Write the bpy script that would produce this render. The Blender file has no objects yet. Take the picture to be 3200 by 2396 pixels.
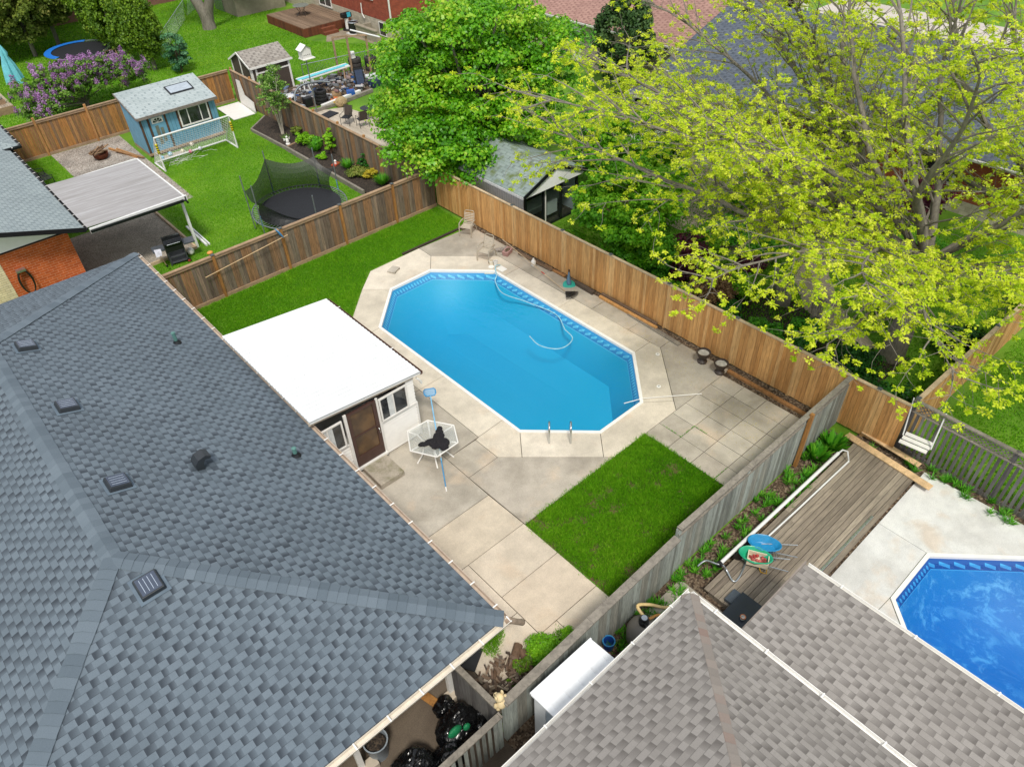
import bpy, bmesh, math, random
import numpy as np
from mathutils import Vector, Matrix
from mathutils.geometry import tessellate_polygon
rad = math.radians
random.seed(7)
rng = np.random.default_rng(11)
S = bpy.context.scene
COL = S.collection

# ---------------------------------------------------------------- camera
cam_d = bpy.data.cameras.new('camera')
cam = bpy.data.objects.new('camera', cam_d)
COL.objects.link(cam)
S.camera = cam
cam_d.sensor_width = 36.0
cam_d.lens = 25.825
cam_d.clip_start = 0.1
cam_d.clip_end = 1500
CAMZ = 16.2
RT = Vector((0.74176481, -0.66991487, -0.03160754))
UP = Vector((0.45930243, 0.473092, 0.75181463))
FW = Vector((0.48869853, 0.57218705, -0.65861652))
m3 = Matrix((RT, UP, -FW)).transposed()
cam.matrix_world = Matrix.Translation((0, 0, CAMZ)) @ m3.to_4x4()

# ---------------------------------------------------------------- light
SUN_EL, SUN_AZ = 58.0, 215.0      # azimuth clockwise from +y
world = bpy.data.worlds.new('World')
S.world = world
world.use_nodes = True
wn, wl = world.node_tree.nodes, world.node_tree.links
wn.clear()
sky = wn.new('ShaderNodeTexSky')
sky.sky_type = 'NISHITA'
sky.sun_disc = False
sky.sun_elevation = rad(SUN_EL)
sky.sun_rotation = rad(SUN_AZ)
sky.air_density = 1.0
sky.dust_density = 2.0
tc = wn.new('ShaderNodeTexCoord')
mp = wn.new('ShaderNodeMapping'); mp.inputs['Scale'].default_value = (1.6, 1.6, 3.2)
nz = wn.new('ShaderNodeTexNoise'); nz.inputs['Scale'].default_value = 1.5
nz.inputs['Detail'].default_value = 7; nz.inputs['Roughness'].default_value = 0.58
rp = wn.new('ShaderNodeValToRGB')
rp.color_ramp.elements[0].position = 0.36; rp.color_ramp.elements[0].color = (0.4, 0.4, 0.4, 1)
rp.color_ramp.elements[1].position = 0.62; rp.color_ramp.elements[1].color = (0.96, 0.96, 0.96, 1)
cl = wn.new('ShaderNodeValToRGB')
cl.color_ramp.elements[0].position = 0.35; cl.color_ramp.elements[0].color = (6.5, 7.0, 7.8, 1)
cl.color_ramp.elements[1].position = 0.75; cl.color_ramp.elements[1].color = (16.5, 16.5, 16.5, 1)
mx = wn.new('ShaderNodeMix'); mx.data_type = 'RGBA'
bgn = wn.new('ShaderNodeBackground'); bgn.inputs['Strength'].default_value = 0.083
wo = wn.new('ShaderNodeOutputWorld')
wl.new(tc.outputs['Generated'], mp.inputs['Vector']); wl.new(mp.outputs[0], nz.inputs['Vector'])
wl.new(nz.outputs['Fac'], rp.inputs[0]); wl.new(nz.outputs['Fac'], cl.inputs[0])
wl.new(rp.outputs[0], mx.inputs['Factor']); wl.new(sky.outputs[0], mx.inputs[6]); wl.new(cl.outputs[0], mx.inputs[7])
wl.new(mx.outputs[2], bgn.inputs[0]); wl.new(bgn.outputs[0], wo.inputs[0])

sun_d = bpy.data.lights.new('sun', 'SUN')
sun_d.energy = 2.5
sun_d.angle = rad(10)
sun_d.color = (1.0, 0.95, 0.86)
sun = bpy.data.objects.new('sun', sun_d)
COL.objects.link(sun)
_d = Vector((math.sin(rad(SUN_AZ)) * math.cos(rad(SUN_EL)), math.cos(rad(SUN_AZ)) * math.cos(rad(SUN_EL)), math.sin(rad(SUN_EL))))
sun.rotation_euler = (-_d).to_track_quat('-Z', 'Y').to_euler()
S.view_settings.view_transform = 'Standard'
S.view_settings.look = 'None'
S.view_settings.exposure = 0.22
S.view_settings.gamma = 1.0
S.render.resolution_x = 1024
S.render.resolution_y = 766
try:
    S.cycles.transparent_max_bounces = 24
    S.cycles.max_bounces = 6
except Exception:
    pass

# ---------------------------------------------------------------- materials
def C(h, k=1.0):
    """sRGB hex -> linear"""
    v = [int(h[i:i + 2], 16) / 255 for i in (0, 2, 4)]
    return tuple((x / 12.92 if x <= .04045 else ((x + .055) / 1.055) ** 2.4) * k for x in v) + (1,)

class NT:
    def __init__(s, name):
        s.m = bpy.data.materials.new(name); s.m.use_nodes = True
        s.n = s.m.node_tree.nodes; s.l = s.m.node_tree.links
        s.b = s.n['Principled BSDF']; s.out = s.n['Material Output']
    def new(s, t, **kw):
        n = s.n.new(t)
        for k, v in kw.items():
            if hasattr(n, k): setattr(n, k, v)
            else: n.inputs[k.replace('_', ' ')].default_value = v
        return n
    def put(s, sock, v):
        if isinstance(v, bpy.types.NodeSocket): s.l.new(v, sock)
        else: sock.default_value = v
    def math(s, op, a, b=0.0, c=None):
        n = s.n.new('ShaderNodeMath'); n.operation = op
        s.put(n.inputs[0], a); s.put(n.inputs[1], b)
        if c is not None: s.put(n.inputs[2], c)
        return n.outputs[0]
    def mix(s, f, a, b, t='MIX'):
        n = s.n.new('ShaderNodeMix'); n.data_type = 'RGBA'; n.blend_type = t
        s.put(n.inputs['Factor'], f); s.put(n.inputs[6], a); s.put(n.inputs[7], b)
        return n.outputs[2]
    def noise(s, vec=None, scale=5, detail=4, rough=.5, dist=0):
        n = s.n.new('ShaderNodeTexNoise')
        n.inputs['Scale'].default_value = scale; n.inputs['Detail'].default_value = detail
        n.inputs['Roughness'].default_value = rough; n.inputs['Distortion'].default_value = dist
        if vec is not None: s.l.new(vec, n.inputs['Vector'])
        return n.outputs['Fac']
    def ramp(s, f, stops, interp='LINEAR'):
        n = s.n.new('ShaderNodeValToRGB'); n.color_ramp.interpolation = interp
        e = n.color_ramp.elements
        while len(e) < len(stops): e.new(0.5)
        for i, (p, c) in enumerate(stops):
            e[i].position = p
            e[i].color = c if isinstance(c, tuple) else (c, c, c, 1)
        s.l.new(f, n.inputs[0]); return n.outputs[0]
    def pos(s): return s.n.new('ShaderNodeNewGeometry').outputs['Position']
    def island(s): return s.n.new('ShaderNodeNewGeometry').outputs['Random Per Island']
    def objc(s): return s.n.new('ShaderNodeTexCoord').outputs['Object']
    def uv(s): return s.n.new('ShaderNodeTexCoord').outputs['UV']
    def map(s, vec, scale=(1, 1, 1), rot=(0, 0, 0)):
        n = s.n.new('ShaderNodeMapping'); n.inputs['Scale'].default_value = scale; n.inputs['Rotation'].default_value = rot
        s.l.new(vec, n.inputs[0]); return n.outputs[0]
    def attr(s, name):
        n = s.n.new('ShaderNodeAttribute'); n.attribute_name = name; return n.outputs['Fac']
    def bump(s, h, strength=.3, dist=.01):
        n = s.n.new('ShaderNodeBump'); n.inputs['Strength'].default_value = strength; n.inputs['Distance'].default_value = dist
        s.l.new(h, n.inputs['Height']); s.l.new(n.outputs[0], s.b.inputs['Normal'])
        return n.outputs[0]
    def col(s, v): s.put(s.b.inputs['Base Color'], v)
    def rough(s, v): s.put(s.b.inputs['Roughness'], v)

_M = {}
def flat(name, c, rough=.5, metal=0., var=.12, scale=6, bump=0.0):
    """painted / plastic / metal surface with slight uneven tone"""
    if name in _M: return _M[name]
    t = NT(name)
    p = t.pos()
    f = t.noise(p, scale, 5, .6)
    a = tuple(x * (1 - var * 1.6) for x in c[:3]) + (1,); b = tuple(min(1, x * (1 + var)) for x in c[:3]) + (1,)
    t.col(t.ramp(f, [(.3, a), (.7, b)]))
    t.rough(t.ramp(t.noise(p, scale * 3, 3), [(.3, max(0, rough - .08)), (.7, min(1, rough + .1))]))
    t.b.inputs['Metallic'].default_value = metal
    if bump: t.bump(t.noise(p, 60, 4), bump, .01)
    _M[name] = t.m; return t.m

def wood(name, cols, grain=(8, 8, 1.2), dark=.55, rough=.85, dist=.004):
    """boards: each island its own tone, streaky grain along local z by default"""
    if name in _M: return _M[name]
    t = NT(name); p = t.pos()
    isl = t.island()
    n = len(cols)
    base = t.ramp(isl, [(i / (n - 1) if n > 1 else 0, c) for i, c in enumerate(cols)])
    off = t.n.new('ShaderNodeVectorMath'); off.operation = 'ADD'
    cmb = t.n.new('ShaderNodeCombineXYZ'); t.l.new(t.math('MULTIPLY', isl, 37.), cmb.inputs[0]); t.l.new(t.math('MULTIPLY', isl, 91.), cmb.inputs[1]); t.l.new(t.math('MULTIPLY', isl, 53.), cmb.inputs[2])
    t.l.new(p, off.inputs[0]); t.l.new(cmb.outputs[0], off.inputs[1])
    g = t.noise(t.map(off.outputs[0], grain), 3, 6, .65, .6)
    g2 = t.noise(t.map(off.outputs[0], tuple(x * .35 for x in grain)), 2, 4, .6, .3)
    k = t.ramp(g, [(.28, dark), (.55, 1.0), (.8, 1.12)])
    k2 = t.ramp(g2, [(.3, .72), (.6, 1.05)])
    c = t.mix(1.0, base, k, 'MULTIPLY'); c = t.mix(1.0, c, k2, 'MULTIPLY')
    t.col(c); t.rough(rough); t.bump(g, .5, dist)
    _M[name] = t.m; return t.m

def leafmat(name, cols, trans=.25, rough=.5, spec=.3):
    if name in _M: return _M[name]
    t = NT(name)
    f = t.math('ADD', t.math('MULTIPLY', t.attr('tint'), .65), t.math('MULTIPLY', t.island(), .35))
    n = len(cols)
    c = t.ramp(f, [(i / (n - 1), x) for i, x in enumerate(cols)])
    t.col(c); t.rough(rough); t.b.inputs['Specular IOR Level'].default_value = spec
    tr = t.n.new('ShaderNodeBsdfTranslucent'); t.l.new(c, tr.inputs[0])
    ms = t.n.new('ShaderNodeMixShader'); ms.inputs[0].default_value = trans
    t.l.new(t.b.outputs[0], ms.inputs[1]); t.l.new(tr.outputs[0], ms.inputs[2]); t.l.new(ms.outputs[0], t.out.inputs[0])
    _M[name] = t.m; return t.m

def shingle(name, light, mid, dark, row=.143, tab=.19, patch=.52, line=.35):
    """laminated asphalt shingles laid out in metres by UV (u along the eave, v up the slope)"""
    t = NT(name)
    sp = t.n.new('ShaderNodeSeparateXYZ'); t.l.new(t.uv(), sp.inputs[0])
    u, v = sp.outputs[0], sp.outputs[1]
    vr = t.math('DIVIDE', v, row); r = t.math('FLOOR', vr); fv = t.math('FRACT', vr)
    w1 = t.new('ShaderNodeTexWhiteNoise', noise_dimensions='1D'); t.l.new(r, w1.inputs['W'])
    uu = t.math('ADD', t.math('DIVIDE', u, tab * 1.9), t.math('ADD', t.math('MULTIPLY', r, .5), t.math('MULTIPLY', w1.outputs['Value'], .16)))
    c = t.math('FLOOR', uu); fu = t.math('FRACT', uu)
    def wn2(off):
        cc = t.n.new('ShaderNodeCombineXYZ'); t.l.new(t.math('ADD', c, off), cc.inputs[0]); t.l.new(r, cc.inputs[1])
        w = t.new('ShaderNodeTexWhiteNoise', noise_dimensions='2D'); t.l.new(cc.outputs[0], w.inputs['Vector']); return w.outputs['Value']
    n2, n3, n4 = wn2(0.), wn2(31.4), wn2(77.7)
    wd = t.math('ADD', patch - .16, t.math('MULTIPLY', n2, .3)); st = t.math('MULTIPLY', n4, .1)
    fs = t.math('SUBTRACT', fu, st); q = t.math('DIVIDE', fs, wd)
    isd = t.math('MULTIPLY', t.math('GREATER_THAN', fs, 0.), t.math('LESS_THAN', fs, wd))
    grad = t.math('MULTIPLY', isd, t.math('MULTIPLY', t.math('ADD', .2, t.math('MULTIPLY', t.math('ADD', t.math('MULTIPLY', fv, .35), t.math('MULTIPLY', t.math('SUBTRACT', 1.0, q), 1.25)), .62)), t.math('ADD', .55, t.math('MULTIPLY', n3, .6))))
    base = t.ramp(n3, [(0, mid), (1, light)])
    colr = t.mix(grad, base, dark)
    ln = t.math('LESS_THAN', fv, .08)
    colr = t.mix(t.math('MULTIPLY', ln, line), colr, tuple(x * .45 for x in dark[:3]) + (1,))  # butt-edge shadow of each course, painted as a thin dark line
    p = t.pos()
    gran = t.noise(p, 140, 2, .6); big = t.noise(p, .5, 5, .6)
    colr = t.mix(1., colr, t.ramp(gran, [(.3, .82), (.7, 1.14)]), 'MULTIPLY')
    colr = t.mix(1., colr, t.ramp(big, [(.3, .9), (.7, 1.07)]), 'MULTIPLY')
    t.col(colr); t.rough(.9)
    h = t.math('ADD', t.math('MULTIPLY', t.math('SUBTRACT', 1., fv), 1.0), t.math('MULTIPLY', isd, -.8))
    t.bump(h, .15, .004)
    return t.m

def brickm(name, c1, c2, mortar, scale=1.0, bw=.21, rh=.075):
    t = NT(name)
    b = t.n.new('ShaderNodeTexBrick'); b.inputs['Scale'].default_value = scale
    b.inputs['Brick Width'].default_value = bw; b.inputs['Row Height'].default_value = rh; b.inputs['Mortar Size'].default_value = .006
    b.inputs['Color1'].default_value = c1; b.inputs['Color2'].default_value = c2; b.inputs['Mortar'].default_value = mortar
    t.l.new(t.uv(), b.inputs['Vector'])
    p = t.pos()
    t.col(t.mix(1., b.outputs['Color'], t.ramp(t.noise(p, 3, 6, .6), [(.3, .8), (.7, 1.15)]), 'MULTIPLY'))
    t.rough(.9); t.bump(b.outputs['Fac'], -.3, .005)
    return t.m

def ground(name, stops, scale=.6, fine=25, bump=.3, rough=.95, fmin=.75):
    t = NT(name); p = t.pos()
    c = t.ramp(t.noise(p, scale, 6, .62, .3), stops)
    c = t.mix(1., c, t.ramp(t.noise(p, fine, 4, .7), [(.3, fmin), (.7, 1.18)]), 'MULTIPLY')
    t.col(c); t.rough(rough); t.bump(t.noise(p, fine, 5, .7), bump, .02)
    return t.m
def speckle(name, cols, scale=18):
    """loose stones / gravel: voronoi cells of mixed tone"""
    t = NT(name); p = t.pos()
    v = t.n.new('ShaderNodeTexVoronoi'); v.inputs['Scale'].default_value = scale; t.l.new(p, v.inputs['Vector'])
    sc = t.n.new('ShaderNodeSeparateColor'); t.l.new(v.outputs['Color'], sc.inputs[0])
    n = len(cols); c = t.ramp(sc.outputs[0], [(i / (n - 1), x) for i, x in enumerate(cols)])
    c = t.mix(1., c, t.ramp(t.noise(p, .9, 5), [(.3, .7), (.7, 1.15)]), 'MULTIPLY')
    t.col(c); t.rough(.95); t.bump(v.outputs['Distance'], -.6, .02)
    return t.m

# ---------------------------------------------------------------- mesh helpers
class MB:
    def __init__(s): s.v = []; s.f = []; s.uv = {}; s.sm = False
    def add(s, vs, fs, uvs=None):
        o = len(s.v); s.v += [tuple(x) for x in vs]
        for i, f in enumerate(fs):
            if uvs: s.uv[len(s.f)] = uvs[i]
            s.f.append(tuple(o + k for k in f))
        return s
    def box(s, x0, x1, y0, y1, z0, z1):
        if x0 > x1: x0, x1 = x1, x0
        if y0 > y1: y0, y1 = y1, y0
        if z0 > z1: z0, z1 = z1, z0
        return s.add([(x0, y0, z0), (x1, y0, z0), (x1, y1, z0), (x0, y1, z0), (x0, y0, z1), (x1, y0, z1), (x1, y1, z1), (x0, y1, z1)],
                     [(3, 2, 1, 0), (4, 5, 6, 7), (0, 1, 5, 4), (1, 2, 6, 5), (2, 3, 7, 6), (3, 0, 4, 7)])
    def obox(s, c, d, rot=None):
        """box centred at c, full size d, rotation matrix"""
        R_ = rot if rot is not None else Matrix.Identity(3)
        vs = [Vector(c) + R_ @ Vector((sx * d[0] / 2, sy * d[1] / 2, sz * d[2] / 2)) for sz in (-1, 1) for sx, sy in ((-1, -1), (1, -1), (1, 1), (-1, 1))]
        return s.add(vs, [(3, 2, 1, 0), (4, 5, 6, 7), (0, 1, 5, 4), (1, 2, 6, 5), (2, 3, 7, 6), (3, 0, 4, 7)])
    def bar(s, a, b, w, h, up=(0, 0, 1)):
        a, b = Vector(a), Vector(b); d = (b - a); L = d.length; d.normalize(); u = Vector(up)
        if abs(d.dot(u)) > .98: u = Vector((1, 0, 0))
        x = d.cross(u).normalized(); z = x.cross(d)
        R_ = Matrix((d, x, z)).transposed()
        return s.obox((a + b) / 2, (L, w, h), R_)
    def tube(s, pts, r, n=8, cap=True):
        P = [Vector(p) for p in pts]; rs = r if isinstance(r, (list, tuple)) else [r] * len(P)
        o = len(s.v); prev = None
        for i, p in enumerate(P):
            d = (P[min(i + 1, len(P) - 1)] - P[max(i - 1, 0)]).normalized()
            if prev is None:
                u = Vector((0, 0, 1)) if abs(d.z) < .9 else Vector((1, 0, 0)); x = d.cross(u).normalized()
            else: x = (prev - d * prev.dot(d)).normalized()
            prev = x; y = d.cross(x)
            for k in range(n):
                a = 2 * math.pi * k / n; s.v.append(tuple(p + (x * math.cos(a) + y * math.sin(a)) * rs[i]))
        for i in range(len(P) - 1):
            for k in range(n):
                s.f.append((o + i * n + k, o + i * n + (k + 1) % n, o + (i + 1) * n + (k + 1) % n, o + (i + 1) * n + k))
        if cap:
            s.f.append(tuple(o + k for k in reversed(range(n)))); e = o + (len(P) - 1) * n
            s.f.append(tuple(e + k for k in range(n)))
        return s
    def cyl(s, c, r, h, n=16, r2=None):
        c = Vector(c); return s.tube([c, c + Vector((0, 0, h))], [r, r if r2 is None else r2], n)
    def lathe(s, prof, c=(0, 0, 0), n=20):
        o = len(s.v)
        for r, z in prof:
            for k in range(n):
                a = 2 * math.pi * k / n; s.v.append((c[0] + r * math.cos(a), c[1] + r * math.sin(a), c[2] + z))
        for i in range(len(prof) - 1):
            for k in range(n): s.f.append((o + i * n + k, o + i * n + (k + 1) % n, o + (i + 1) * n + (k + 1) % n, o + (i + 1) * n + k))
        s.f.append(tuple(o + k for k in reversed(range(n)))); e = o + (len(prof) - 1) * n; s.f.append(tuple(e + k for k in range(n)))
        return s
    def torus(s, c, R0, r, n=32, m=8, tilt=None):
        T_ = tilt if tilt is not None else Matrix.Identity(3); c = Vector(c)
        pts = [c + T_ @ Vector((R0 * math.cos(a), R0 * math.sin(a), 0)) for a in [2 * math.pi * k / n for k in range(n)]]
        o = len(s.v)
        for k, p in enumerate(pts):
            a = 2 * math.pi * k / n; er = T_ @ Vector((math.cos(a), math.sin(a), 0)); ez = T_ @ Vector((0, 0, 1))
            for j in range(m):
                b = 2 * math.pi * j / m; s.v.append(tuple(p + er * r * math.cos(b) + ez * r * math.sin(b)))
        for k in range(n):
            for j in range(m): s.f.append((o + k * m + j, o + ((k + 1) % n) * m + j, o + ((k + 1) % n) * m + (j + 1) % m, o + k * m + (j + 1) % m))
        return s
    def prism(s, poly, z0, z1):
        """poly: ccw xy outline (may be concave)"""
        n = len(poly); A = sum(poly[i][0] * poly[(i + 1) % n][1] - poly[(i + 1) % n][0] * poly[i][1] for i in range(n))
        if A < 0: poly = poly[::-1]
        vs = [(x, y, z0) for x, y in poly] + [(x, y, z1) for x, y in poly]
        tri = tessellate_polygon([[Vector((x, y, 0)) for x, y in poly]])
        fs = []
        for a, b, c in tri:
            pa, pb, pc = poly[a], poly[b], poly[c]
            if (pb[0] - pa[0]) * (pc[1] - pa[1]) - (pb[1] - pa[1]) * (pc[0] - pa[0]) < 0: b, c = c, b
            fs.append((a + n, b + n, c + n)); fs.append((c, b, a))
        fs += [(i, (i + 1) % n, (i + 1) % n + n, i + n) for i in range(n)]
        return s.add(vs, fs)
    def sphere(s, c, r, sc=(1, 1, 1), n=14, m=8, rot=None):
        R_ = rot if rot is not None else Matrix.Identity(3); c = Vector(c); o = len(s.v)
        s.v.append(tuple(c + R_ @ Vector((0, 0, r * sc[2]))))
        for i in range(1, m):
            t = math.pi * i / m
            for k in range(n):
                a = 2 * math.pi * k / n
                s.v.append(tuple(c + R_ @ Vector((r * sc[0] * math.sin(t) * math.cos(a), r * sc[1] * math.sin(t) * math.sin(a), r * sc[2] * math.cos(t)))))
        s.v.append(tuple(c + R_ @ Vector((0, 0, -r * sc[2])))); e = len(s.v) - 1
        for k in range(n): s.f.append((o, o + 1 + k, o + 1 + (k + 1) % n)); s.f.append((e, e - n + (k + 1) % n, e - n + k))
        for i in range(m - 2):
            for k in range(n): s.f.append((o + 1 + i * n + k, o + 1 + (i + 1) * n + k, o + 1 + (i + 1) * n + (k + 1) % n, o + 1 + i * n + (k + 1) % n))
        return s
    def quadmetric(s, a, b, c, d, uvs=None):
        """planar polygon with UV in metres: u along a->b, v perpendicular"""
        return s.polymetric([a, b, c, d])
    def polymetric(s, pts, org=None, udir=None, thick=0.0):
        P = [Vector(p) for p in pts]; org = Vector(org) if org is not None else P[0]
        u = (Vector(udir) if udir is not None else (P[1] - P[0])).normalized()
        nrm = Vector((0, 0, 0))
        for i in range(len(P)): nrm += (P[i] - P[0]).cross(P[(i + 1) % len(P)] - P[0])
        nrm.normalize(); v = nrm.cross(u)
        uv = [((p - org).dot(u), (p - org).dot(v)) for p in P]
        s.add(P, [tuple(range(len(P)))], [uv])
        if thick:
            n = len(P); Q = [p - nrm * thick for p in P]
            s.add(P + Q, [tuple(reversed(range(n, 2 * n)))] + [(i, n + i, n + (i + 1) % n, (i + 1) % n) for i in range(n)],
                  [list(reversed(uv))] + [[(0, 0)] * 4] * n)
        return s
    def rot(s, R_, c=(0, 0, 0)):
        c = Vector(c); s.v = [tuple(c + R_ @ (Vector(p) - c)) for p in s.v]; return s
    def build(s, name, m, parent=None, w=True, smooth=False, bevel=0, label=None):
        me = bpy.data.meshes.new(name)
        off = parent_loc(parent) if (parent is not None and w) else Vector((0, 0, 0))
        me.from_pydata([tuple(Vector(p) - off) for p in s.v] if parent is not None and w else s.v, [], s.f)
        if s.uv:
            ul = me.uv_layers.new(name='UVMap').data
            for pi, uvs in s.uv.items():
                p = me.polygons[pi]
                for k, li in enumerate(p.loop_indices): ul[li].uv = uvs[k % len(uvs)]
        if smooth:
            me.shade_smooth() if hasattr(me, 'shade_smooth') else None
            try: me.set_sharp_from_angle(angle=rad(45))
            except Exception: pass
        me.materials.append(m)
        o = bpy.data.objects.new(name, me); COL.objects.link(o)
        if parent is not None: o.parent = parent
        if bevel:
            b = o.modifiers.new('bevel', 'BEVEL'); b.width = bevel; b.segments = 2; b.limit_method = 'ANGLE'
        if label: o['label'] = label
        return o

def parent_loc(p):
    v = Vector((0, 0, 0))
    while p is not None: v += Vector(p.location); p = p.parent
    return v
def tag(o, label, cat=None, group=None, kind=None):
    o['label'] = label
    if cat: o['category'] = cat
    if group: o['group'] = group
    if kind: o['kind'] = kind
    return o
def T(name, label, cat, loc=(0, 0, 0), rz=0, group=None):
    o = bpy.data.objects.new(name, None); COL.objects.link(o)
    o.empty_display_size = .3; o.location = loc; o.rotation_euler = (0, 0, rz)
    return tag(o, label, cat, group)
def struct(name, mb, m, label, cat=None, smooth=False):
    o = mb.build(name, m, smooth=smooth); o['kind'] = 'structure'; o['label'] = label; o['category'] = cat or name.replace('_', ' ')
    return o
def dup(root, loc, rz=0, label=None, group=None):
    r = root.copy(); COL.objects.link(r); r.location = loc; r.rotation_euler = (0, 0, rz)
    if label: r['label'] = label
    if group: r['group'] = group
    for ch in list(root.children):
        c = ch.copy(); COL.objects.link(c); c.parent = r
        for g in list(ch.children):
            d = g.copy(); COL.objects.link(d); d.parent = c
    return r
def Rz(a): return Matrix.Rotation(a, 3, 'Z')
def Rx(a): return Matrix.Rotation(a, 3, 'X')
def Ry(a): return Matrix.Rotation(a, 3, 'Y')

def quads(name, ctr, ax, ay, m, parent=None, tint=None, kite=True, fold=0.0):
    """many small leaf faces: centre, half axes ax (length) and ay (width) as (N,3) arrays"""
    N = len(ctr)
    if parent is not None: ctr = ctr - np.array(parent_loc(parent))[None]
    V = np.empty((N, 4, 3), dtype=np.float32)
    if kite:
        V[:, 0] = ctr - ax; V[:, 1] = ctr + ay - ax * .1; V[:, 2] = ctr + ax; V[:, 3] = ctr - ay - ax * .1
    else:
        V[:, 0] = ctr - ax - ay; V[:, 1] = ctr + ax - ay; V[:, 2] = ctr + ax + ay; V[:, 3] = ctr - ax + ay
    me = bpy.data.meshes.new(name)
    me.vertices.add(N * 4); me.vertices.foreach_set('co', V.ravel())
    me.loops.add(N * 4); me.loops.foreach_set('vertex_index', np.arange(N * 4, dtype=np.int32))
    me.polygons.add(N); me.polygons.foreach_set('loop_start', np.arange(0, N * 4, 4, dtype=np.int32))
    me.polygons.foreach_set('loop_total', np.full(N, 4, dtype=np.int32))
    me.update(calc_edges=True)
    if tint is not None:
        at = me.attributes.new('tint', 'FLOAT', 'FACE'); at.data.foreach_set('value', np.clip(tint, 0, 1).astype(np.float32))
    me.materials.append(m)
    o = bpy.data.objects.new(name, me); COL.objects.link(o)
    if parent is not None: o.parent = parent
    return o
def unit(a): return a / (np.linalg.norm(a, axis=1, keepdims=True) + 1e-9)
def rdir(n): return unit(rng.normal(size=(n, 3)))
# ---------------------------------------------------------------- palettes
GRASS = [(.30, C('3f6b14')), (.5, C('55861b')), (.7, C('6d9a24'))]
m_grass = ground('lawn_soil', [(.3, C('47700f')), (.5, C('5f8a18')), (.72, C('7a9f2a'))], .35, 30, .5)
m_blade = leafmat('grass_blade', [C('3c7a0a'), C('5c9e12'), C('80ba20'), C('abcc42')], .42, .6, .2)
def slabmat(name, tones, stain):
    t = NT(name); p = t.pos(); isl = t.island()
    base = t.ramp(isl, [(i / (len(tones) - 1), C(x)) for i, x in enumerate(tones)])
    big = t.noise(p, .55, 5, .55, .4); mid = t.noise(p, 2.3, 6, .65); fine = t.noise(p, 38, 4, .75); grit = t.noise(p, 130, 2, .6)
    c = t.mix(t.ramp(big, [(.40, stain), (.56, 0.)]), base, C('8d8578'))
    c = t.mix(t.ramp(t.noise(p, .8, 4, .6, .2), [(.56, 0.), (.7, .5)]), c, C('cbb59c'))
    c = t.mix(1., c, t.ramp(mid, [(.3, .86), (.7, 1.08)]), 'MULTIPLY')
    c = t.mix(1., c, t.ramp(fine, [(.3, .86), (.7, 1.12)]), 'MULTIPLY'); c = t.mix(1., c, t.ramp(grit, [(.3, .9), (.7, 1.08)]), 'MULTIPLY')
    t.col(c); t.rough(.93); t.bump(fine, .3, .012); return t.m
m_conc = slabmat('patio_concrete', ['b4ac9e', 'bdb5a7', 'aca497', 'b9b0a1', 'b1a89b'], .6)
m_concL = slabmat('pale_pool_band', ['d4cab9', 'cdc3b1', 'd9cfbf', 'd0c5b3'], .3)
m_concW = slabmat('warm_walk_concrete', ['d2c4b0', 'c8bba7', 'd8cab7', 'cdbda8'], .25)
m_conc2 = slabmat('pool_concrete', ['d6d6d3', 'd0d0cd', 'dbdbd8'], .2)
m_joint = ground('joint_dirt', [(.3, C('3b342b')), (.7, C('5a5142'))], 2, 30)
m_soil = speckle('garden_soil', [C('33281f'), C('4a3a2c'), C('6a5846'), C('8a7a66')], 22)
m_mulch = speckle('black_mulch', [C('191511'), C('2a231d'), C('3a3129'), C('54473a')], 30)
m_gravel = speckle('gravel_stone', [C('6f6860'), C('8d857c'), C('a39b91'), C('b9b2a8'), C('7b6a60')], 24)
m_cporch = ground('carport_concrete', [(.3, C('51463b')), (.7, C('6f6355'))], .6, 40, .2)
m_drive = ground('driveway_concrete', [(.3, C('b5aca2')), (.7, C('c9c1b7'))], .3, 20, .2)
m_white = flat('white_paint', C('e6e4df'), .45, var=.04)
m_whitemetal = flat('white_metal', C('dfe0de'), .35, .0, var=.05)
m_beige = flat('beige_metal', C('c9bba6'), .45, var=.06)
m_darkmetal = flat('dark_metal', C('24262a'), .35, .3)
m_black = flat('black_plastic', C('17181a'), .45)
m_alu = flat('aluminium', C('b9bfc4'), .3, .85, var=.05)
m_chrome = flat('chrome', C('d0d4d6'), .12, 1.0, var=.02)

# ---------------------------------------------------------------- pool outlines
I1 = [(12.35, 21.53), (14.27, 21.53), (16.07, 19.65), (16.07, 12.28), (14.35, 10.45), (12.42, 10.45), (10.66, 12.2), (10.6, 19.75)]
I2 = [(13.33, 1.54), (15.2, 1.54), (16.9, -.2), (16.9, -7.5), (15.2, -9.3), (13.33, -9.3), (11.6, -7.5), (11.6, -.2)]
def inset(poly, d):
    n = len(poly); out = []
    A = sum(poly[i][0] * poly[(i + 1) % n][1] - poly[(i + 1) % n][0] * poly[i][1] for i in range(n)); sg = 1 if A > 0 else -1
    for i in range(n):
        a, b, c = Vector(poly[i - 1]), Vector(poly[i]), Vector(poly[(i + 1) % n])
        e1 = (b - a).normalized(); e2 = (c - b).normalized()
        n1 = Vector((-e1.y, e1.x)) * sg; n2 = Vector((-e2.y, e2.x)) * sg
        k = (n1 + n2).normalized(); s_ = d / max(.3, k.dot(n1)); out.append(tuple(b + k * s_))
    return out

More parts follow.
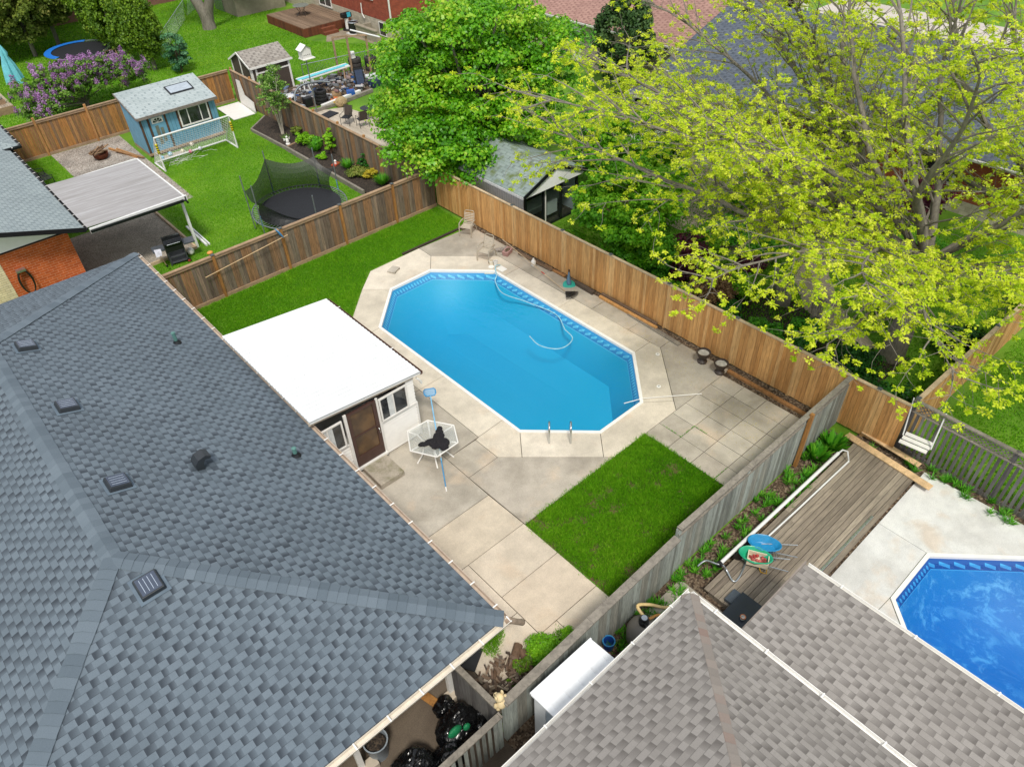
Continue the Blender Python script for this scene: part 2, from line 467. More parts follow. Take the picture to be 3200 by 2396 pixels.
# ground sheet with the two pool holes
def sheet_with_holes(outer, holes, z, m, name):
    loops = [[Vector((x, y, 0)) for x, y in outer]] + [[Vector((x, y, 0)) for x, y in h] for h in holes]
    flatp = [p for l in loops for p in l]
    tri = tessellate_polygon(loops); fs = []
    for a, b, c in tri:
        pa, pb, pc = flatp[a], flatp[b], flatp[c]
        if (pb - pa).cross(pc - pa).z < 0: b, c = c, b
        fs.append((a, b, c))
    mb = MB(); mb.add([(p.x, p.y, z) for p in flatp], fs); return mb
mb = sheet_with_holes([(-400, -400), (400, -400), (400, 400), (-400, 400)], [inset(I1, -.02), inset(I2, -.02)], 0, None, '')
struct('ground', mb, m_grass, 'wide green lawn ground running under all the back yards', 'ground')

# ---------------------------------------------------------------- concrete round the main pool
slabs = [
 [(10.6, 19.75), (12.35, 21.53), (11.5, 22.35), (9.5, 20.3), (9.5, 19.75)],
 [(12.35, 21.53), (14.27, 21.53), (14.98, 22.42), (15.0, 23.28), (12.5, 23.25), (11.5, 22.35)],
 [(14.27, 21.53), (16.07, 19.65), (16.07, 19.12), (16.97, 19.12), (16.97, 20.4), (14.98, 22.42)],
 [(14.98, 22.42), (16.97, 20.4), (17.75, 20.4), (17.75, 23.1), (15.0, 23.28)],
 [(16.07, 19.12), (16.07, 16.05), (16.97, 16.05), (16.97, 19.12)],
 [(16.07, 16.05), (16.07, 12.28), (16.97, 12.28), (16.97, 16.05)],
 [(16.97, 20.4), (17.75, 20.4), (17.75, 18.1), (16.97, 18.1)], [(16.97, 18.1), (17.75, 18.1), (17.75, 15.1), (16.97, 15.1)],
 [(16.97, 15.1), (17.75, 15.1), (17.75, 13.3), (16.97, 13.3)], [(16.97, 13.3), (17.75, 13.3), (17.7, 11.83), (16.97, 11.83)],
 [(16.07, 12.28), (16.97, 12.28), (17.0, 11.83), (15.16, 9.78), (14.35, 10.45)],
 [(14.35, 10.45), (15.16, 9.78), (14.87, 9.45), (13.37, 9.45), (11.95, 9.45), (11.72, 9.66), (12.42, 10.45)],
 [(12.42, 10.45), (11.72, 9.66), (9.96, 11.34), (10.66, 12.2)],
 [(10.66, 12.2), (9.96, 11.34), (9.43, 11.85), (9.42, 12.87), (9.6, 12.9), (10.63, 12.95)],
 [(9.56, 12.9), (10.63, 12.95), (10.62, 15.95), (9.56, 15.95)], [(9.56, 15.95), (10.62, 15.95), (10.6, 19.75), (9.5, 19.75)],
 [(17.0, 11.83), (17.7, 11.83), (17.7, 9.45), (14.87, 9.45)],
 [(9.43, 11.85), (11.95, 9.45), (8.33, 9.45), (8.28, 11.82)],
 [(8.28, 11.82), (9.43, 11.85), (9.42, 12.87), (8.28, 12.85)],
 [(8.28, 12.85), (9.56, 12.9), (9.56, 15.95), (8.28, 15.95)], [(8.28, 15.95), (9.56, 15.95), (9.5, 19.75), (8.28, 19.5)],
 [(5.0, 14.4), (5.0, 10.93), (8.28, 10.93), (8.28, 15.9)],
 [(5.0, 10.93), (8.28, 10.93), (8.32, 9.5), (5.0, 9.5)], [(6.35, 9.5), (8.32, 9.5), (8.32, 8.18), (6.35, 8.18)],
 [(6.35, 8.18), (8.32, 8.18), (8.32, 6.79), (6.35, 6.79)], [(4.6, 9.5), (6.35, 9.5), (6.35, 7.6), (4.6, 7.6)],
 [(4.6, 7.6), (6.35, 7.6), (6.35, 6.79), (5.75, 6.4), (4.6, 6.6)], [(6.9, 6.79), (8.32, 6.79), (8.32, 5.85), (6.9, 5.85)],
 [(5.75, 6.4), (6.35, 6.79), (6.9, 6.79), (6.9, 6.4)]]
xs = [13.37, 14.03, 14.69, 15.36, 16.0, 16.66, 17.32]; ys = [9.45, 8.6, 7.74, 6.89, 6.05]
for i in range(len(xs) - 1):
    for j in range(len(ys) - 1): slabs.append([(xs[i], ys[j + 1]), (xs[i + 1], ys[j + 1]), (xs[i + 1], ys[j]), (xs[i], ys[j])])
LI, WI = {0, 1, 2, 4, 5, 10, 11, 12, 13, 14, 15}, {22, 23, 24, 25, 26, 27, 28}
for nm, sel, m_, lb in (('pool_deck', LI, m_concL, 'pale concrete band running round the octagonal pool'), ('side_walk', WI, m_concW, 'warm beige concrete walk between the grey house and the grass square'), ('patio', None, m_conc, 'worn grey concrete slabs and square tiles beyond the pale pool band')):
    mb = MB()
    for k, s_ in enumerate(slabs):
        if (k in sel) if sel else (k not in LI and k not in WI): mb.prism(inset(s_, .009), -.05, .045 + random.uniform(-.004, .004))
    struct(nm, mb, m_, lb, 'paving')
mb = MB()
for s_ in slabs: mb.prism(inset(s_, -.006), -.06, .022)
struct('paving_bed', mb, m_joint, 'dark dirt showing in the joints between the concrete slabs', 'paving joints')
mb = MB(); mb.box(8.35, 13.36, 5.83, 9.44, 0, .008); struct('lawn_soil', mb, ground('thin_lawn_soil', [(.35, C('4d5a22')), (.55, C('5c5130')), (.7, C('6b5638'))], 3, 40), 'brown soil showing through the grass square', 'soil')
# soil strip under the cedar fence and below the back fence
mb = MB(); mb.box(17.3, 18.3, 5.9, 23.6, .0, .03)
struct('soil_strip', mb, m_soil, 'dark soil strip along the foot of the cedar fence', 'soil')

def pool(I, name, label, tilecols, vinyl, watercol, dens, floor_z, deep_z, ridge, wave=.02, refl=1.5, painted_refl=None):
    root = T(name, label, 'swimming pool', (sum(p[0] for p in I) / 8, sum(p[1] for p in I) / 8, 0))
    n = len(I)
    # vinyl basin: wall ring then a hopper floor
    V = [(x, y, .03) for x, y in I]; J = inset(I, .8); V += [(x, y, floor_z) for x, y in J]
    K = inset(I, 2.2); ymid = sum(p[1] for p in I) / 8
    V += [(x, y, deep_z if y > ymid + ridge else floor_z - .05) for x, y in K]
    F = [(i + n, (i + 1) % n + n, (i + 1) % n, i) for i in range(n)] + [(i + 2 * n, (i + 1) % n + 2 * n, (i + 1) % n + n, i + n) for i in range(n)]
    t = NT(name + '_vinyl'); p = t.pos(); sp = t.n.new('ShaderNodeSeparateXYZ'); t.l.new(p, sp.inputs[0])
    # printed tile band below the coping
    sxy = t.math('ADD', sp.outputs[0], sp.outputs[1]); sx2 = t.math('SUBTRACT', sp.outputs[0], sp.outputs[1])
    wv = t.math('ABSOLUTE', t.math('SUBTRACT', t.math('FRACT', t.math('MULTIPLY', t.math('ADD', sxy, t.math('MULTIPLY', sx2, .37)), 5.2)), .5))
    zc = t.math('ABSOLUTE', t.math('MULTIPLY', t.math('ADD', sp.outputs[2], .16), 4.5))
    dia = t.math('LESS_THAN', t.math('ADD', wv, zc), .36)
    band = t.math('GREATER_THAN', sp.outputs[2], -.27)
    bc = t.mix(dia, tilecols[0], tilecols[1])
    line = t.math('LESS_THAN', t.math('ABSOLUTE', t.math('ADD', sp.outputs[2], .27)), .012)
    vy = t.mix(t.noise(t.map(p, (1, 1, 1)), 14, 3, .6), tuple(x * .93 for x in vinyl[:3]) + (1,), vinyl)
    if painted_refl: vy = t.mix(t.math('MULTIPLY', t.ramp(t.noise(t.map(p, (1, .6, 1), (0, 0, .7)), 3.6, 10, .72, .6), [(.5, 0.), (.62, .6)]), t.ramp(t.noise(p, .7, 3), [(.4, .15), (.6, .9)])), vy, painted_refl)  # pale noise streaks painted into the liner, imitating broken sky reflections on water
    c = t.mix(band, vy, bc); c = t.mix(line, c, tilecols[1])
    t.col(c); t.rough(.5)
    b = MB(); b.add(V, F)
    cen = (sum(p[0] for p in K) / n, sum(p[1] for p in K) / n)
    b.add([V[2 * n + i] for i in range(n)] + [(cen[0], cen[1], (deep_z + floor_z) / 2 - .1)], [(i, (i + 1) % n, n) for i in range(n)])
    b.build('basin', t.m, root, smooth=True)
    # white coping lip
    cp = MB(); A = inset(I, .035); B_ = inset(I, -.07)
    for i in range(n):
        j = (i + 1) % n
        vs = [(*A[i], .03), (*A[j], .03), (*B_[j], .03), (*B_[i], .03), (*A[i], .07), (*A[j], .07), (*B_[j], .075), (*B_[i], .075), (*A[i], -.02), (*A[j], -.02)]
        cp.add(vs, [(4, 5, 6, 7), (8, 9, 5, 4), (7, 6, 2, 3)])
    cp.build('coping', m_white, root)
    # water: one closed body, clear tinted surface and absorbing volume
    w = NT(name + '_water'); w.n.remove(w.b)
    gl = w.n.new('ShaderNodeBsdfGlossy'); gl.inputs['Roughness'].default_value = .02
    trn = w.n.new('ShaderNodeBsdfTransparent'); trn.inputs[0].default_value = (.93, .98, 1, 1)
    fr = w.n.new('ShaderNodeFresnel'); fr.inputs[0].default_value = 1.34
    bp = w.n.new('ShaderNodeBump'); bp.inputs['Strength'].default_value = .3; bp.inputs['Distance'].default_value = wave
    pp = w.pos(); h = w.math('ADD', w.noise(w.map(pp, (1, .55, 1), (0, 0, .5)), 3.2, 3, .5, .8), w.math('MULTIPLY', w.noise(pp, 11, 2), .25))
    w.l.new(h, bp.inputs['Height']); w.l.new(bp.outputs[0], gl.inputs['Normal']); w.l.new(bp.outputs[0], fr.inputs['Normal'])
    ms = w.n.new('ShaderNodeMixShader'); w.l.new(w.math('MULTIPLY', fr.outputs[0], refl), ms.inputs[0]); w.l.new(trn.outputs[0], ms.inputs[1]); w.l.new(gl.outputs[0], ms.inputs[2])
    w.l.new(ms.outputs[0], w.out.inputs[0])
    va = w.n.new('ShaderNodeVolumeAbsorption'); va.inputs['Color'].default_value = watercol; va.inputs['Density'].default_value = dens
    w.l.new(va.outputs[0], w.out.inputs['Volume'])
    MB().prism(inset(I, -.012), deep_z - .6, -.13).build('water', w.m, root)
    return root
pool1 = pool(I1, 'swimming_pool', 'large octagonal swimming pool with bright turquoise water and white rim', (C('2a8ac0'), C('5fc0e0')), C('25b0d2'), (.04, .76, .9, 1), .3, -1.2, -1.5, .8, wave=.05, refl=1.6)
pool2 = pool(I2, 'swimming_pool', 'deep blue swimming pool with white rim at the right edge of the picture', (C('0b4f9a'), C('3c9fd8')), C('1884c8'), (.04, .6, .9, 1), .28, -1.2, -1.5, .8, wave=.2, refl=1.5, painted_refl=C('8fd4f2'))

# neighbour pool surround
J2 = inset(I2, -.05)
mb = MB()
for s_ in [[(15.25, 2.93), (17.9, 2.93), (17.95, .25), (16.98, -.16), (15.24, 1.62)], [(10.9, 2.93), (15.25, 2.93), (15.24, 1.62), (13.3, 1.62), (10.9, 1.75)],
           [(8.0, 1.75), (10.9, 1.75), (13.3, 1.62), (11.52, -.17), (8.0, -.2)], [(16.98, -.16), (17.95, .25), (17.95, -10), (16.98, -9.8)],
           [(8.0, -.2), (11.52, -.17), (11.52, -7.5), (8, -7.5)], [(8.0, 1.75), (10.9, 1.75), (10.9, 2.9), (8.0, 2.9)]]:
    mb.prism(inset(s_, .007), -.05, .05)
struct('pool_surround', mb, m_conc2, 'pale grey concrete around the deep blue neighbouring pool', 'paving')
mb = MB(); mb.box(3.5, 17.6, 2.5, 5.68, 0, .012)
struct('soil_bed', mb, m_soil, 'reddish soil bed between the grey fence and the old deck', 'soil')
mb = MB(); mb.box(17.6, 18.5, -3, 5.0, 0, .014)
struct('soil_edge', mb, m_soil, 'weedy soil edge under the dark picket fence', 'soil')

# gravel, carport and driveway sheets of the neighbours
mb = MB(); mb.prism([(6.62, 45.5), (6.62, 41.6), (6.9, 35), (10.1, 35), (10.2, 41.4), (10.3, 45.5)], 0, .012)
struct('gravel_yard', mb, m_gravel, 'grey gravel yard beside the blue shed', 'gravel')
mb = MB(); mb.box(3.0, 8.15, 30.35, 35.1, 0, .05)
struct('gravel_pad', mb, speckle('fine_gravel', [C('6f675c'), C('8c8478'), C('a1988b'), C('b9b0a2')], 40), 'brown gravel pad under the corrugated patio roof', 'gravel')
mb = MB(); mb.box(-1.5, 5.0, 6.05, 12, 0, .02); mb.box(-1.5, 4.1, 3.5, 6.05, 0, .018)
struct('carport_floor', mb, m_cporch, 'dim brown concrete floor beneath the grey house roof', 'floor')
mb = MB(); mb.box(48, 62, 6, 30, 0, .012)
struct('driveway', mb, m_drive, 'pale concrete driveway behind the far dark roof', 'driveway')
mb = MB(); mb.prism([(27.5, 12.6), (24.1, 11.0), (22.6, 9.6), (21.6, 7.2), (22.3, 6.6), (23.6, 8.7), (25.3, 10.2), (28.2, 11.5)], 0, .012); mb.box(24, 33, 12.3, 20.5, 0, .01)
struct('garden_path', mb, ground('path_stone', [(.3, C('9a8b7a')), (.7, C('b8aa98'))], 1.5, 30), 'curved sandy stone path in the leafy garden under the trees', 'path')
mb = MB(); mb.prism([(18.2, 16.5), (18.2, 5.8), (22.6, 5.6), (21.8, 7.2), (22.8, 9.6), (22.4, 12.6), (21, 15.2)], 0, .009)
struct('garden_soil', mb, m_mulch, 'shaded planting bed behind the cedar fence', 'soil')

# ---------------------------------------------------------------- main house
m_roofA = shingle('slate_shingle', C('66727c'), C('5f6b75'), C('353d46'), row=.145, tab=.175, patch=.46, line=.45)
m_capA = flat('slate_cap', C('61707d'), .92, var=.13, scale=3, bump=.35)
m_siding = flat('white_siding', C('f0eee9'), .5, var=.03)
m_brickR = brickm('red_brick', C('9c4427'), C('b0522e'), C('b98f78'))
house = T('house', 'large grey shingled hip-roof house filling the lower left', 'house', (-.35, 16.5, 0))
ex0, ex1, ey0, ey1, ez, rw, rs = -5.75, 5.05, 6.48, 26.69, 2.6, 5.4, .33
Rg1, Rg0 = Vector((-.35, ey0 + rw, ez + rs * rw)), Vector((-.35, ey1 - rw, ez + rs * rw))
c00, c10, c11, c01 = [Vector(p) for p in ((ex0, ey0, ez), (ex1, ey0, ez), (ex1, ey1, ez), (ex0, ey1, ez))]
mb = MB()
mb.polymetric([c10, c11, Rg0, Rg1], org=(ex1, ey0, ez), udir=(0, 1, 0), thick=.05)
mb.polymetric([c00, c10, Rg1], org=c00, udir=(1, 0, 0), thick=.05)
mb.polymetric([c01, c00, Rg1, Rg0], org=c01, udir=(0, -1, 0), thick=.05)
mb.polymetric([c11, c01, Rg0], org=c11, udir=(-1, 0, 0), thick=.05)
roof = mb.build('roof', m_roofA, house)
def cap_run(mb, a, b, wl, wr, step=.2, lift=.012, w=.17):
    """overlapping bent cap shingles from a (low) to b (high); wl, wr unit vectors down each roof side"""
    a, b = Vector(a), Vector(b); L = (b - a).length; d = (b - a).normalized(); n = int(L / step)
    for k in range(n):
        p = a + d * (k * step); q = a + d * (k * step + step * 1.25); zl = Vector((0, 0, lift + .012)); zh = Vector((0, 0, lift))
        ww = w * random.uniform(.97, 1.05)
        vs = [p + wl * ww + zl, p + zl * 1.6, p + wr * ww + zl, q + wl * ww + zh, q + zh * 1.5, q + wr * ww + zh,
              p + wl * ww, p + Vector((0, 0, 0)), p + wr * ww]
        mb.add(vs, [(0, 1, 4, 3), (1, 2, 5, 4), (6, 7, 1, 0), (7, 8, 2, 1)])
tc_ = NT('slate_ridge_cap'); isl = tc_.island()
tc_.col(tc_.mix(1., tc_.ramp(isl, [(0, C('57636d')), (.5, C('5f6b75')), (1, C('67737d'))]), tc_.ramp(tc_.noise(tc_.pos(), 120, 3, .7), [(.3, .8), (.7, 1.15)]), 'MULTIPLY')); tc_.rough(.92)
m_ridge = tc_.m
mb = MB(); nx = Vector((1, 0, -rs)).normalized(); ny = Vector((0, -1, -rs)).normalized(); nxm = Vector((-1, 0, -rs)).normalized(); nyp = Vector((0, 1, -rs)).normalized()
cap_run(mb, Rg0, Rg1, nxm, nx, w=.2)
hd = (Rg1 - c10).normalized(); sidex = (nx - hd * nx.dot(hd)).normalized(); sidey = (ny - hd * ny.dot(hd)).normalized()
def hip(mb, low, high, ax, ay, step=.2, w=.2):
    low, high = Vector(low), Vector(high); h = (high - low).normalized(); A_ = []
    for nrm_dir, other in ((ax, ay), (ay, ax)):
        s_ = (nrm_dir - h * nrm_dir.dot(h)).normalized(); A_.append(s_)
    cap_run(mb, low, high, A_[0], A_[1], step=step, w=w)
def along(x, y, s): return Vector((x, y, 0))
# hip side vectors lie in the roof planes, perpendicular to the hip
def planeperp(h, eave):  # eave: unit eave direction; returns vector in plane spanned by h and eave, perpendicular to h
    e = Vector(eave); v = e - h * e.dot(h); return v.normalized()
for low, high, e1, e2 in ((c10, Rg1, (0, 1, 0), (-1, 0, 0)), (c00, Rg1, (1, 0, 0), (0, 1, 0)), (c11, Rg0, (-1, 0, 0), (0, -1, 0)), (c01, Rg0, (1, 0, 0), (0, -1, 0))):
    h = (high - low).normalized(); cap_run(mb, low, high, planeperp(h, e1), planeperp(h, e2), w=.2, lift=.02)
mb.build('ridge_cap', m_ridge, house)
def gutter(parent, a, b, out, m_, m_in=None, z=0, w=.12, h=.1, strap=.62, strapm=None, name='gutter'):
    """open K-style trough along a->b, out = outward unit vector"""
    a, b, o = Vector(a), Vector(b), Vector(out); d = (b - a).normalized(); g = MB()
    prof = [(0, 0), (0, -h), (w * .8, -h), (w, -.0), (w - .015, 0), (w * .78, -h + .02), (.012, -h + .02), (.012, 0)]
    vs = [p + o * x + Vector((0, 0, y + z)) for p in (a, b) for x, y in prof]; n = len(prof)
    g.add(vs, [(i, (i + 1) % n, n + (i + 1) % n, n + i) for i in range(n)] + [tuple(reversed(range(n))), tuple(range(n, 2 * n))])
    gu = g.build(name, m_, parent)
    L = (b - a).length; k = strap / 2; me = None
    while k < L:
        p = a + d * k
        if me is None:
            s_ = MB(); s_.bar(Vector((0, 0, z + .005)) - o * .02, o * (w + .01) + Vector((0, 0, z + .008)), .03, .008); s0 = s_.build('gutter_strap', strapm or m_white, gu, w=False); me = s0.data
        else:
            s0 = bpy.data.objects.new('gutter_strap', me); COL.objects.link(s0); s0.parent = gu
        s0.location = p - parent_loc(gu); k += strap
    return gu
m_gutA = flat('rust_stained_beige', C('b9a897'), .5, var=.1)
gutter(house, (ex1, ey0 - .02, ez - .02), (ex1, ey1, ez - .02), (1, 0, 0), m_gutA, strap=.75)
gutter(house, (ex0, ey0, ez - .02), (ex1 + .1, ey0, ez - .02), (0, -1, 0), flat('cream_gutter', C('d8cfc0'), .5, var=.08), strap=.75, w=.14)
mb = MB(); mb.box(ex0 + .05, ex1 - .03, ey0 + .03, ey0 + .05, ez - .22, ez - .03); mb.box(ex1 - .05, ex1 - .03, ey0 + .05, ey1, ez - .22, ez - .03)
mb.box(ex0, ex1 - .06, ey0 + .06, ey1 - .05, ez - .1, ez - .07)
mb.build('fascia', m_beige, house)
mb = MB(); X = ex1 - .65
for a, b, u in (((X, 10.2, 0), (X, 26.0, 0), 1), ((X, 26.0, 0), (-5.1, 26.0, 0), 1), ((-5.1, 26, 0), (-5.1, 10.2, 0), 1), ((-5.1, 10.2, 0), (X, 10.2, 0), 1)):
    a, b = Vector(a), Vector(b); zz = Vector((0, 0, 2.52)); mb.polymetric([a, b, b + zz, a + zz])
mb.build('wall', m_brickR, house)
for px in (3.88, 1.5, -1.0):
    pb = MB(); pb.box(px - .06, px + .06, 7.04, 7.16, .2, 2.5); po = pb.build('carport_post', m_white, house, bevel=.008)
    bb = MB(); bb.box(px - .18, px + .32, 6.9, 7.15, .0, .22); bb.build('footing_block', flat('pale_block', C('b9ad9c'), .9, var=.08, bump=.3), po, bevel=.02)
mb = MB(); mb.box(-5, X, 7.0, 7.2, 2.35, 2.5); mb.build('beam', m_beige, house)
# flashing at the eave corner with the broken downspout
m_bent = flat('dented_beige_pipe', C('a08d7c'), .5, var=.25)
mb = MB(); mb.tube([(5.1, 6.42, 2.56), (5.2, 6.4, 2.45), (5.36, 6.42, 2.2), (5.52, 6.46, 1.95)], [.08, .07, .065, .075], 10)
mb.build('downspout', m_bent, house)

def roofz(x): return ez + rs * (ex1 - x)
tilt = Matrix.Rotation(math.atan(rs), 3, 'Y')       # +x side slope
# box vents with solar strips
m_vent = flat('vent_black', C('2b3035'), .4, var=.1); m_cell = flat('solar_cell', C('4d5666'), .15, .2, var=.05); m_bus = flat('busbar', C('b4c0d0'), .3, var=.02)
def box_vent(loc, R_, label):
    v = T('roof_vent', label, 'roof vent', loc, 0, 'solar roof vents along the ridge')
    v.rotation_euler = R_.to_euler()
    b = MB(); b.add([(-.24, -.24, .0), (.24, -.24, .0), (.24, .24, .0), (-.24, .24, .0), (-.215, -.215, .12), (.215, -.215, .12), (.215, .215, .12), (-.215, .215, .12)], [(3, 2, 1, 0), (4, 5, 6, 7), (0, 1, 5, 4), (1, 2, 6, 5), (2, 3, 7, 6), (3, 0, 4, 7)])
    b.build('housing', m_vent, v, w=False, bevel=.012)
    f = MB(); f.box(-.3, .3, -.3, .3, .005, .015); f.build('flashing', m_capA, v, w=False)
    p = MB(); p.box(-.19, .19, -.19, .19, .121, .13); pp = p.build('solar_panel', m_cell, v, w=False)
    q = MB()
    for k in (-.12, -.04, .04, .12): q.box(-.15, .15, k - .004, k + .004, .1315, .134)
    q.build('busbar', m_bus, pp, w=False); return v
for loc, lb in (((.42, 20.85), 'low black solar roof vent farthest up the ridge near the picture edge'), ((.45, 17.5), 'low black solar roof vent, middle one of the three along the ridge'), ((.45, 14.05), 'low black solar roof vent nearest the gooseneck vent')):
    box_vent((loc[0], loc[1], roofz(loc[0]) + .01), tilt, lb)
box_vent((-.05, 11.0, ez + rs * (11.0 - ey0) + .01), Matrix.Rotation(math.atan(rs), 3, 'X') @ Rz(math.pi / 2), 'black solar roof vent with bright white strips alone below the hip')
v = T('gooseneck_vent', 'black curved exhaust hood standing on the grey roof', 'roof vent', (2.2, 13.9, roofz(2.2)))
b = MB(); w_ = .15
pr = [(-.2, -.02), (-.2, .22), (-.1, .34), (.08, .38), (.2, .3), (.17, .24), (.05, .27), (-.02, .18), (-.02, -.06)]
n_ = len(pr); b.add([(x, -w_, z) for x, z in pr] + [(x, w_, z) for x, z in pr], [(i, (i + 1) % n_, n_ + (i + 1) % n_, n_ + i) for i in range(n_)] + [tuple(range(n_)), tuple(reversed(range(n_, 2 * n_)))])
b.build('hood', m_vent, v, w=False); f = MB(); f.box(-.3, .25, -.22, .22, -.01, .0); f.rot(tilt); f.build('flashing', m_capA, v, w=False)
m_vpipe = flat('green_patina_pipe', C('55807a'), .55, var=.15)
for (x, y, h_, lb) in ((3.85, 19.8, .36, 'thin green plumbing vent pipe with small cap near the sunroom roof'), (4.15, 13.3, .25, 'short stubby green plumbing vent pipe above the sunroom door')):
    v = T('vent_pipe', lb, 'vent pipe', (x, y, roofz(x)))
    MB().lathe([(.055, -.05), (.055, h_), (.062, h_), (.062, h_ + .02), (.03, h_ + .04)], n=12).build('pipe', m_vpipe, v, w=False, smooth=True)
    MB().lathe([(.13, -.02), (.12, .02), (.08, .06), (.07, .1)], n=16).build('collar', m_darkmetal, v, w=False, smooth=True)

# ---------------------------------------------------------------- sunroom
sr = T('sunroom', 'white sided sunroom with a bright white flat roof beside the pool', 'sunroom', (6.8, 16.8, 0))
sx1, sy0, sy1 = 8.35, 14.25, 19.15
def sroofz(x): return 2.86 - .1 * (x - 5.1)
mb = MB(); N_ = 62; ya, yb = 14.12, 19.32; V_ = []; F_ = []
for i in range(N_ + 1):
    y = ya + (yb - ya) * i / N_; z = .012 * math.cos(i * math.pi)
    for x in (5.02, 8.6): V_.append((x, y, sroofz(x) + z))
for i in range(N_): F_.append((2 * i, 2 * i + 1, 2 * i + 3, 2 * i + 2))
mb.add(V_, F_)
mb.add([(5.02, ya, sroofz(5.02) - .01), (8.6, ya, sroofz(8.6) - .01), (8.6, yb, sroofz(8.6) - .01), (5.02, yb, sroofz(5.02) - .01), (5.02, ya, sroofz(5.02) - .07), (8.6, ya, sroofz(8.6) - .07), (8.6, yb, sroofz(8.6) - .07), (5.02, yb, sroofz(5.02) - .07)],
       [(7, 6, 5, 4), (0, 1, 5, 4), (1, 2, 6, 5), (2, 3, 7, 6), (3, 0, 4, 7)])
mb.build('roof', flat('white_roof', C('dfe1e1'), .4, var=.05, scale=1.3), sr)
mb = MB()
for k in range(11): mb.box(5.35 + k * .3, 5.36 + k * .3, 16.05, 16.07, sroofz(5.35 + k * .3) + .006, sroofz(5.35 + k * .3) + .014)
for k in range(10): mb.box(5.35 + k * .3, 5.365 + k * .3, 17.8, 17.815, sroofz(5.35 + k * .3) + .006, sroofz(5.35 + k * .3) + .012)
mb.build('roof_screw', flat('screw_grey', C('9a9a98'), .5), sr)
gutter(sr, (8.58, 14.12, sroofz(8.6) - .01), (8.58, 19.32, sroofz(8.6) - .01), (1, 0, 0), flat('brown_gutter', C('5a3c30'), .5), strap=3, w=.09, h=.09)
# trim under the roof and walls with clapboards
zt = 2.45
mb = MB(); mb.add([(5.0, sy0 - .04, sroofz(5) - .09), (sx1 + .02, sy0 - .04, sroofz(sx1) - .09), (sx1 + .02, sy0 - .04, sroofz(sx1) - .2), (5.0, sy0 - .04, sroofz(5) - .2),
                    (5.0, sy0, sroofz(5) - .09), (sx1 + .02, sy0, sroofz(sx1) - .09), (sx1 + .02, sy0, sroofz(sx1) - .2), (5.0, sy0, sroofz(5) - .2)], [(3, 2, 1, 0), (0, 1, 5, 4), (2, 3, 7, 6), (1, 2, 6, 5)])
mb.build('eave_trim', m_beige, sr)
def clap(mb, a, b, z0, z1, out, step=.125):
    a, b, o = Vector(a), Vector(b), Vector(out); z = z0
    while z < z1 - .01:
        zz = min(z + step, z1); vs = []
        for p in (a, b): vs += [p + Vector((0, 0, z)) + o * .03, p + Vector((0, 0, zz)) + o * .002, p + Vector((0, 0, z)) - o * .02, p + Vector((0, 0, zz)) - o * .02]
        mb.add(vs, [(0, 4, 5, 1), (2, 6, 4, 0), (1, 5, 7, 3), (0, 1, 3, 2), (4, 6, 7, 5)]); z = zz
mb = MB()
Y = sy0
clap(mb, (4.5, Y, 0), (6.0, Y, 0), .12, 1.25, (0, -1, 0)); clap(mb, (7.1, Y, 0), (sx1, Y, 0), .12, 1.35, (0, -1, 0))
clap(mb, (4.5, Y, 0), (4.9, Y, 0), 1.25, 2.5, (0, -1, 0)); clap(mb, (8.1, Y, 0), (sx1, Y, 0), 1.35, 2.32, (0, -1, 0))
clap(mb, (sx1, sy0, 0), (sx1, sy1, 0), .12, 1.35, (1, 0, 0)); clap(mb, (sx1, sy0, 0), (sx1, sy0 + .3, 0), 1.35, 2.4, (1, 0, 0)); clap(mb, (sx1, sy1 - .3, 0), (sx1, sy1, 0), 1.35, 2.4, (1, 0, 0))
clap(mb, (sx1, sy1, 0), (4.5, sy1, 0), .12, 2.4, (0, 1, 0))
mb.box(4.5, sx1 - .03, sy0 + .02, sy1 - .02, 0, .12)
mb.build('siding', m_siding, sr)
mb = MB(); mb.box(7.1, sx1 + .04, Y - .05, Y - .023, 1.35, 1.42); mb.box(sx1 + .023, sx1 + .05, sy0, sy1, 1.35, 1.42); mb.box(sx1 - .01, sx1 + .045, sy0 - .045, sy0 + .03, .1, 1.35)
mb.box(4.6, 6.0, Y - .05, Y - .023, 1.25, 1.31); mb.build('corner_trim', m_white, sr)
m_glass = NT('window_glass'); m_glass.b.inputs['Base Color'].default_value = (.025, .03, .035, 1); m_glass.b.inputs['Roughness'].default_value = .06; m_glass.b.inputs['Specular IOR Level'].default_value = .8
m_glass.col(m_glass.ramp(m_glass.noise(m_glass.pos(), 2.2, 4), [(.35, (.012, .014, .016, 1)), (.65, (.07, .075, .08, 1))])); m_glass = m_glass.m
m_curtain = flat('curtain', C('cfd3d2'), .8, var=.1)
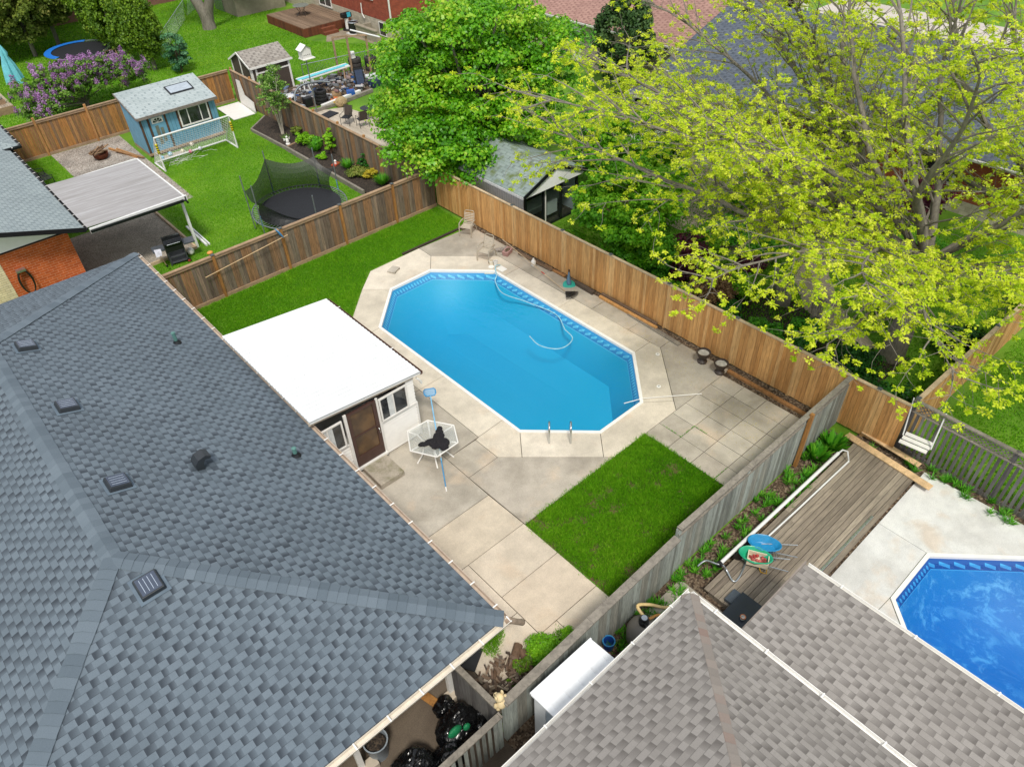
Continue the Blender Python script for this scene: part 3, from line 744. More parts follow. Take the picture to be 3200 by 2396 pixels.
def window(parent, org, du, w, h, out, fr=.05, mull=(.5,), m_=None, depth=.05, label=None, curtains=(), sill=False):
    """window in a wall: org lower left corner, du unit dir along wall"""
    o, d, n = Vector(org), Vector(du), Vector(out); z = Vector((0, 0, 1)); R_ = Matrix((d, n, z)).transposed(); m_ = m_ or m_white
    root = MB()
    for (u0, u1, v0, v1) in ((0, w, 0, fr), (0, w, h - fr, h), (0, fr, fr, h - fr), (w - fr, w, fr, h - fr)):
        root.obox(o + d * (u0 + u1) / 2 + z * (v0 + v1) / 2 + n * depth / 2, (u1 - u0, depth, v1 - v0), R_)
    for q in mull: root.obox(o + d * w * q + z * h / 2 + n * depth * .4, (fr * .7, depth * .8, h - 2 * fr), R_)
    f = root.build('window', m_, parent)
    if label: f['label'] = label
    g = MB(); g.obox(o + d * w / 2 + z * h / 2 + n * .012, (w - fr * 1.6, .01, h - fr * 1.6), R_); g.build('pane', m_glass, f)
    for c0, c1 in curtains:
        cb = MB(); k = 6
        for i in range(k):
            a0 = c0 + (c1 - c0) * i / k; a1 = c0 + (c1 - c0) * (i + 1) / k
            p = [o + d * w * a0 + n * (.022 + .006 * (i % 2)), o + d * w * a1 + n * (.022 + .006 * ((i + 1) % 2))]
            cb.add([p[0] + z * fr, p[1] + z * fr, p[1] + z * (h - fr), p[0] + z * (h - fr)], [(0, 1, 2, 3)])
        cb.build('curtain', m_curtain, f)
    return f
window(sr, (4.95, Y - .03, 1.31), (1, 0, 0), .95, .98, (0, -1, 0), curtains=((.4, .68),))
window(sr, (7.12, Y - .03, 1.42), (1, 0, 0), .96, .88, (0, -1, 0), curtains=((.3, .5),))
for k in range(3): window(sr, (sx1 + .02, sy0 + .35 + k * 1.43, 1.42), (0, 1, 0), 1.38, .95, (1, 0, 0), m_=m_white)
m_dbrown = flat('brown_door_paint', C('4b342f'), .4, var=.08)
dr = MB(); dx0, dx1 = 6.08, 7.02
for (u0, u1, v0, v1) in ((dx0, dx0 + .09, .3, 2.38), (dx1 - .12, dx1, .3, 2.35), (dx0 + .09, dx1 - .12, .3, .68), (dx0 + .09, dx1 - .12, 2.3, 2.38)): dr.box(u0, u1, Y - .08, Y - .02, v0, v1)
dr.box(dx0 + .09, dx1 - .12, Y - .072, Y - .03, 1.42, 1.46)
door = dr.build('door', m_dbrown, sr)
gb = MB(); gb.box(dx0 + .08, dx1 - .11, Y - .05, Y - .04, .68, 2.31)
t = NT('screen_door_glass'); t.col(t.ramp(t.noise(t.pos(), 1.6, 3), [(.4, C('4a3a2c')), (.6, C('6b5238'))])); t.rough(.12); gb.build('pane', t.m, door)
hb = MB(); hb.tube([(dx1 - .07, Y - .09, 1.15), (dx1 - .07, Y - .13, 1.17), (dx1 - .07, Y - .13, 1.32), (dx1 - .07, Y - .09, 1.34)], .012); hb.build('handle', m_chrome, door)
sb = MB(); sb.box(dx0 - .03, dx1 + .05, Y - .14, Y - .02, .2, .28); sb.build('threshold', m_white, sr)
dt = MB(); dt.box(5.98, 6.07, Y - .06, Y - .01, .2, 2.4); dt.box(7.03, 7.1, Y - .06, Y - .01, .2, 2.38); dt.build('door_trim', m_white, sr)
ps = MB(); ps.tube([(8.47, 14.2, 2.3), (8.55, 14.18, 2.2), (8.62, 14.2, 2.02)], .035); ps.build('downspout', m_white, sr)
st = T('step', 'rough concrete step with mossy edge under the brown screen door', 'step', (6.6, 13.7, .04))
MB().box(6.17, 6.99, 13.2, 14.2, .04, .24).build('block', ground('mossy_concrete', [(.3, C('7d7a5c')), (.48, C('a59c8d')), (.7, C('b9ae9e'))], 2.5, 40), st, bevel=.02)
# ---------------------------------------------------------------- fences
W_BROWN = [C('7d6248'), C('9a7450'), C('6a5b4d'), C('8a7c6c'), C('a67a4c'), C('635a50'), C('8a7a66')]
W_ORANGE = [C('a0713f'), C('b78045'), C('856547'), C('c08c54'), C('6f5c4c'), C('ab7d4c')]
W_CEDAR = [C('cf9a5c'), C('dba869'), C('c48c4e'), C('e3b67a'), C('d5a062'), C('be8a50')]
W_GREY = [C('8b9088'), C('a0a59e'), C('787a73'), C('aeb5ae'), C('858379'), C('9b9a90')]
m_wB = wood('weathered_brown_boards', W_BROWN, (9, 9, .9), .45)
m_wO = wood('stained_orange_boards', W_ORANGE, (9, 9, .9), .5)
m_wC = wood('new_cedar_boards', W_CEDAR, (9, 9, .8), .6)
m_wG = wood('silver_grey_boards', W_GREY, (9, 9, .9), .55)
m_wD = wood('dark_grey_pickets', [C('5f5b59'), C('72706e'), C('54504f'), C('7d7b78')], (9, 9, .9), .6)
m_rail = wood('rail_wood', [C('9c8268'), C('a98d70'), C('8f7760')], (3, 3, 9), .7)
m_railG = wood('grey_rail_wood', [C('827b70'), C('8e877c'), C('746d63')], (4, 4, 6), .6)
m_railC = wood('new_cap_rail', [C('bfa88a'), C('c9b292'), C('b59d80')], (4, 4, 6), .8)
m_postO = wood('amber_post_wood', [C('9a6a34'), C('a8763c'), C('8c6236')], (7, 7, 1), .6)
m_postcap = flat('post_cap_grey', C('4e5456'), .5)

def fence(name, label, cat, p0, p1, h, mb_, mr_, mp_, posts, bw=.14, gap=.007, th=.02, side=1, psz=.1, prise=.06, cap_w=.14, cap_h=.04, z0=.08,
          bottom=True, caps=None, group=None, under=True, both=False, lattice=0, backgap=False, prot=None):
    """straight fence from p0 to p1; side=+1 puts the boards on the left of the direction, posts proud on the right"""
    a, b = Vector((*p0, 0)), Vector((*p1, 0)); L = (b - a).length; ang = math.atan2(b.y - a.y, b.x - a.x)
    r = T(name, label, cat, a, ang, group)
    edges = sorted(set([0] + [p for p in posts if 0 < p < L] + [L]))
    hb = h - lattice
    for i in range(len(edges) - 1):
        e0, e1 = edges[i], edges[i + 1]; q = MB(); x = e0 + .002; k = 0
        while x < e1 - .03:
            w_ = min(bw * random.uniform(.94, 1.04), e1 - x); off = random.uniform(-.003, .003) ; zt_ = hb + random.uniform(-.008, .004)
            y = side * (.012 + th / 2) + off
            q.box(x, x + w_ - gap, y - th / 2, y + th / 2, z0 + random.uniform(0, .015), zt_ - .015)
            if both and k % 1 == 0:
                q.box(x + bw * .5, x + bw * .5 + w_ * .8, -side * (.03 + th) - .01, -side * .03 - .01, z0, zt_ - .02)
            x += w_ + (bw * .8 if both else 0); k += 1
        q.build('board_panel', mb_, r, w=False)
        if lattice:
            q = MB(); s_ = .13; x = e0
            while x < e1:
                q.bar((x, -.005, hb + .02), (min(x + lattice - .04, e1), -.005, hb + lattice - .02), .008, .032)
                q.bar((min(x + lattice - .04, e1), .006, hb + .02), (x, .006, hb + lattice - .02), .008, .032); x += s_
            q.build('lattice', m_railG, r, w=False)
        c = MB(); c.box(e0 + .004, e1 - .004, -cap_w / 2, cap_w / 2, h, h + cap_h)
        if under: c.box(e0 + .01, e1 - .01, -side * .045, -side * .008, h - .1, h - .002)
        if lattice: c.box(e0 + .01, e1 - .01, -.04, .045, hb - .01, hb + .025)
        c.build('top_rail', mr_, r, w=False)
        if bottom:
            c = MB(); c.box(e0 + .005, e1 - .005, -side * .05, side * .005 - side * .01, .0, .15); c.build('bottom_board', mr_, r, w=False)
    for p in posts:
        c = MB(); yc = -side * (psz / 2 - .02) if side else 0
        c.box(p - psz / 2, p + psz / 2, yc - psz / 2, yc + psz / 2, 0, h + prise); po = c.build('post', mp_, r, w=False)
        if caps:
            c = MB(); t = psz / 2 + .02; c.box(p - t, p + t, yc - t, yc + t, h + prise, h + prise + .025)
            c.add([(p - t * .9, yc - t * .9, h + prise + .025), (p + t * .9, yc - t * .9, h + prise + .025), (p + t * .9, yc + t * .9, h + prise + .025), (p - t * .9, yc + t * .9, h + prise + .025), (p, yc, h + prise + .07)], [(0, 1, 4), (1, 2, 4), (2, 3, 4), (3, 0, 4)])
            c.build('post_cap', caps, po, w=False)
    return r
fence('cedar_fence', 'tall honey coloured new cedar board fence along the right side of the pool', 'fence', (17.98, 25.8), (17.98, 3.95), 1.88, m_wC, m_railC, m_wC,
      [5.2, 8.1, 10.6, 13.3, 16.1, 18.35, 20.9], side=-1, psz=.09, prise=.03, cap_w=.1, caps=m_postcap, bottom=False)
fence('board_fence', 'dark weathered brown board fence between the pool lawn and the yard with the net trampoline', 'fence', (4.95, 25.82), (17.9, 25.82), 1.83, m_wB, m_rail, m_postO,
      [2.44, 5.3, 8.05, 10.7], side=1, psz=.1, prise=.07, caps=m_postcap)
fence('board_fence', 'brown board fence behind the black mulch flower bed', 'fence', (17.62, 45.5), (17.62, 25.95), 1.83, m_wB, m_rail, m_wO,
      [.06, 2.5, 4.9, 7.3, 9.7, 12.1, 14.5, 17.], side=-1, psz=.1, prise=.15, both=False)
fence('board_fence', 'orange and grey streaked board fence behind the gravel and the blue shed', 'fence', (-2, 45.6), (17.5, 45.6), 1.83, m_wO, m_rail, m_wO,
      [3.0, 5.6, 8.55, 11.2, 14.4, 17.0], side=1, psz=.11, prise=.22)
fence('lattice_fence', 'silver grey board fence with lattice strip and flat cap beside the grass square', 'fence', (9.95, 5.72), (17.9, 5.72), 1.88, m_wG, m_railG, m_wG,
      [.05, 2.9, 5.55], side=-1, psz=.1, prise=-.05, cap_w=.15, lattice=.26, under=False)
q = T('fence_brace', 'leaning orange timber post against the grey lattice fence', 'post', (15.5, 5.6, 0)); MB().bar((15.5, 5.6, 0), (15.62, 5.62, 2.0), .1, .1).build('timber', m_postO, q)
fence('grey_fence', 'lower weathered grey board fence with sagging top board beside the patio', 'fence', (4.12, 5.5), (9.85, 5.66), 1.68, m_wG, m_railG, m_wG,
      [.05, 2.6, 4.1], side=-1, psz=.1, prise=.0, cap_w=.2, under=True)
fence('picket_fence', 'grey picket fence with wide gaps at the bottom edge by the garbage bags', 'fence', (-1.5, 5.42), (4.0, 5.46), 1.45, m_wG, m_railG, m_wG,
      [.1, 2.6, 5.45], side=-1, psz=.1, prise=.0, cap_w=.14, bw=.16, gap=.07, bottom=False)
fence('wooden_gate', 'dark slatted wooden gate between the house corner and the grey fence', 'gate', (4.02, 5.6), (3.95, 6.95), 1.55, m_wD, m_railG, m_wD, [.05, 1.3], side=-1, psz=.09, prise=.02, cap_w=.13, bottom=False, gap=.012)
r = fence('spaced_fence', 'dark grey picket fence with lattice top at the right edge behind the white swing', 'fence', (18.25, 4.0), (18.05, -4), 1.9, m_wD, m_railG, m_wD, [.06, 2.75, 5.4], bw=.15, gap=.07, side=-1, psz=.1, prise=.05, cap_w=.12, lattice=.36, bottom=True, under=False)
fence('plank_fence', 'pale timber fence running away to the right behind the cedar fence corner', 'fence', (18.35, 3.95), (31, 3.6), 1.85, m_wC, m_railC, m_wC, [.1, 2.6, 5.1, 7.6, 10.1], side=-1, psz=.09, prise=.03, cap_w=.13, caps=m_postcap)
# chain link fences far away
def chainlink(label, pts, h=1.2):
    r = T('chain_link_fence', label, 'fence', (*pts[0], 0)); g = MB()
    for i in range(len(pts) - 1):
        a, b = Vector((*pts[i], 0)), Vector((*pts[i + 1], 0)); L = (b - a).length; d = (b - a) / L; s_ = .22; k = 0
        n = int(L / s_)
        for j in range(n):
            for u in (0, 1):
                x0, x1 = j * s_, j * s_ + h
                if x1 > L: continue
                p, q = a + d * x0, a + d * x1
                g.bar(p + Vector((0, 0, 0 if u else h)), q + Vector((0, 0, h if u else 0)), .006, .006)
    g.build('wire_mesh', m_alu, r)
    g = MB()
    for i in range(len(pts) - 1): g.tube([(*pts[i], h), (*pts[i + 1], h)], .02, 6)
    g.build('top_rail', m_alu, r)
    for i in range(len(pts) - 1):
        a, b = Vector((*pts[i], 0)), Vector((*pts[i + 1], 0)); L = (b - a).length; n = max(1, int(L / 3))
        for j in range(n + 1):
            p = a + (b - a) * j / n; MB().cyl(p, .025, h + .05, 8).build('post', m_alu, r)
chainlink('thin chain link fence crossing the far lawn beside the forked tree', [(17.7, 57.5), (23.5, 66.5), (27, 70.5)])
chainlink('thin chain link fence behind the junk pile and the small brown shed', [(18.3, 45.6), (19.7, 45.4)]) if False else None
chainlink('low chain link fence between the junk heap and the raised deck lawn', [(22.0, 44.9), (30.5, 43.4)])

# ---------------------------------------------------------------- neighbour house with patio cover
m_roofB = shingle('pale_grey_shingle', C('929d9f'), C('8a9598'), C('6d797d'), row=.143, tab=.22, patch=.3, line=.6)
nb = T('house', 'brick house with pale grey gable roof behind the corrugated patio cover', 'house', (0, 37, 0))
nex, ney0, ney1, nz, ns = 4.38, 30.2, 41.0, 2.5, .32
mb = MB(); rx = -2.2; rz_ = nz + ns * (nex - rx)
mb.polymetric([(nex, ney0, nz), (nex, ney1, nz), (rx, ney1, rz_), (rx, ney0, rz_)], thick=.06)
mb.polymetric([(2 * rx - nex, ney1, nz), (2 * rx - nex, ney0, nz), (rx, ney0, rz_), (rx, ney1, rz_)], thick=.06); mb.build('roof', m_roofB, nb)
mb = MB(); mb.polymetric([(-8, 31.0, 0), (3.85, 31.0, 0), (3.85, 31.0, 2.3), (-8, 31.0, 2.3)]); mb.polymetric([(3.85, 31.0, 0), (3.85, 40.5, 0), (3.85, 40.5, 2.4), (3.85, 31, 2.4)])
mb.build('brick_wall', brickm('orange_brick', C('b4501f'), C('c8612b'), C('cf9a7a'), bw=.3, rh=.1), nb)
mb = MB(); mb.polymetric([(-8.2, 30.97, 2.3), (3.9, 30.97, 2.3), (3.95, 30.97, 2.55), (rx, 30.97, rz_ - .08), (-8.2, 30.97, 2.6)]); mb.build('gable_siding', flat('gable_white', C('fafafa'), .6, var=.02), nb)
mb = MB(); mb.bar((nex + .02, 30.17, nz - .06), (rx, 30.17, rz_ - .06), .03, .18); mb.box(-8, 3.95, 30.96, 30.985, 2.24, 2.3); mb.box(-8, 4.3, 30.2, 31.0, 2.42, 2.46) if False else None; mb.build('rake_trim', m_darkmetal, nb)
mb = MB(); mb.polymetric([(-8, 30.985, 0), (1.25, 30.985, 0), (1.25, 30.985, 1.8), (.7, 30.985, 2.22), (-8, 30.985, 2.22)]) if False else mb.polymetric([(-8, 30.98, 0), (1.28, 30.98, 0), (1.28, 30.98, 2.05), (-8, 30.98, 2.05)]); mb.build('cream_brick_wall', brickm('cream_brick', C('d8c9a4'), C('e0d3b2'), C('a39678'), bw=.3, rh=.09), nb)
gutter(nb, (nex, ney0, nz - .02), (nex, ney1, nz - .02), (1, 0, 0), m_darkmetal, strap=.6)
mb = MB(); mb.cyl((1.9, 35.2, nz + ns * (nex - 1.9) - .1), .09, .5, 12); mb.build('roof_pipe', m_black, nb)
gw = T('house', 'grey roof corner of a low wing at the left edge beyond the bench', 'house wing', (0, 44, 0))
mb = MB(); mb.polymetric([(4.8, 40.6, 2.6), (4.8, 48, 2.6), (0, 48, 4.1), (0, 45.4, 4.1)], org=(4.8, 40.6, 2.6), udir=(0, 1, 0), thick=.06); mb.polymetric([(-3, 40.6, 2.6), (4.8, 40.6, 2.6), (0, 45.4, 4.1), (-3, 45.4, 4.1)], thick=.06); mb.build('roof', m_roofB, gw)
gutter(gw, (-3, 40.6, 2.58), (4.9, 40.6, 2.58), (0, -1, 0), m_darkmetal, strap=.6); gutter(gw, (4.8, 40.6, 2.58), (4.8, 48, 2.58), (1, 0, 0), m_darkmetal, strap=.6)
mb = MB(); mb.polymetric([(-3, 41.1, 0), (4.3, 41.1, 0), (4.3, 41.1, 2.5), (-3, 41.1, 2.5)]); mb.polymetric([(4.3, 41.1, 0), (4.3, 48, 0), (4.3, 48, 2.5), (4.3, 41.1, 2.5)]); mb.build('wall', bpy.data.materials['orange_brick'], gw)
# hose loop on a wall bracket
hs = T('garden_hose', 'black garden hose looped over a grey wall bracket on the orange brick wall', 'hose', (1.9, 30.9, 1.0))
mb = MB(); mb.box(1.62, 1.95, 30.78, 30.97, 1.42, 1.5); mb.build('bracket', m_alu, hs)
mb = MB()
for k in range(3):
    pts = [(1.79 + (.2 + .02 * k) * math.sin(a) * (1 if True else 1), 30.82 + .03 * k, .95 + .52 * math.cos(a)) for a in [i * 2 * math.pi / 26 for i in range(27)]]
    mb.tube(pts, .02, 6)
mb.build('hose_coil', m_black, hs, smooth=True)
# corrugated patio cover
pc = T('patio_cover', 'corrugated grey striped patio roof on white posts joined to the brick house', 'patio cover', (6.3, 32.7, 0))
t = NT('corrugated_panel'); p = t.pos(); sp = t.n.new('ShaderNodeSeparateXYZ'); t.l.new(p, sp.inputs[0])
st_ = t.noise(t.map(p, (.22, 4.5, 1)), 1.6, 6, .7); c = t.ramp(st_, [(.3, C('868483')), (.5, C('949293')), (.7, C('a8a8ab'))]); c = t.mix(1., c, t.ramp(t.math('FRACT', t.math('MULTIPLY', sp.outputs[1], 13.3)), [(0, .72), (.35, 1.08), (.8, 1.02), (1, .75)]), 'MULTIPLY')
t.col(c); t.rough(.4); m_corr = t.m
V_, F_ = [], []; N_ = 136; y0_, y1_ = 30.1, 35.2
for i in range(N_ + 1):
    y = y0_ + (y1_ - y0_) * i / N_; z = .014 * (1 if i % 2 else -1)
    for x in (4.45, 8.3): V_.append((x, y, 2.56 - .03 * (x - 4.45) + z))
for i in range(N_): F_.append((2 * i, 2 * i + 1, 2 * i + 3, 2 * i + 2))
mb = MB(); mb.add(V_, F_); mb.build('roof_panel', m_corr, pc)
mb = MB(); mb.box(8.3, 8.36, 30.0, 35.25, 2.3, 2.48); mb.box(4.5, 8.4, 30.0, 30.09, 2.3, 2.5); mb.box(4.5, 8.3, 35.2, 35.26, 2.36, 2.5); mb.build('beam', m_whitemetal, pc)
for y in (30.35, 35.0): MB().box(8.18, 8.28, y - .05, y + .05, 0, 2.4).build('post', m_whitemetal, pc)
gutter(pc, (4.5, 29.97, 2.46), (8.2, 29.97, 2.4), (0, -1, 0), m_darkmetal, strap=9, w=.09)
MB().tube([(8.15, 29.92, 2.4), (8.3, 29.9, 2.34), (8.36, 29.95, 2.2)], .04).build('downspout', m_darkmetal, pc)
mb = MB(); mb.box(8.08, 8.17, 30.3, 35.1, 0, .14); mb.box(5.4, 8.17, 30.2, 30.29, 0, .13); tag(mb.build('timber_edging', m_railC), 'pale timber edging round the brown gravel pad', 'edging')
mb = MB(); mb.bar((8.6, 32.3, .06), (8.55, 30.1, .06), .09, .1); mb.bar((8.72, 32.3, .05), (8.68, 30.1, .05), .06, .08); tag(mb.build('fence_post', m_whitemetal), 'white vinyl rail lying on the lawn beside the patio post', 'rail')

# ---------------------------------------------------------------- blue shed
bs = T('shed', 'sky blue wooden shed with pale shingled roof, fan light door and white window', 'shed', (12.6, 42.3, 0))
m_blue = flat('blue_shed_paint', C('6aa0bb'), .6, var=.12, scale=2)
m_roofC = shingle('pale_blue_shingle', C('aab4b5'), C('9da8a9'), C('7f8b8e'), row=.15, tab=.3, patch=.15, line=.55)
bx0, bx1, by0, by1 = 10.45, 14.62, 41.15, 43.4
mb = MB(); eh, bh = 2.15, 2.75
mb.box(bx0, bx1, by0, by1, .18, 2.1); mb.add([(bx0, by0, 2.1), (bx1, by0, 2.1), (bx1, by1, 2.1), (bx0, by1, 2.1), (bx0, by0, eh), (bx1, by0, eh), (bx1, by1, bh), (bx0, by1, bh)], [(0, 1, 5, 4), (1, 2, 6, 5), (2, 3, 7, 6), (3, 0, 4, 7)])
mb.build('wall', m_blue, bs)
mb = MB()
for k in range(22): mb.box(bx0 + .2 * k, bx0 + .2 * k + .012, by0 - .006, by0 + .002, .2, eh)
mb.build('groove', flat('blue_groove', C('3c6478'), .7), bs)
mb = MB(); mb.polymetric([(bx0 - .12, by0 - .25, eh - .02), (bx1 + .12, by0 - .25, eh - .02), (bx1 + .12, by1 + .1, bh + .07), (bx0 - .12, by1 + .1, bh + .07)], thick=.05); mb.build('roof', m_roofC, bs)
mb = MB(); mb.box(bx0 - .12, bx1 + .12, by0 - .28, by0 - .24, eh - .12, eh + .02); mb.bar((bx0 - .14, by0 - .25, eh - .04), (bx0 - .14, by1 + .1, bh + .05), .03, .1); mb.build('fascia', wood('bare_grey_trim', [C('77706a'), C('8a8178')], (4, 4, 4)), bs)
m_trimB = wood('peeling_brown_trim', [C('4c3a2c'), C('5e4835')], (6, 6, 1.4))
mb = MB()
for x in (bx0 + .02, bx0 + .42, bx0 + 1.32, bx0 + 1.98, bx0 + 3.72): mb.box(x, x + .1, by0 - .03, by0, .2 if x < bx0 + 1.8 else .95, 2.08)
mb.box(bx0 + 1.98, bx0 + 3.82, by0 - .035, by0, 2.02, 2.12); mb.build('trim', m_trimB, bs)
db = MB(); db.box(bx0 + .54, bx0 + 1.3, by0 - .025, by0, .2, 2.02); d_ = db.build('door', m_blue, bs)
fb = MB(); fb.box(bx0 + .62, bx0 + 1.22, by0 - .045, by0 - .026, 1.62, 1.92); fl = fb.build('fan_light', m_white, d_)
fb = MB(); cx_, cz_ = bx0 + .92, 1.66
for k in range(4):
    a0, a1 = math.pi * (k + .12) / 4, math.pi * (k + .88) / 4
    fb.add([(cx_ + .06 * math.cos(a0), by0 - .048, cz_ + .05 * math.sin(a0)), (cx_ + .25 * math.cos(a0), by0 - .048, cz_ + .22 * math.sin(a0)), (cx_ + .25 * math.cos((a0 + a1) / 2), by0 - .048, cz_ + .22 * math.sin((a0 + a1) / 2)), (cx_ + .25 * math.cos(a1), by0 - .048, cz_ + .22 * math.sin(a1)), (cx_ + .06 * math.cos(a1), by0 - .048, cz_ + .05 * math.sin(a1))], [(0, 1, 2, 3, 4)])
fb.build('pane', m_glass, fl)
fb = MB(); fb.box(bx0 + .72, bx0 + .9, by0 - .03, by0 - .026, .5, 1.5); fb.box(bx0 + .96, bx0 + 1.12, by0 - .03, by0 - .026, .6, 1.35); fb.build('peeled_patch', flat('bare_board', C('6c7468'), .8, var=.2), d_)
window(bs, (bx0 + 2.08, by0 - .02, 1.05), (1, 0, 0), 1.64, .95, (0, -1, 0), mull=(.3, .72), fr=.07)
mb = MB(); mb.box(bx0 + 2.3, bx0 + 3.65, by0 + .95, by0 + 1.75, eh + .33, eh + .4); mb.rot(Matrix.Rotation(math.atan(.6 / 2.25), 3, 'X'), (bx0 + 3.4, by0 + 1.15, eh + .33))
sk = mb.build('skylight', m_darkmetal, bs); mb = MB(); mb.box(bx0 + 2.38, bx0 + 3.57, by0 + 1.03, by0 + 1.67, eh + .4, eh + .41); mb.rot(Matrix.Rotation(math.atan(.6 / 2.25), 3, 'X'), (bx0 + 3.4, by0 + 1.15, eh + .33)); mb.build('pane', flat('skylight_glass', C('a9b3bd'), .1, var=.1), sk)
mb = MB(); mb.box(bx0 - .05, bx1 + .1, by0 - .12, by0 + .0, .1, .19); mb.box(bx0, bx0 + .1, by0 + .1, by1, 0, .18); mb.box(bx0, bx1, by0 + .05, by0 + .1, 0, .1); mb.build('skid', m_rail, bs)
rp_ = T('ramp', 'white board ramp lying flat by the blue shed corner', 'board', (16.6, 43.7, 0)); MB().add([(15.95, 42.6, .02), (17.3, 42.6, .02), (17.4, 44.9, .1), (16.0, 44.9, .1), (15.95, 42.6, .06), (17.3, 42.6, .06), (17.4, 44.9, .14), (16.0, 44.9, .14)], [(3, 2, 1, 0), (4, 5, 6, 7), (0, 1, 5, 4), (1, 2, 6, 5), (2, 3, 7, 6), (3, 0, 4, 7)]).build('board', m_white, rp_)
mb = MB(); mb.add([(17.4, 42.7, 0), (17.4, 44.6, 0), (17.5, 44.7, 1.5), (17.5, 44.2, 1.5), (17.48, 43.9, .75), (17.45, 42.8, .6)], [(0, 1, 2, 3, 4, 5)]); mb.add([(17.43, 42.7, 0), (17.43, 44.6, 0), (17.53, 44.7, 1.5), (17.53, 44.2, 1.5), (17.51, 43.9, .75), (17.48, 42.8, .6)], [(5, 4, 3, 2, 1, 0)])
tag(mb.build('plastic_panel', m_white), 'cut white panel leaning on the brown fence behind the white ramp', 'panel')
# ---------------------------------------------------------------- soccer goal and balls
gl_ = T('soccer_goal', 'white frame soccer goal with sagging white net in front of the blue shed', 'soccer goal', (12.3, 39.5, 0))
X0, X1, YF, YB, HG = 10.3, 14.32, 38.85, 40.2, 1.75
mb = MB(); mb.tube([(X0, YF, 0), (X0, YF + .05, HG), (X1, YF + .05, HG), (X1, YF, 0)], .05, 8)
for x in (X0, X1): mb.tube([(x, YF, .04), (x, YB, .04)], .045, 8); mb.tube([(x, YF + .05, HG - .05), (x, YB, .05)], .03, 8)
mb.tube([(X0, YB, .05), (X1, YB, .05)], .05, 8)
mb.build('frame', m_whitemetal, gl_)
mb = MB()
for x in (X0, X1): mb.cyl((x, YF + .025, .95), .062, .5, 10)
yw = mb.build('post_wrap', flat('yellow_wrap', C('d8c81e'), .5), gl_)
mb = MB()
for x in (X0, X1):
    for k in range(4): mb.cyl((x, YF + .025, .98 + k * .12), .0635, .045, 10)
mb.build('wrap_stripe', m_black, yw)
mb = MB(); nu, nv = 34, 15
def netp(u, v):  # v 0 top .. 1 bottom back
    x = X0 + (X1 - X0) * u; sag = .35 * math.sin(math.pi * u) * math.sin(math.pi * v)
    return Vector((x, YF + .05 + (YB - YF - .05) * v - sag * .5, (HG - .02) * (1 - v) + .06 - sag * .25 * (1 - v)))
for i in range(nu + 1): mb.tube([netp(i / nu, j / nv) for j in range(nv + 1)], .006, 3, cap=False)
for j in range(nv + 1): mb.tube([netp(i / nu, j / nv) for i in range(nu + 1)], .006, 3, cap=False)
for x in (X0, X1):
    for k in range(1, 11):
        s_ = k / 11; mb.tube([(x, YF + (YB - YF) * s_, .06), (x, YF + (YB - YF) * s_, (HG) * (1 - s_) + .05)], .006, 3); mb.tube([(x, YF, HG * s_), (x, YF + (YB - YF) * (1 - s_), HG * s_ + .02)], .006, 3)
for k in range(26):   # slack net on the grass
    a = X0 + .4 + 2.0 * random.random(); b = YF + .2 + random.random() * .9; mb.tube([(a, b, .03), (a + random.uniform(-.5, .5), b + random.uniform(-.3, .3), .05), (a + random.uniform(-.7, .7), b + random.uniform(-.5, .5), .03)], .006, 3)
mb.build('net', m_white, gl_)
for (x, y, r_, c1, c2, lb) in ((12.64, 40.88, .11, 'e8dccb', '3a3a3a', 'cream and black football under the shed edge behind the goal net'), (11.92, 40.44, .1, 'e6dfc4', '8a7a3a', 'yellowish white ball beside the paving board behind the goal'),
                       (12.2, 40.04, .1, 'e58aa0', 'f0e6e8', 'pink ball by the rear bar of the goal'), (11.26, 40.5, .12, '6fb3d0', 'e6e6e6', 'light blue ball at the left behind the goal'),
                       (10.75, 40.3, .12, '8fc4de', '3c78a0', 'pale blue ball nearest the left goal post'), (12.72, 40.0, .11, 'e9e9ee', '8c9bb0', 'white ball resting on the rear goal bar')):
    t = NT('ball_' + c1); v = t.n.new('ShaderNodeTexVoronoi'); v.inputs['Scale'].default_value = 9; t.l.new(t.objc(), v.inputs['Vector'])
    t.col(t.mix(t.math('LESS_THAN', v.outputs['Distance'], .33), C(c1), C(c2))); t.rough(.5)
    o = MB().sphere((0, 0, 0), r_, n=18, m=12).build('ball', t.m, smooth=True); o.location = (x, y, r_ + .02); tag(o, lb, 'ball', 'balls behind the soccer goal')
o = MB().box(10.9, 12.1, 40.35, 40.75, .01, .05).build('paving_board', m_joint if False else m_conc); tag(o, 'thin stone board lying under the balls behind the goal', 'board')

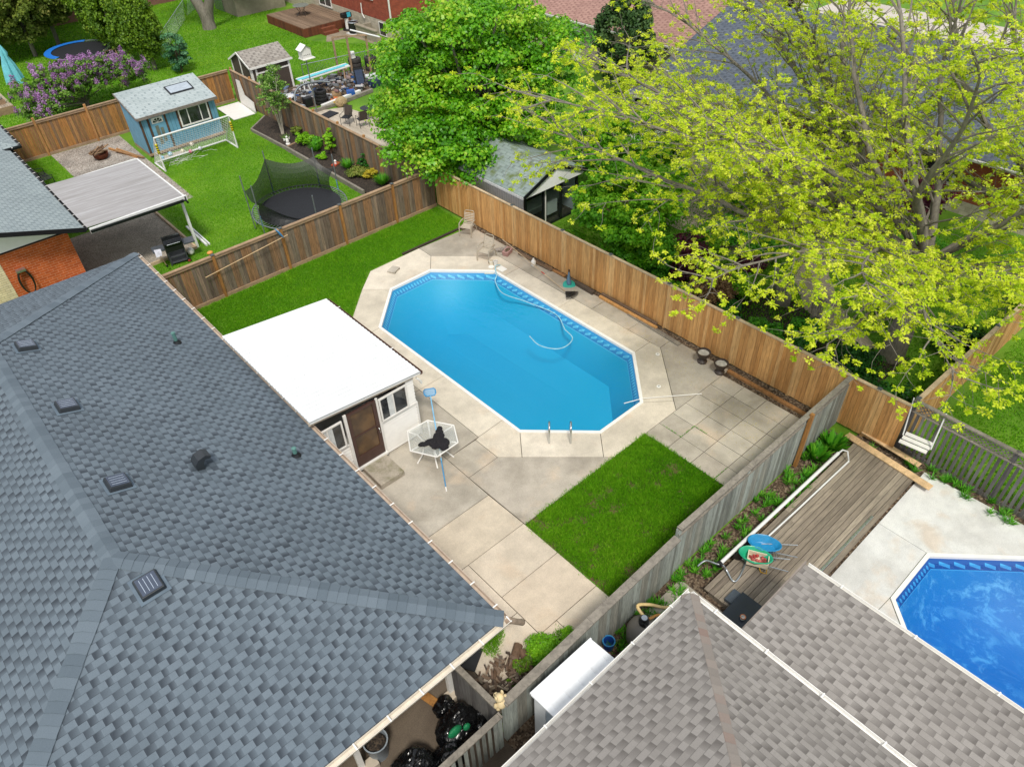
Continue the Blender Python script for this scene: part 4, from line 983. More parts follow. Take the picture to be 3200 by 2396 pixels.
# ---------------------------------------------------------------- enclosed trampoline in the neighbour lawn
m_net = NT('black_net'); tr_ = m_net.n.new('ShaderNodeBsdfTransparent'); ms = m_net.n.new('ShaderNodeMixShader'); ms.inputs[0].default_value = .8
m_net.b.inputs['Base Color'].default_value = (.012, .014, .013, 1); m_net.l.new(tr_.outputs[0], ms.inputs[1]); m_net.l.new(m_net.b.outputs[0], ms.inputs[2]); m_net.l.new(ms.outputs[0], m_net.out.inputs[0]); m_net = m_net.m
m_mat = flat('jump_mat_black', C('1d1f24'), .7, var=.12)
m_galv = flat('galvanised', C('8f979a'), .4, .6)
def trampoline(root, R0, z, pad=None):
    mb = MB().torus((0, 0, z), R0, .028, 48, 8); mb.build('frame_ring', m_galv, root, w=False, smooth=True)
    mb = MB().lathe([(.001, z - .005), (R0 - .26, z - .01), (R0 - .26, z), (.001, z + .002)], n=48); mb.build('jump_mat', m_mat, root, w=False)
    mb = MB()
    for k in range(72):
        a = 2 * math.pi * k / 72; mb.bar(((R0 - .26) * math.cos(a), (R0 - .26) * math.sin(a), z), ((R0 - .01) * math.cos(a), (R0 - .01) * math.sin(a), z + .005), .022, .018)
    mb.build('spring', m_alu, root, w=False)
    for k in range(4):
        a = math.pi / 4 + k * math.pi / 2; d = .42
        p = [Vector(((R0 - .02) * math.cos(a + s_ * d), (R0 - .02) * math.sin(a + s_ * d), 0)) for s_ in (-.5, .5)]
        mb = MB(); mb.tube([p[0] + Vector((0, 0, z)), p[0] + Vector((0, 0, .05)), p[1] + Vector((0, 0, .05)), p[1] + Vector((0, 0, z))], .022, 6); mb.build('leg', m_galv, root, w=False)
tp = T('trampoline', 'round black trampoline with sagging black safety net beside the brown fence', 'trampoline', (12.75, 29.1, 0))
trampoline(tp, 2.1, .72)
poles = [(192, 2.6, 1.9), (160, 2.6, 1.9), (95, 2.7, 2.35), (35, 2.5, 2.1), (5, 2.4, 1.8), (262, 2.1, .95)]
tops = []
for a, h_, nz_ in poles:
    a = rad(a); p = (2.13 * math.cos(a), 2.13 * math.sin(a))
    MB().tube([(p[0], p[1], .1), (p[0] * 1.01, p[1] * 1.01, h_)], .026, 8).build('pole', m_galv, tp, w=False); tops.append((p[0], p[1], nz_))
mb = MB(); order = [5, 0, 1, 2, 3, 4]
mb = MB(); segs = []
for k in range(5):
    A_, B_ = tops[order[k]], tops[order[k + 1]] if k + 1 < 6 else None
    for j in range(10):
        s0, s1 = j / 10, (j + 1) / 10
        def tp_(s): return Vector((A_[0] + (B_[0] - A_[0]) * s, A_[1] + (B_[1] - A_[1]) * s, A_[2] + (B_[2] - A_[2]) * s - .28 * math.sin(math.pi * s)))
        def bt_(s):
            v = Vector((A_[0] + (B_[0] - A_[0]) * s, A_[1] + (B_[1] - A_[1]) * s, 0)).normalized() * 1.83; v.z = .73; return v
        t0, t1, b0, b1 = tp_(s0), tp_(s1), bt_(s0), bt_(s1); prev = None
        for q in range(7):
            f0 = q / 6; w_ = .12 * math.sin(math.pi * f0)
            r0, r1 = t0.lerp(b0, f0), t1.lerp(b1, f0)
            r0 = r0 * (1 - w_ * .5) if False else Vector((r0.x * (1 - w_), r0.y * (1 - w_), r0.z)); r1 = Vector((r1.x * (1 - w_), r1.y * (1 - w_), r1.z))
            if prev: mb.add([prev[0], prev[1], r1, r0], [(0, 1, 2, 3)])
            prev = (r0, r1)
mb.build('safety_net', m_net, tp, w=False)
mb = MB()
for (a, c_) in ((95, 0), (35, 0), (5, 0), (192, 0)):
    a = rad(a)
    for j in range(5): mb.sphere((2.13 * math.cos(a), 2.13 * math.sin(a), .75 + j * .1), .035, n=6, m=4)
mb.build('foam_scrap', flat('faded_blue_foam', C('4f9cc4'), .8, var=.2), tp, w=False)
# second trampoline far back
t2 = T('trampoline', 'round trampoline with torn blue edge pad under the far cedars', 'trampoline', (13.3, 60.6, 0)); trampoline(t2, 2.15, .9)
mb = MB(); n_ = 26
for k in range(n_):
    a0, a1 = rad(60) + k * rad(150) / n_, rad(60) + (k + 1) * rad(150) / n_
    mb.add([(r_ * math.cos(a), r_ * math.sin(a), .94) for r_, a in ((1.75, a0), (2.2, a0), (2.2, a1), (1.75, a1))], [(0, 1, 2, 3)])
mb.build('edge_pad', flat('bright_blue_pad', C('1f74d0'), .5), t2, w=False)
ld = T('ladder', 'small wooden step ladder leaning at the far trampoline', 'ladder', (14.9, 58.9, 0)); mb = MB()
for x in (14.5, 15.2): mb.bar((x, 58.2, 0), (x, 59.1, .9), .06, .06)
for k in range(4): mb.box(14.5, 15.2, 58.25 + k * .24, 58.42 + k * .24, .12 + k * .23, .15 + k * .23)
mb.build('rung', m_rail, ld)

# ---------------------------------------------------------------- barbecue
bq = T('barbecue', 'black gas barbecue cart with side shelves and a red wheel on the lawn edge', 'barbecue', (7.15, 29.75, 0), rad(-10))
mb = MB(); prof = [(-.28, .86), (-.28, 1.02), (-.2, 1.16), (-.05, 1.22), (.14, 1.2), (.26, 1.08), (.29, .86)]; n_ = len(prof)
mb.add([(-.36, y, z) for y, z in prof] + [(.36, y, z) for y, z in prof], [(i, (i + 1) % n_, n_ + (i + 1) % n_, n_ + i) for i in range(n_)] + [tuple(range(n_)), tuple(reversed(range(n_, 2 * n_)))])
li = mb.build('lid', flat('bbq_lid', C('16181a'), .2, .3), bq, w=False, bevel=.01); MB().tube([(-.26, -.3, 1.0), (-.26, -.34, 1.02), (.26, -.34, 1.02), (.26, -.3, 1.0)], .014).build('handle', m_alu, li, w=False)
MB().box(-.36, .36, -.28, .28, .66, .855).build('firebox', m_black, bq, w=False)
m_shelf = flat('shelf_grey', C('50555c'), .5)
for x0, x1 in ((-.86, -.38), (.38, .84)): MB().box(x0, x1, -.24, .24, .78, .84).build('side_shelf', m_shelf, bq, w=False)
m_cart = flat('cart_grey', C('3d4044'), .5)
for x in (-.34, .34):
    for y in (-.24, .24): MB().box(x - .025, x + .025, y - .025, y + .025, .02 if x < 0 else .08, .66).build('leg', m_cart, bq, w=False)
MB().box(-.34, .34, -.25, .25, .36, .39).build('shelf', m_cart, bq, w=False); MB().box(-.34, .34, -.25, .25, .1, .13).build('shelf', m_cart, bq, w=False)
for y in (-.3, .3):
    wh = MB().tube([(.36, y - .03, .09), (.36, y + .03, .09)], .09, 16).build('wheel', m_black, bq, w=False); MB().tube([(.36, y - .034, .09), (.36, y + .034, .09)], .055, 12).build('hub', flat('red_hub', C('a33b34'), .5), wh, w=False)
o = MB().sphere((0, 0, 0), 1, (.15, .15, .17), 16, 10).build('gas_tank', m_white, smooth=True); o.location = (7.75, 29.85, .2); tag(o, 'white gas bottle behind the black barbecue', 'gas tank')
o = MB().add([(6.3, 29.5, .86), (6.55, 29.45, .87), (6.6, 29.7, .86), (6.35, 29.78, .87), (6.27, 29.42, .7), (6.5, 29.38, .72)], [(0, 1, 2, 3), (4, 5, 1, 0)]).build('rag', flat('white_rag', C('cfd0da'), .9, var=.2)); tag(o, 'white rag draped on the left shelf of the barbecue', 'rag')
q = T('grill_brush', 'wooden handled brush hanging from the barbecue shelf', 'brush', (6.45, 29.35, .3)); MB().bar((6.42, 29.36, .74), (6.5, 29.3, .3), .025, .02).build('handle', m_rail, q); MB().obox((6.51, 29.29, .26), (.06, .06, .09)).build('bristles', m_black, q)
# metal bench by the gravel
bn = T('bench', 'black metal garden bench on the small lawn by the brick house', 'bench', (5.35, 41.9, 0), rad(95)); mb = MB()
for k in range(6): mb.box(-.6, .6, -.22 + k * .075, -.18 + k * .075, .42, .44)
mb.build('seat', m_darkmetal, bn, w=False); mb = MB()
for k in range(5): mb.box(-.6, .6, .23 + k * .02, .245 + k * .02, .5 + k * .09, .545 + k * .09)
mb.build('backrest', m_darkmetal, bn, w=False)
for x in (-.6, .6): MB().tube([(x, -.25, 0), (x, -.25, .6), (x, .1, .64), (x, .3, .9), (x, .25, .4), (x, .32, 0)], .02, 6).build('side_frame', m_darkmetal, bn, w=False)
# fire pit with logs
fp = T('fire_pit', 'rusty metal fire bowl on the gravel', 'fire pit', (8.5, 43.0, 0)); MB().lathe([(.25, .02), (.36, .12), (.4, .3), (.38, .3), (.33, .14), (.05, .08)], n=20).build('bowl', flat('rust', C('6e3a24'), .9, .3, var=.3), fp, w=False, smooth=True)
m_bark = wood('log_bark', [C('7a5f48'), C('937256'), C('5f4a3a'), C('b08f6e')], (3, 3, 3), .5)
mb = MB()
for k in range(16):
    a = random.uniform(.2, .8); c = Vector((8.5 + random.uniform(-.25, .15), 43.0 + random.uniform(-.2, .2), .36 + k * .012)); d = Vector((math.cos(a), math.sin(a), random.uniform(-.3, .3))) * random.uniform(.3, .5); mb.tube([c - d, c + d], random.uniform(.025, .05), 6)
tag(mb.build('firewood', m_bark), 'pile of split firewood heaped on the rusty fire bowl', 'firewood')
mb = MB(); mb.bar((9.2, 43.9, .06), (9.9, 41.6, .06), .1, .1); mb.bar((9.5, 43.6, .05), (10.05, 41.4, .05), .08, .06); mb.bar((9.3, 43.2, .12), (10.1, 41.2, .1), .12, .04); tag(mb.build('lumber', m_wO), 'scrap boards lying along the left wall of the blue shed', 'lumber')

# ---------------------------------------------------------------- patio things
m_ch = flat('aluminium_beige', C('b3a998'), .4, .2, var=.1); m_strap = flat('vinyl_strap', C('c0b6a5'), .6, var=.08)
def chair(loc, rz, label):
    r = T('patio_chair', label, 'chair', loc, rz, 'beige strap patio chairs'); 
    for sx_ in (-.27, .27):
        MB().tube([(sx_, -.3, .0), (sx_ * 1.02, -.28, .4), (sx_ * 1.04, -.24, .58), (sx_, -.05, .63), (sx_, .2, .6), (sx_ * .95, .27, .55)], .026, 8).build('arm_leg', m_ch, r, w=False, smooth=True)
        MB().tube([(sx_ * .95, .4, 0), (sx_ * .95, .26, .38), (sx_ * .95, .16, .42)], .018, 8).build('rear_leg', m_ch, r, w=False, smooth=True)
    mb = MB(); mb.tube([(-.25, -.27, .42), (.25, -.27, .42), (.25, .18, .38), (-.25, .18, .38), (-.25, -.27, .42)], .016, 8)
    se = mb.build('seat', m_ch, r, w=False)
    mb = MB()
    for k in range(8): y = -.24 + k * .058; mb.box(-.25, .25, y, y + .036, .405 - k * .004, .413 - k * .004)
    mb.build('strap', m_strap, se, w=False)
    ba = MB().tube([(-.23, .18, .38), (-.22, .3, .9), (-.17, .33, .96), (.17, .33, .96), (.22, .3, .9), (.23, .18, .38)], .016, 8).build('backrest', m_ch, r, w=False, smooth=True)
    mb = MB()
    for k in range(7):
        s_ = .1 + k * .13; y = .18 + .12 * s_; z = .38 + .54 * s_; mb.obox((0, y, z), (.44, .012, .036), Matrix.Rotation(-.2, 3, 'X'))
    mb.build('strap', m_strap, ba, w=False); return r
chair((17.25, 22.72, .045), rad(-62), 'beige strap patio chair on the slab corner by the grass and cedar fence')
chair((16.5, 20.6, .045), rad(-70), 'beige strap patio chair nearer the pool skimmer and white buckets')
# hexagonal glass table
tb = T('patio_table', 'six sided glass patio table with white frame beside the sunroom door', 'table', (8.13, 13.35, .045), rad(0))
hx = [(7.77 - 8.13, 14.01 - 13.35), (8.5 - 8.13, 13.97 - 13.35), (8.94 - 8.13, 13.25 - 13.35), (8.58 - 8.13, 12.6 - 13.35), (7.77 - 8.13, 12.57 - 13.35), (7.36 - 8.13, 13.3 - 13.35)]
hx = hx[::-1]; mb = MB()
for i in range(6): mb.tube([(*hx[i], .68), (*hx[(i + 1) % 6], .68)], .02, 8)
mb.build('rim', m_white, tb, w=False)
t = NT('table_glass'); t.b.inputs['Base Color'].default_value = (.62, .66, .64, 1); t.rough(.25); tr_ = t.n.new('ShaderNodeBsdfTransparent'); ms = t.n.new('ShaderNodeMixShader'); ms.inputs[0].default_value = .22; t.l.new(tr_.outputs[0], ms.inputs[1]); t.l.new(t.b.outputs[0], ms.inputs[2]); t.l.new(ms.outputs[0], t.out.inputs[0])
MB().prism(hx, .672, .68).build('glass_top', t.m, tb, w=False)
for i in (0, 1, 2, 3, 4, 5):
    x, y = hx[i]; MB().tube([(x * .93, y * .93, .665), (x * .55, y * .55, .62), (x * .38, y * .38, .45), (x * .5, y * .5, .2), (x * .78, y * .78, .0)], .023, 8).build('leg', m_white, tb, w=False, smooth=True)
# pool skimmer net resting on the table
def hoopnet(root, c, d, w_, l_, m_f, m_n):
    c, d = Vector(c), Vector(d).normalized(); s_ = d.cross(Vector((0, 0, 1))).normalized()
    pts = [c - s_ * w_ * .35, c - s_ * w_ * .5 + d * l_ * .3, c - s_ * w_ * .5 + d * l_ * .8, c - s_ * w_ * .4 + d * l_, c + s_ * w_ * .4 + d * l_, c + s_ * w_ * .5 + d * l_ * .8, c + s_ * w_ * .5 + d * l_ * .3, c + s_ * w_ * .35, c - s_ * w_ * .35]
    MB().tube(pts, .018, 6).build('net_frame', m_f, root); mb = MB()
    mb.add([c - s_ * w_ * .45, c + s_ * w_ * .45, c + s_ * w_ * .45 + d * l_, c - s_ * w_ * .45 + d * l_], [(0, 1, 2, 3)]); mb.build('net_mesh', m_n, root)
m_bluepl = flat('blue_plastic', C('3b8fc4'), .4); t = NT('blue_net'); t.b.inputs['Base Color'].default_value = C('4da3d6'); tr_ = t.n.new('ShaderNodeBsdfTransparent'); ms = t.n.new('ShaderNodeMixShader'); ms.inputs[0].default_value = .6; t.l.new(tr_.outputs[0], ms.inputs[1]); t.l.new(t.b.outputs[0], ms.inputs[2]); t.l.new(ms.outputs[0], t.out.inputs[0]); m_bnet = t.m
sk = T('pool_skimmer', 'blue pool skimmer net on a long blue pole lying across the glass table', 'pool net', (8.2, 13.0, .7))
a, b = Vector((7.5, 11.88, .06)), Vector((9.0, 14.42, 1.12)); d = (b - a)
a2 = a + d * .3; MB().tube([a, a2], .017, 8).build('lower_pole', m_bluepl, sk); MB().tube([a2, b], .02, 8).build('pole', flat('light_blue_pole', C('7fb9de'), .35), sk)
mb = MB(); mb.tube([a + d * .33, a + d * .4], .024, 8); mb.tube([a - d * .01, a + d * .035], .022, 8); mb.build('grip', m_white, sk); hoopnet(sk, b, (.5, .85, .2), .36, .28, m_bluepl, m_bnet)
# black jacket crumpled on the table
def cloth_lump(name, pts_r, m_, label, cat, seed, nz_=.05, sub=3):
    rs_ = random.Random(seed); bm = bmesh.new()
    for (c, r_) in pts_r:
        g = bmesh.ops.create_icosphere(bm, subdivisions=sub, radius=1.0)
        for v in g['verts']: v.co = Vector((v.co.x * r_[0], v.co.y * r_[1], v.co.z * r_[2])) + Vector(c)
    me = bpy.data.meshes.new(name); bm.to_mesh(me); bm.free(); o = bpy.data.objects.new(name, me); COL.objects.link(o)
    rm = o.modifiers.new('fuse', 'REMESH'); rm.mode = 'VOXEL'; rm.voxel_size = .018
    tx = bpy.data.textures.new(name + '_fold', 'CLOUDS'); tx.noise_scale = .11 if nz_ < .1 else .2
    dm = o.modifiers.new('folds', 'DISPLACE'); dm.texture = tx; dm.strength = nz_; dm.mid_level = .5; dm.texture_coords = 'GLOBAL'
    me.materials.append(m_); tag(o, label, cat); return o
m_jack = flat('black_cotton', C('17151a'), .9, var=.2)
cloth_lump('jacket', [((8.12, 13.02, .79), (.27, .19, .07)), ((8.22, 12.85, .8), (.2, .2, .08)), ((8.3, 13.15, .8), (.17, .16, .07)), ((8.42, 13.28, .79), (.12, .13, .06)), ((8.52, 13.38, .79), (.08, .08, .05)), ((7.92, 13.17, .78), (.22, .1, .05)), ((7.74, 13.25, .77), (.12, .08, .04)), ((8.15, 12.7, .76), (.14, .12, .06)), ((8.05, 12.9, .8), (.2, .16, .06))], m_jack, 'black jacket crumpled over the pole on the glass table', 'jacket', 3, .05)

# pool ladder
lr = T('pool_ladder', 'chrome hand rails of the pool ladder on the diagonal pool edge', 'pool ladder', (11.35, 11.0, .05))
e_ = Vector((-.7, -.71, 0)).normalized()
for (px, py) in ((11.3, 11.55), (11.77, 11.1)):
    p = Vector((px, py, 0)); MB().tube([p + e_ * .5 + Vector((0, 0, .05)), p + e_ * .5 + Vector((0, 0, .55)), p + e_ * .42 + Vector((0, 0, .66)), p + e_ * .25 + Vector((0, 0, .68)), p + e_ * .02 + Vector((0, 0, .5)), p - e_ * .02 + Vector((0, 0, -.5)), p - e_ * .02 + Vector((0, 0, -.9))], .03, 10).build('hand_rail', m_chrome, lr, smooth=True)
mb = MB()
for k in range(2): mb.bar((11.33, 11.58, -.3 - k * .3), (11.8, 11.13, -.3 - k * .3), .09, .03)
mb.build('tread', m_white, lr)
# hose floating in the pool
def smooth_path(P, n=6):
    P = [Vector(p) for p in P]; out = []
    for i in range(len(P) - 1):
        p0, p1, p2, p3 = P[max(i - 1, 0)], P[i], P[i + 1], P[min(i + 2, len(P) - 1)]
        for k in range(n):
            t = k / n; out.append(.5 * ((2 * p1) + (-p0 + p2) * t + (2 * p0 - 5 * p1 + 4 * p2 - p3) * t * t + (-p0 + 3 * p1 - 3 * p2 + p3) * t ** 3))
    out.append(P[-1]); return out
m_hose = flat('pale_blue_hose', C('93c3d4'), .4)
ho = MB().tube(smooth_path([(16.5, 19.75, .12), (16.2, 19.7, .2), (15.95, 19.35, .05), (15.75, 19.2, -.1), (15.45, 18.4, -.125), (15.7, 17.4, -.125), (15.95, 16.0, -.125), (15.6, 15.2, -.125), (15.5, 15.05, -.1), (15.35, 14.5, -.12), (14.85, 14.33, -.12), (14.45, 14.5, -.12), (14.2, 15.05, -.12), (14.3, 15.65, -.1)]), .021, 8).build('vacuum_hose', m_hose, smooth=True)
tag(ho, 'pale ribbed vacuum hose curling on the turquoise water', 'pool hose')
skb = T('skimmer_box', 'white skimmer lid and mouth at the pool corner near the buckets', 'pool skimmer', (16.2, 19.4, 0)); MB().box(16.25, 16.55, 19.35, 19.75, .05, .08).build('lid', m_white, skb, bevel=.01); mb = MB(); mb.obox((15.93, 19.75, -.08), (.42, .04, .14), Rz(rad(-46))); mb.build('mouth', flat('cream_plastic', C('cfcab4'), .5), skb)
pl = T('pool_pole', 'thin white pole reaching from the pool corner across the patio', 'pole', (14.6, 10.4, .05)); MB().tube([(14.05, 10.9, -.1), (14.5, 10.5, .1), (16.05, 9.35, .07)], .014, 8).build('pole', m_white, pl)
for x, y, lb in ((16.63, 11.65, 'white return fitting lid in the slab, the one farther from the pool pole'), (15.35, 10.55, 'white return fitting lid in the slab, the one nearest the pool pole')):
    q = T('lid', lb, 'pool lid', (x, y, .05)); MB().lathe([(.075, 0), (.075, .012), (.06, .016)], n=16).build('disc', m_white, q, w=False); MB().lathe([(.025, .0165), (.025, .02)], n=8).build('knob', m_alu, q, w=False)
# buckets and jug
for x, y, r_, h_, lb, c in ((16.33, 20.1, .1, .2, 'small cream tub with dark rim beside the chair', 'd8cdb8'), (16.42, 19.93, .09, .22, 'small white tub with grey band nearest the pool', 'dedbd6')):
    q = T('tub', lb, 'tub', (x, y, .045), 0, 'small tubs by the skimmer'); MB().lathe([(r_ * .85, 0), (r_, h_), (r_ * .92, h_), (r_ * .8, .02)], n=18).build('shell', flat('tub_' + c, C(c), .5), q, w=False, smooth=True); MB().torus((0, 0, h_ * .98), r_, .008, 18, 6).build('rim', m_white, q, w=False)
q = T('lid', 'round white tub lid lying flat on the concrete', 'lid', (16.22, 19.98, .05)); MB().lathe([(.12, 0), (.12, .015), (.1, .02)], n=20).build('disc', m_white, q, w=False)
q = T('jug', 'white plastic jug standing by the cedar fence boards', 'jug', (17.52, 18.85, .045)); MB().lathe([(.09, 0), (.1, .02), (.1, .2), (.05, .27), (.035, .29)], n=18).build('body', m_white, q, w=False, smooth=True); MB().lathe([(.04, .29), (.04, .325)], n=12).build('cap', m_white, q, w=False)
q = T('planter_box', 'dusty pink plastic planter box tipped beside the chairs', 'planter', (17.35, 20.25, .05), rad(20)); MB().add([(-.2, -.11, 0), (.2, -.11, 0), (.2, .11, 0), (-.2, .11, 0), (-.25, -.14, .2), (.25, -.14, .2), (.25, .14, .2), (-.25, .14, .2)], [(3, 2, 1, 0), (0, 1, 5, 4), (1, 2, 6, 5), (2, 3, 7, 6), (3, 0, 4, 7), (4, 5, 6, 7)]).build('box', flat('dusty_pink', C('b08a86'), .7), q, w=False); MB().torus((0, 0, .2), .0, .01) if False else None
MB().sphere((0, 0, .19), 1, (.2, .1, .06), 10, 6).build('soil', m_soil, q, w=False)
cloth_lump('glove_pile', [((17.3, 20.62, .13), (.14, .1, .1)), ((17.22, 20.75, .1), (.1, .13, .07)), ((17.45, 20.5, .2), (.12, .06, .08))], flat('grey_rag', C('9d948c'), .9, var=.3), 'heap of grey crumpled gardening rags by the planter box', 'rags', 5, .06)
# rake, creeper (pool cleaner head), timbers
rk = T('rake', 'wooden rake with black fan head leaning from the planter to the slab', 'rake', (17.2, 18.0, .1)); MB().tube([(17.62, 20.85, .38), (17.06, 16.6, .1)], .014, 8).build('handle', m_railC, rk); MB().tube([(17.25, 18.1, .2), (17.23, 17.9, .19)], .02, 8).build('collar', flat('red_band', C('b8322a'), .5), rk)
mb = MB(); c = Vector((17.05, 16.55, .1))
for k in range(15):
    a = rad(-70 - 7) + rad(92) * (k / 14 - .5) - rad(8); mb.bar(c, c + Vector((math.cos(a) * .5, math.sin(a) * .5, -.04)), .02, .006)
for rr in (.2, .34): mb.tube([c + Vector((math.cos(rad(-85) + rad(92) * (k / 14 - .5)) * rr, math.sin(rad(-85) + rad(92) * (k / 14 - .5)) * rr, -.01)) for k in range(15)], .012, 6)
mb.build('fan_head', m_black, rk)
pcn = T('pool_cleaner', 'teal and grey suction pool cleaner with round skirt leaning by the fence', 'pool cleaner', (17.5, 16.8, .05))
mb = MB(); mb.lathe([(.05, .02), (.24, .0), (.25, .03), (.08, .08)], n=32); mb.rot(Rx(.25)).rot(Ry(-.2)); mb.build('skirt', flat('teal_rubber', C('1f9a8c'), .5), pcn, w=False); MB().tube([(0, 0, .05), (.03, .05, .2), (.08, .1, .36), (.12, .13, .5)], [.1, .09, .05, .03], 12).build('body', flat('steel_blue', C('4a6b84'), .4), pcn, w=False, smooth=True); MB().tube([(.12, .13, .5), (.14, .15, .6)], .026, 8).build('nozzle', m_darkmetal, pcn, w=False)
m_pale = wood('pale_fresh_plank', [C('dcbd92'), C('cfa878')], (3, 9, 3), .75)
def timber(label, a, b, w_, h_, m_, name='timber'):
    mb = MB(); mb.bar(a, b, w_, h_); o = mb.build(name, m_, bevel=.01); tag(o, label, 'timber'); return o
timber('short plank leaning at the fence foot behind the white jug', (17.68, 19.9, .12), (17.75, 18.0, .08), .16, .05, m_wB, 'plank'); timber('plank end lying past the jug at the fence foot', (17.8, 18.5, .06), (17.84, 17.35, .06), .14, .06, m_wO, 'plank')
timber('rotting dark timber beam behind the rake', (17.75, 16.65, .12), (17.72, 15.7, .12), .16, .16, wood('rotten_timber', [C('4a3f36'), C('6f5f50')], (5, 5, 5), .4))
timber('round orange landscape timber on the slab edge, upper of the pair', (17.86, 15.4, .16), (17.84, 12.7, .16), .1, .1, m_wB); timber('round orange landscape timber on the slab edge, lower of the pair', (17.74, 15.4, .1), (17.72, 12.6, .1), .11, .1, m_wC)
timber('grey weathered timber continuing along the fence foot', (17.72, 13.9, .05), (17.58, 11.45, .05), .18, .08, m_railG); timber('long reddish timber along the tiled patio by the cedar fence', (17.6, 9.45, .07), (17.55, 6.3, .07), .13, .1, m_wO)
timber('dark edging timber between the strip of grass and the slab corner', (14.2, 23.38, .05), (17.7, 23.35, .05), .1, .07, wood('dark_edging', [C('3a2f27'), C('4a3d33')], (4, 4, 4)))
# urns
def urn(loc, label):
    q = T('urn', label, 'planter urn', loc, 0, 'dark urn planters by the cedar fence'); MB().lathe([(.16, 0), (.17, .05), (.1, .09), (.08, .15), (.14, .2), (.2, .3), (.22, .38), (.25, .4), (.25, .43), (.2, .43), (.18, .36)], n=24).build('bowl', flat('brown_urn', C('3c322c'), .55, var=.2), q, w=False, smooth=True); MB().lathe([(.19, .37), (.19, .385)], n=20).build('soil', flat('pale_fill', C('b4b0a8'), .9, var=.25), q, w=False); return q
u = urn((17.4, 10.35, .045), 'dark pedestal urn by the cedar fence standing clear of the branches')
dup(u, (17.35, 9.6, .045), 0, 'dark pedestal urn by the cedar fence half hidden by the hanging leaves')
q = T('square_slab', 'mossy square concrete lid lying on the slab at the head of the pool', 'lid', (13.2, 22.6, .045), rad(25)); MB().box(-.22, .22, -.17, .17, .02, .08).build('slab', m_conc, q, w=False, bevel=.01); mb = MB()
for sx_ in (-.18, .15): mb.box(sx_, sx_ + .04, -.18, .18, .0, .03)
mb.build('runner', m_black, q, w=False)
# net and pole hanging on the brown fence
fn = T('pool_net', 'blue leaf net on a pale wooden pole hung across the brown board fence', 'pool net', (8.5, 25.6, 1.4)); A_, B_ = Vector((6.85, 25.68, 1.2)), Vector((10.42, 25.6, 1.62)); MB().tube([A_, B_], .018, 8).build('pole', flat('pale_pole', C('c9ab84'), .5), fn); hoopnet(fn, B_ + Vector((-.25, -.03, .03)), (-.45, 0, 1.0), .36, .34, m_bluepl, m_bnet)
q = T('gourd', 'orange gourd balanced beside the fence post behind the fence', 'gourd', (7.4, 25.98, 1.87)); MB().sphere((0, 0, .06), 1, (.12, .1, .06), 14, 8).build('body', flat('orange_gourd', C('c98a3c'), .5), q, w=False, smooth=True)

# ---------------------------------------------------------------- south side: deck, wheelbarrows, reel
dk = T('deck', 'long low deck of grey brown planks beside the deep blue pool', 'deck', (13.8, 3.8, 0)); m_deck = wood('old_deck_planks', [C('857a6c'), C('978b7b'), C('776c5f'), C('a39786'), C('8d8273')], (.9, 9, 9), .6)
y = 2.97; k = 0
mb = MB()
while y < 4.75:
    x0 = 9.3 if y < 3.9 else 10.13
    cut = random.uniform(11, 16); mb.box(x0, cut - .004, y, y + .132, .16, .2 + random.uniform(-.003, .003)); mb.box(cut, 17.5, y, y + .132, .16, .2 + random.uniform(-.003, .003)); y += .145; k += 1
mb.build('planks', m_deck, dk); MB().box(10.15, 17.45, 3.0, 4.72, .0, .155).build('frame', m_deck, dk)
timber('grey steel strip lying on the deck edge', (12.6, 3.15, .215), (15.2, 3.12, .215), .07, .02, m_alu, 'metal_strip')
timber('wide fresh plank laid across the deck end and onto the concrete', (17.5, 5.15, .24), (17.25, 2.5, .23), .24, .045, m_pale, 'plank'); timber('shorter orange plank beside the wide fresh plank', (18.0, 4.9, .22), (17.85, 3.1, .22), .2, .04, m_pale, 'plank')
# solar cover reel
rl = T('pool_reel', 'long white pool cover reel lying beside the deck with a bent tube handle', 'pool reel', (13.6, 4.95, 0)); MB().tube([(10.8, 4.93, .45), (16.35, 4.85, .5)], .05, 12).build('roller', m_whitemetal, rl, smooth=True)
MB().tube([(16.35, 4.85, .5), (16.45, 4.8, .6), (16.6, 4.7, .5), (16.5, 4.55, .28), (14.0, 4.6, .25)], .025, 8).build('leg_tube', m_whitemetal, rl, smooth=True); MB().tube([(14.0, 4.6, .25), (12.6, 4.64, .24)], .025, 8).build('leg_tube', m_whitemetal, rl)
MB().tube(smooth_path([(10.35, 5.25, .5), (10.55, 5.18, .6), (10.75, 4.98, .48), (10.85, 4.85, .45), (10.9, 4.75, .3), (10.8, 4.45, .23), (11.1, 4.45, .23), (11.6, 4.62, .23)]), .025, 8).build('crank', m_alu, rl, smooth=True); MB().tube([(10.78, 4.93, .44), (10.86, 4.93, .44)], .09, 12).build('hub', m_black, rl)
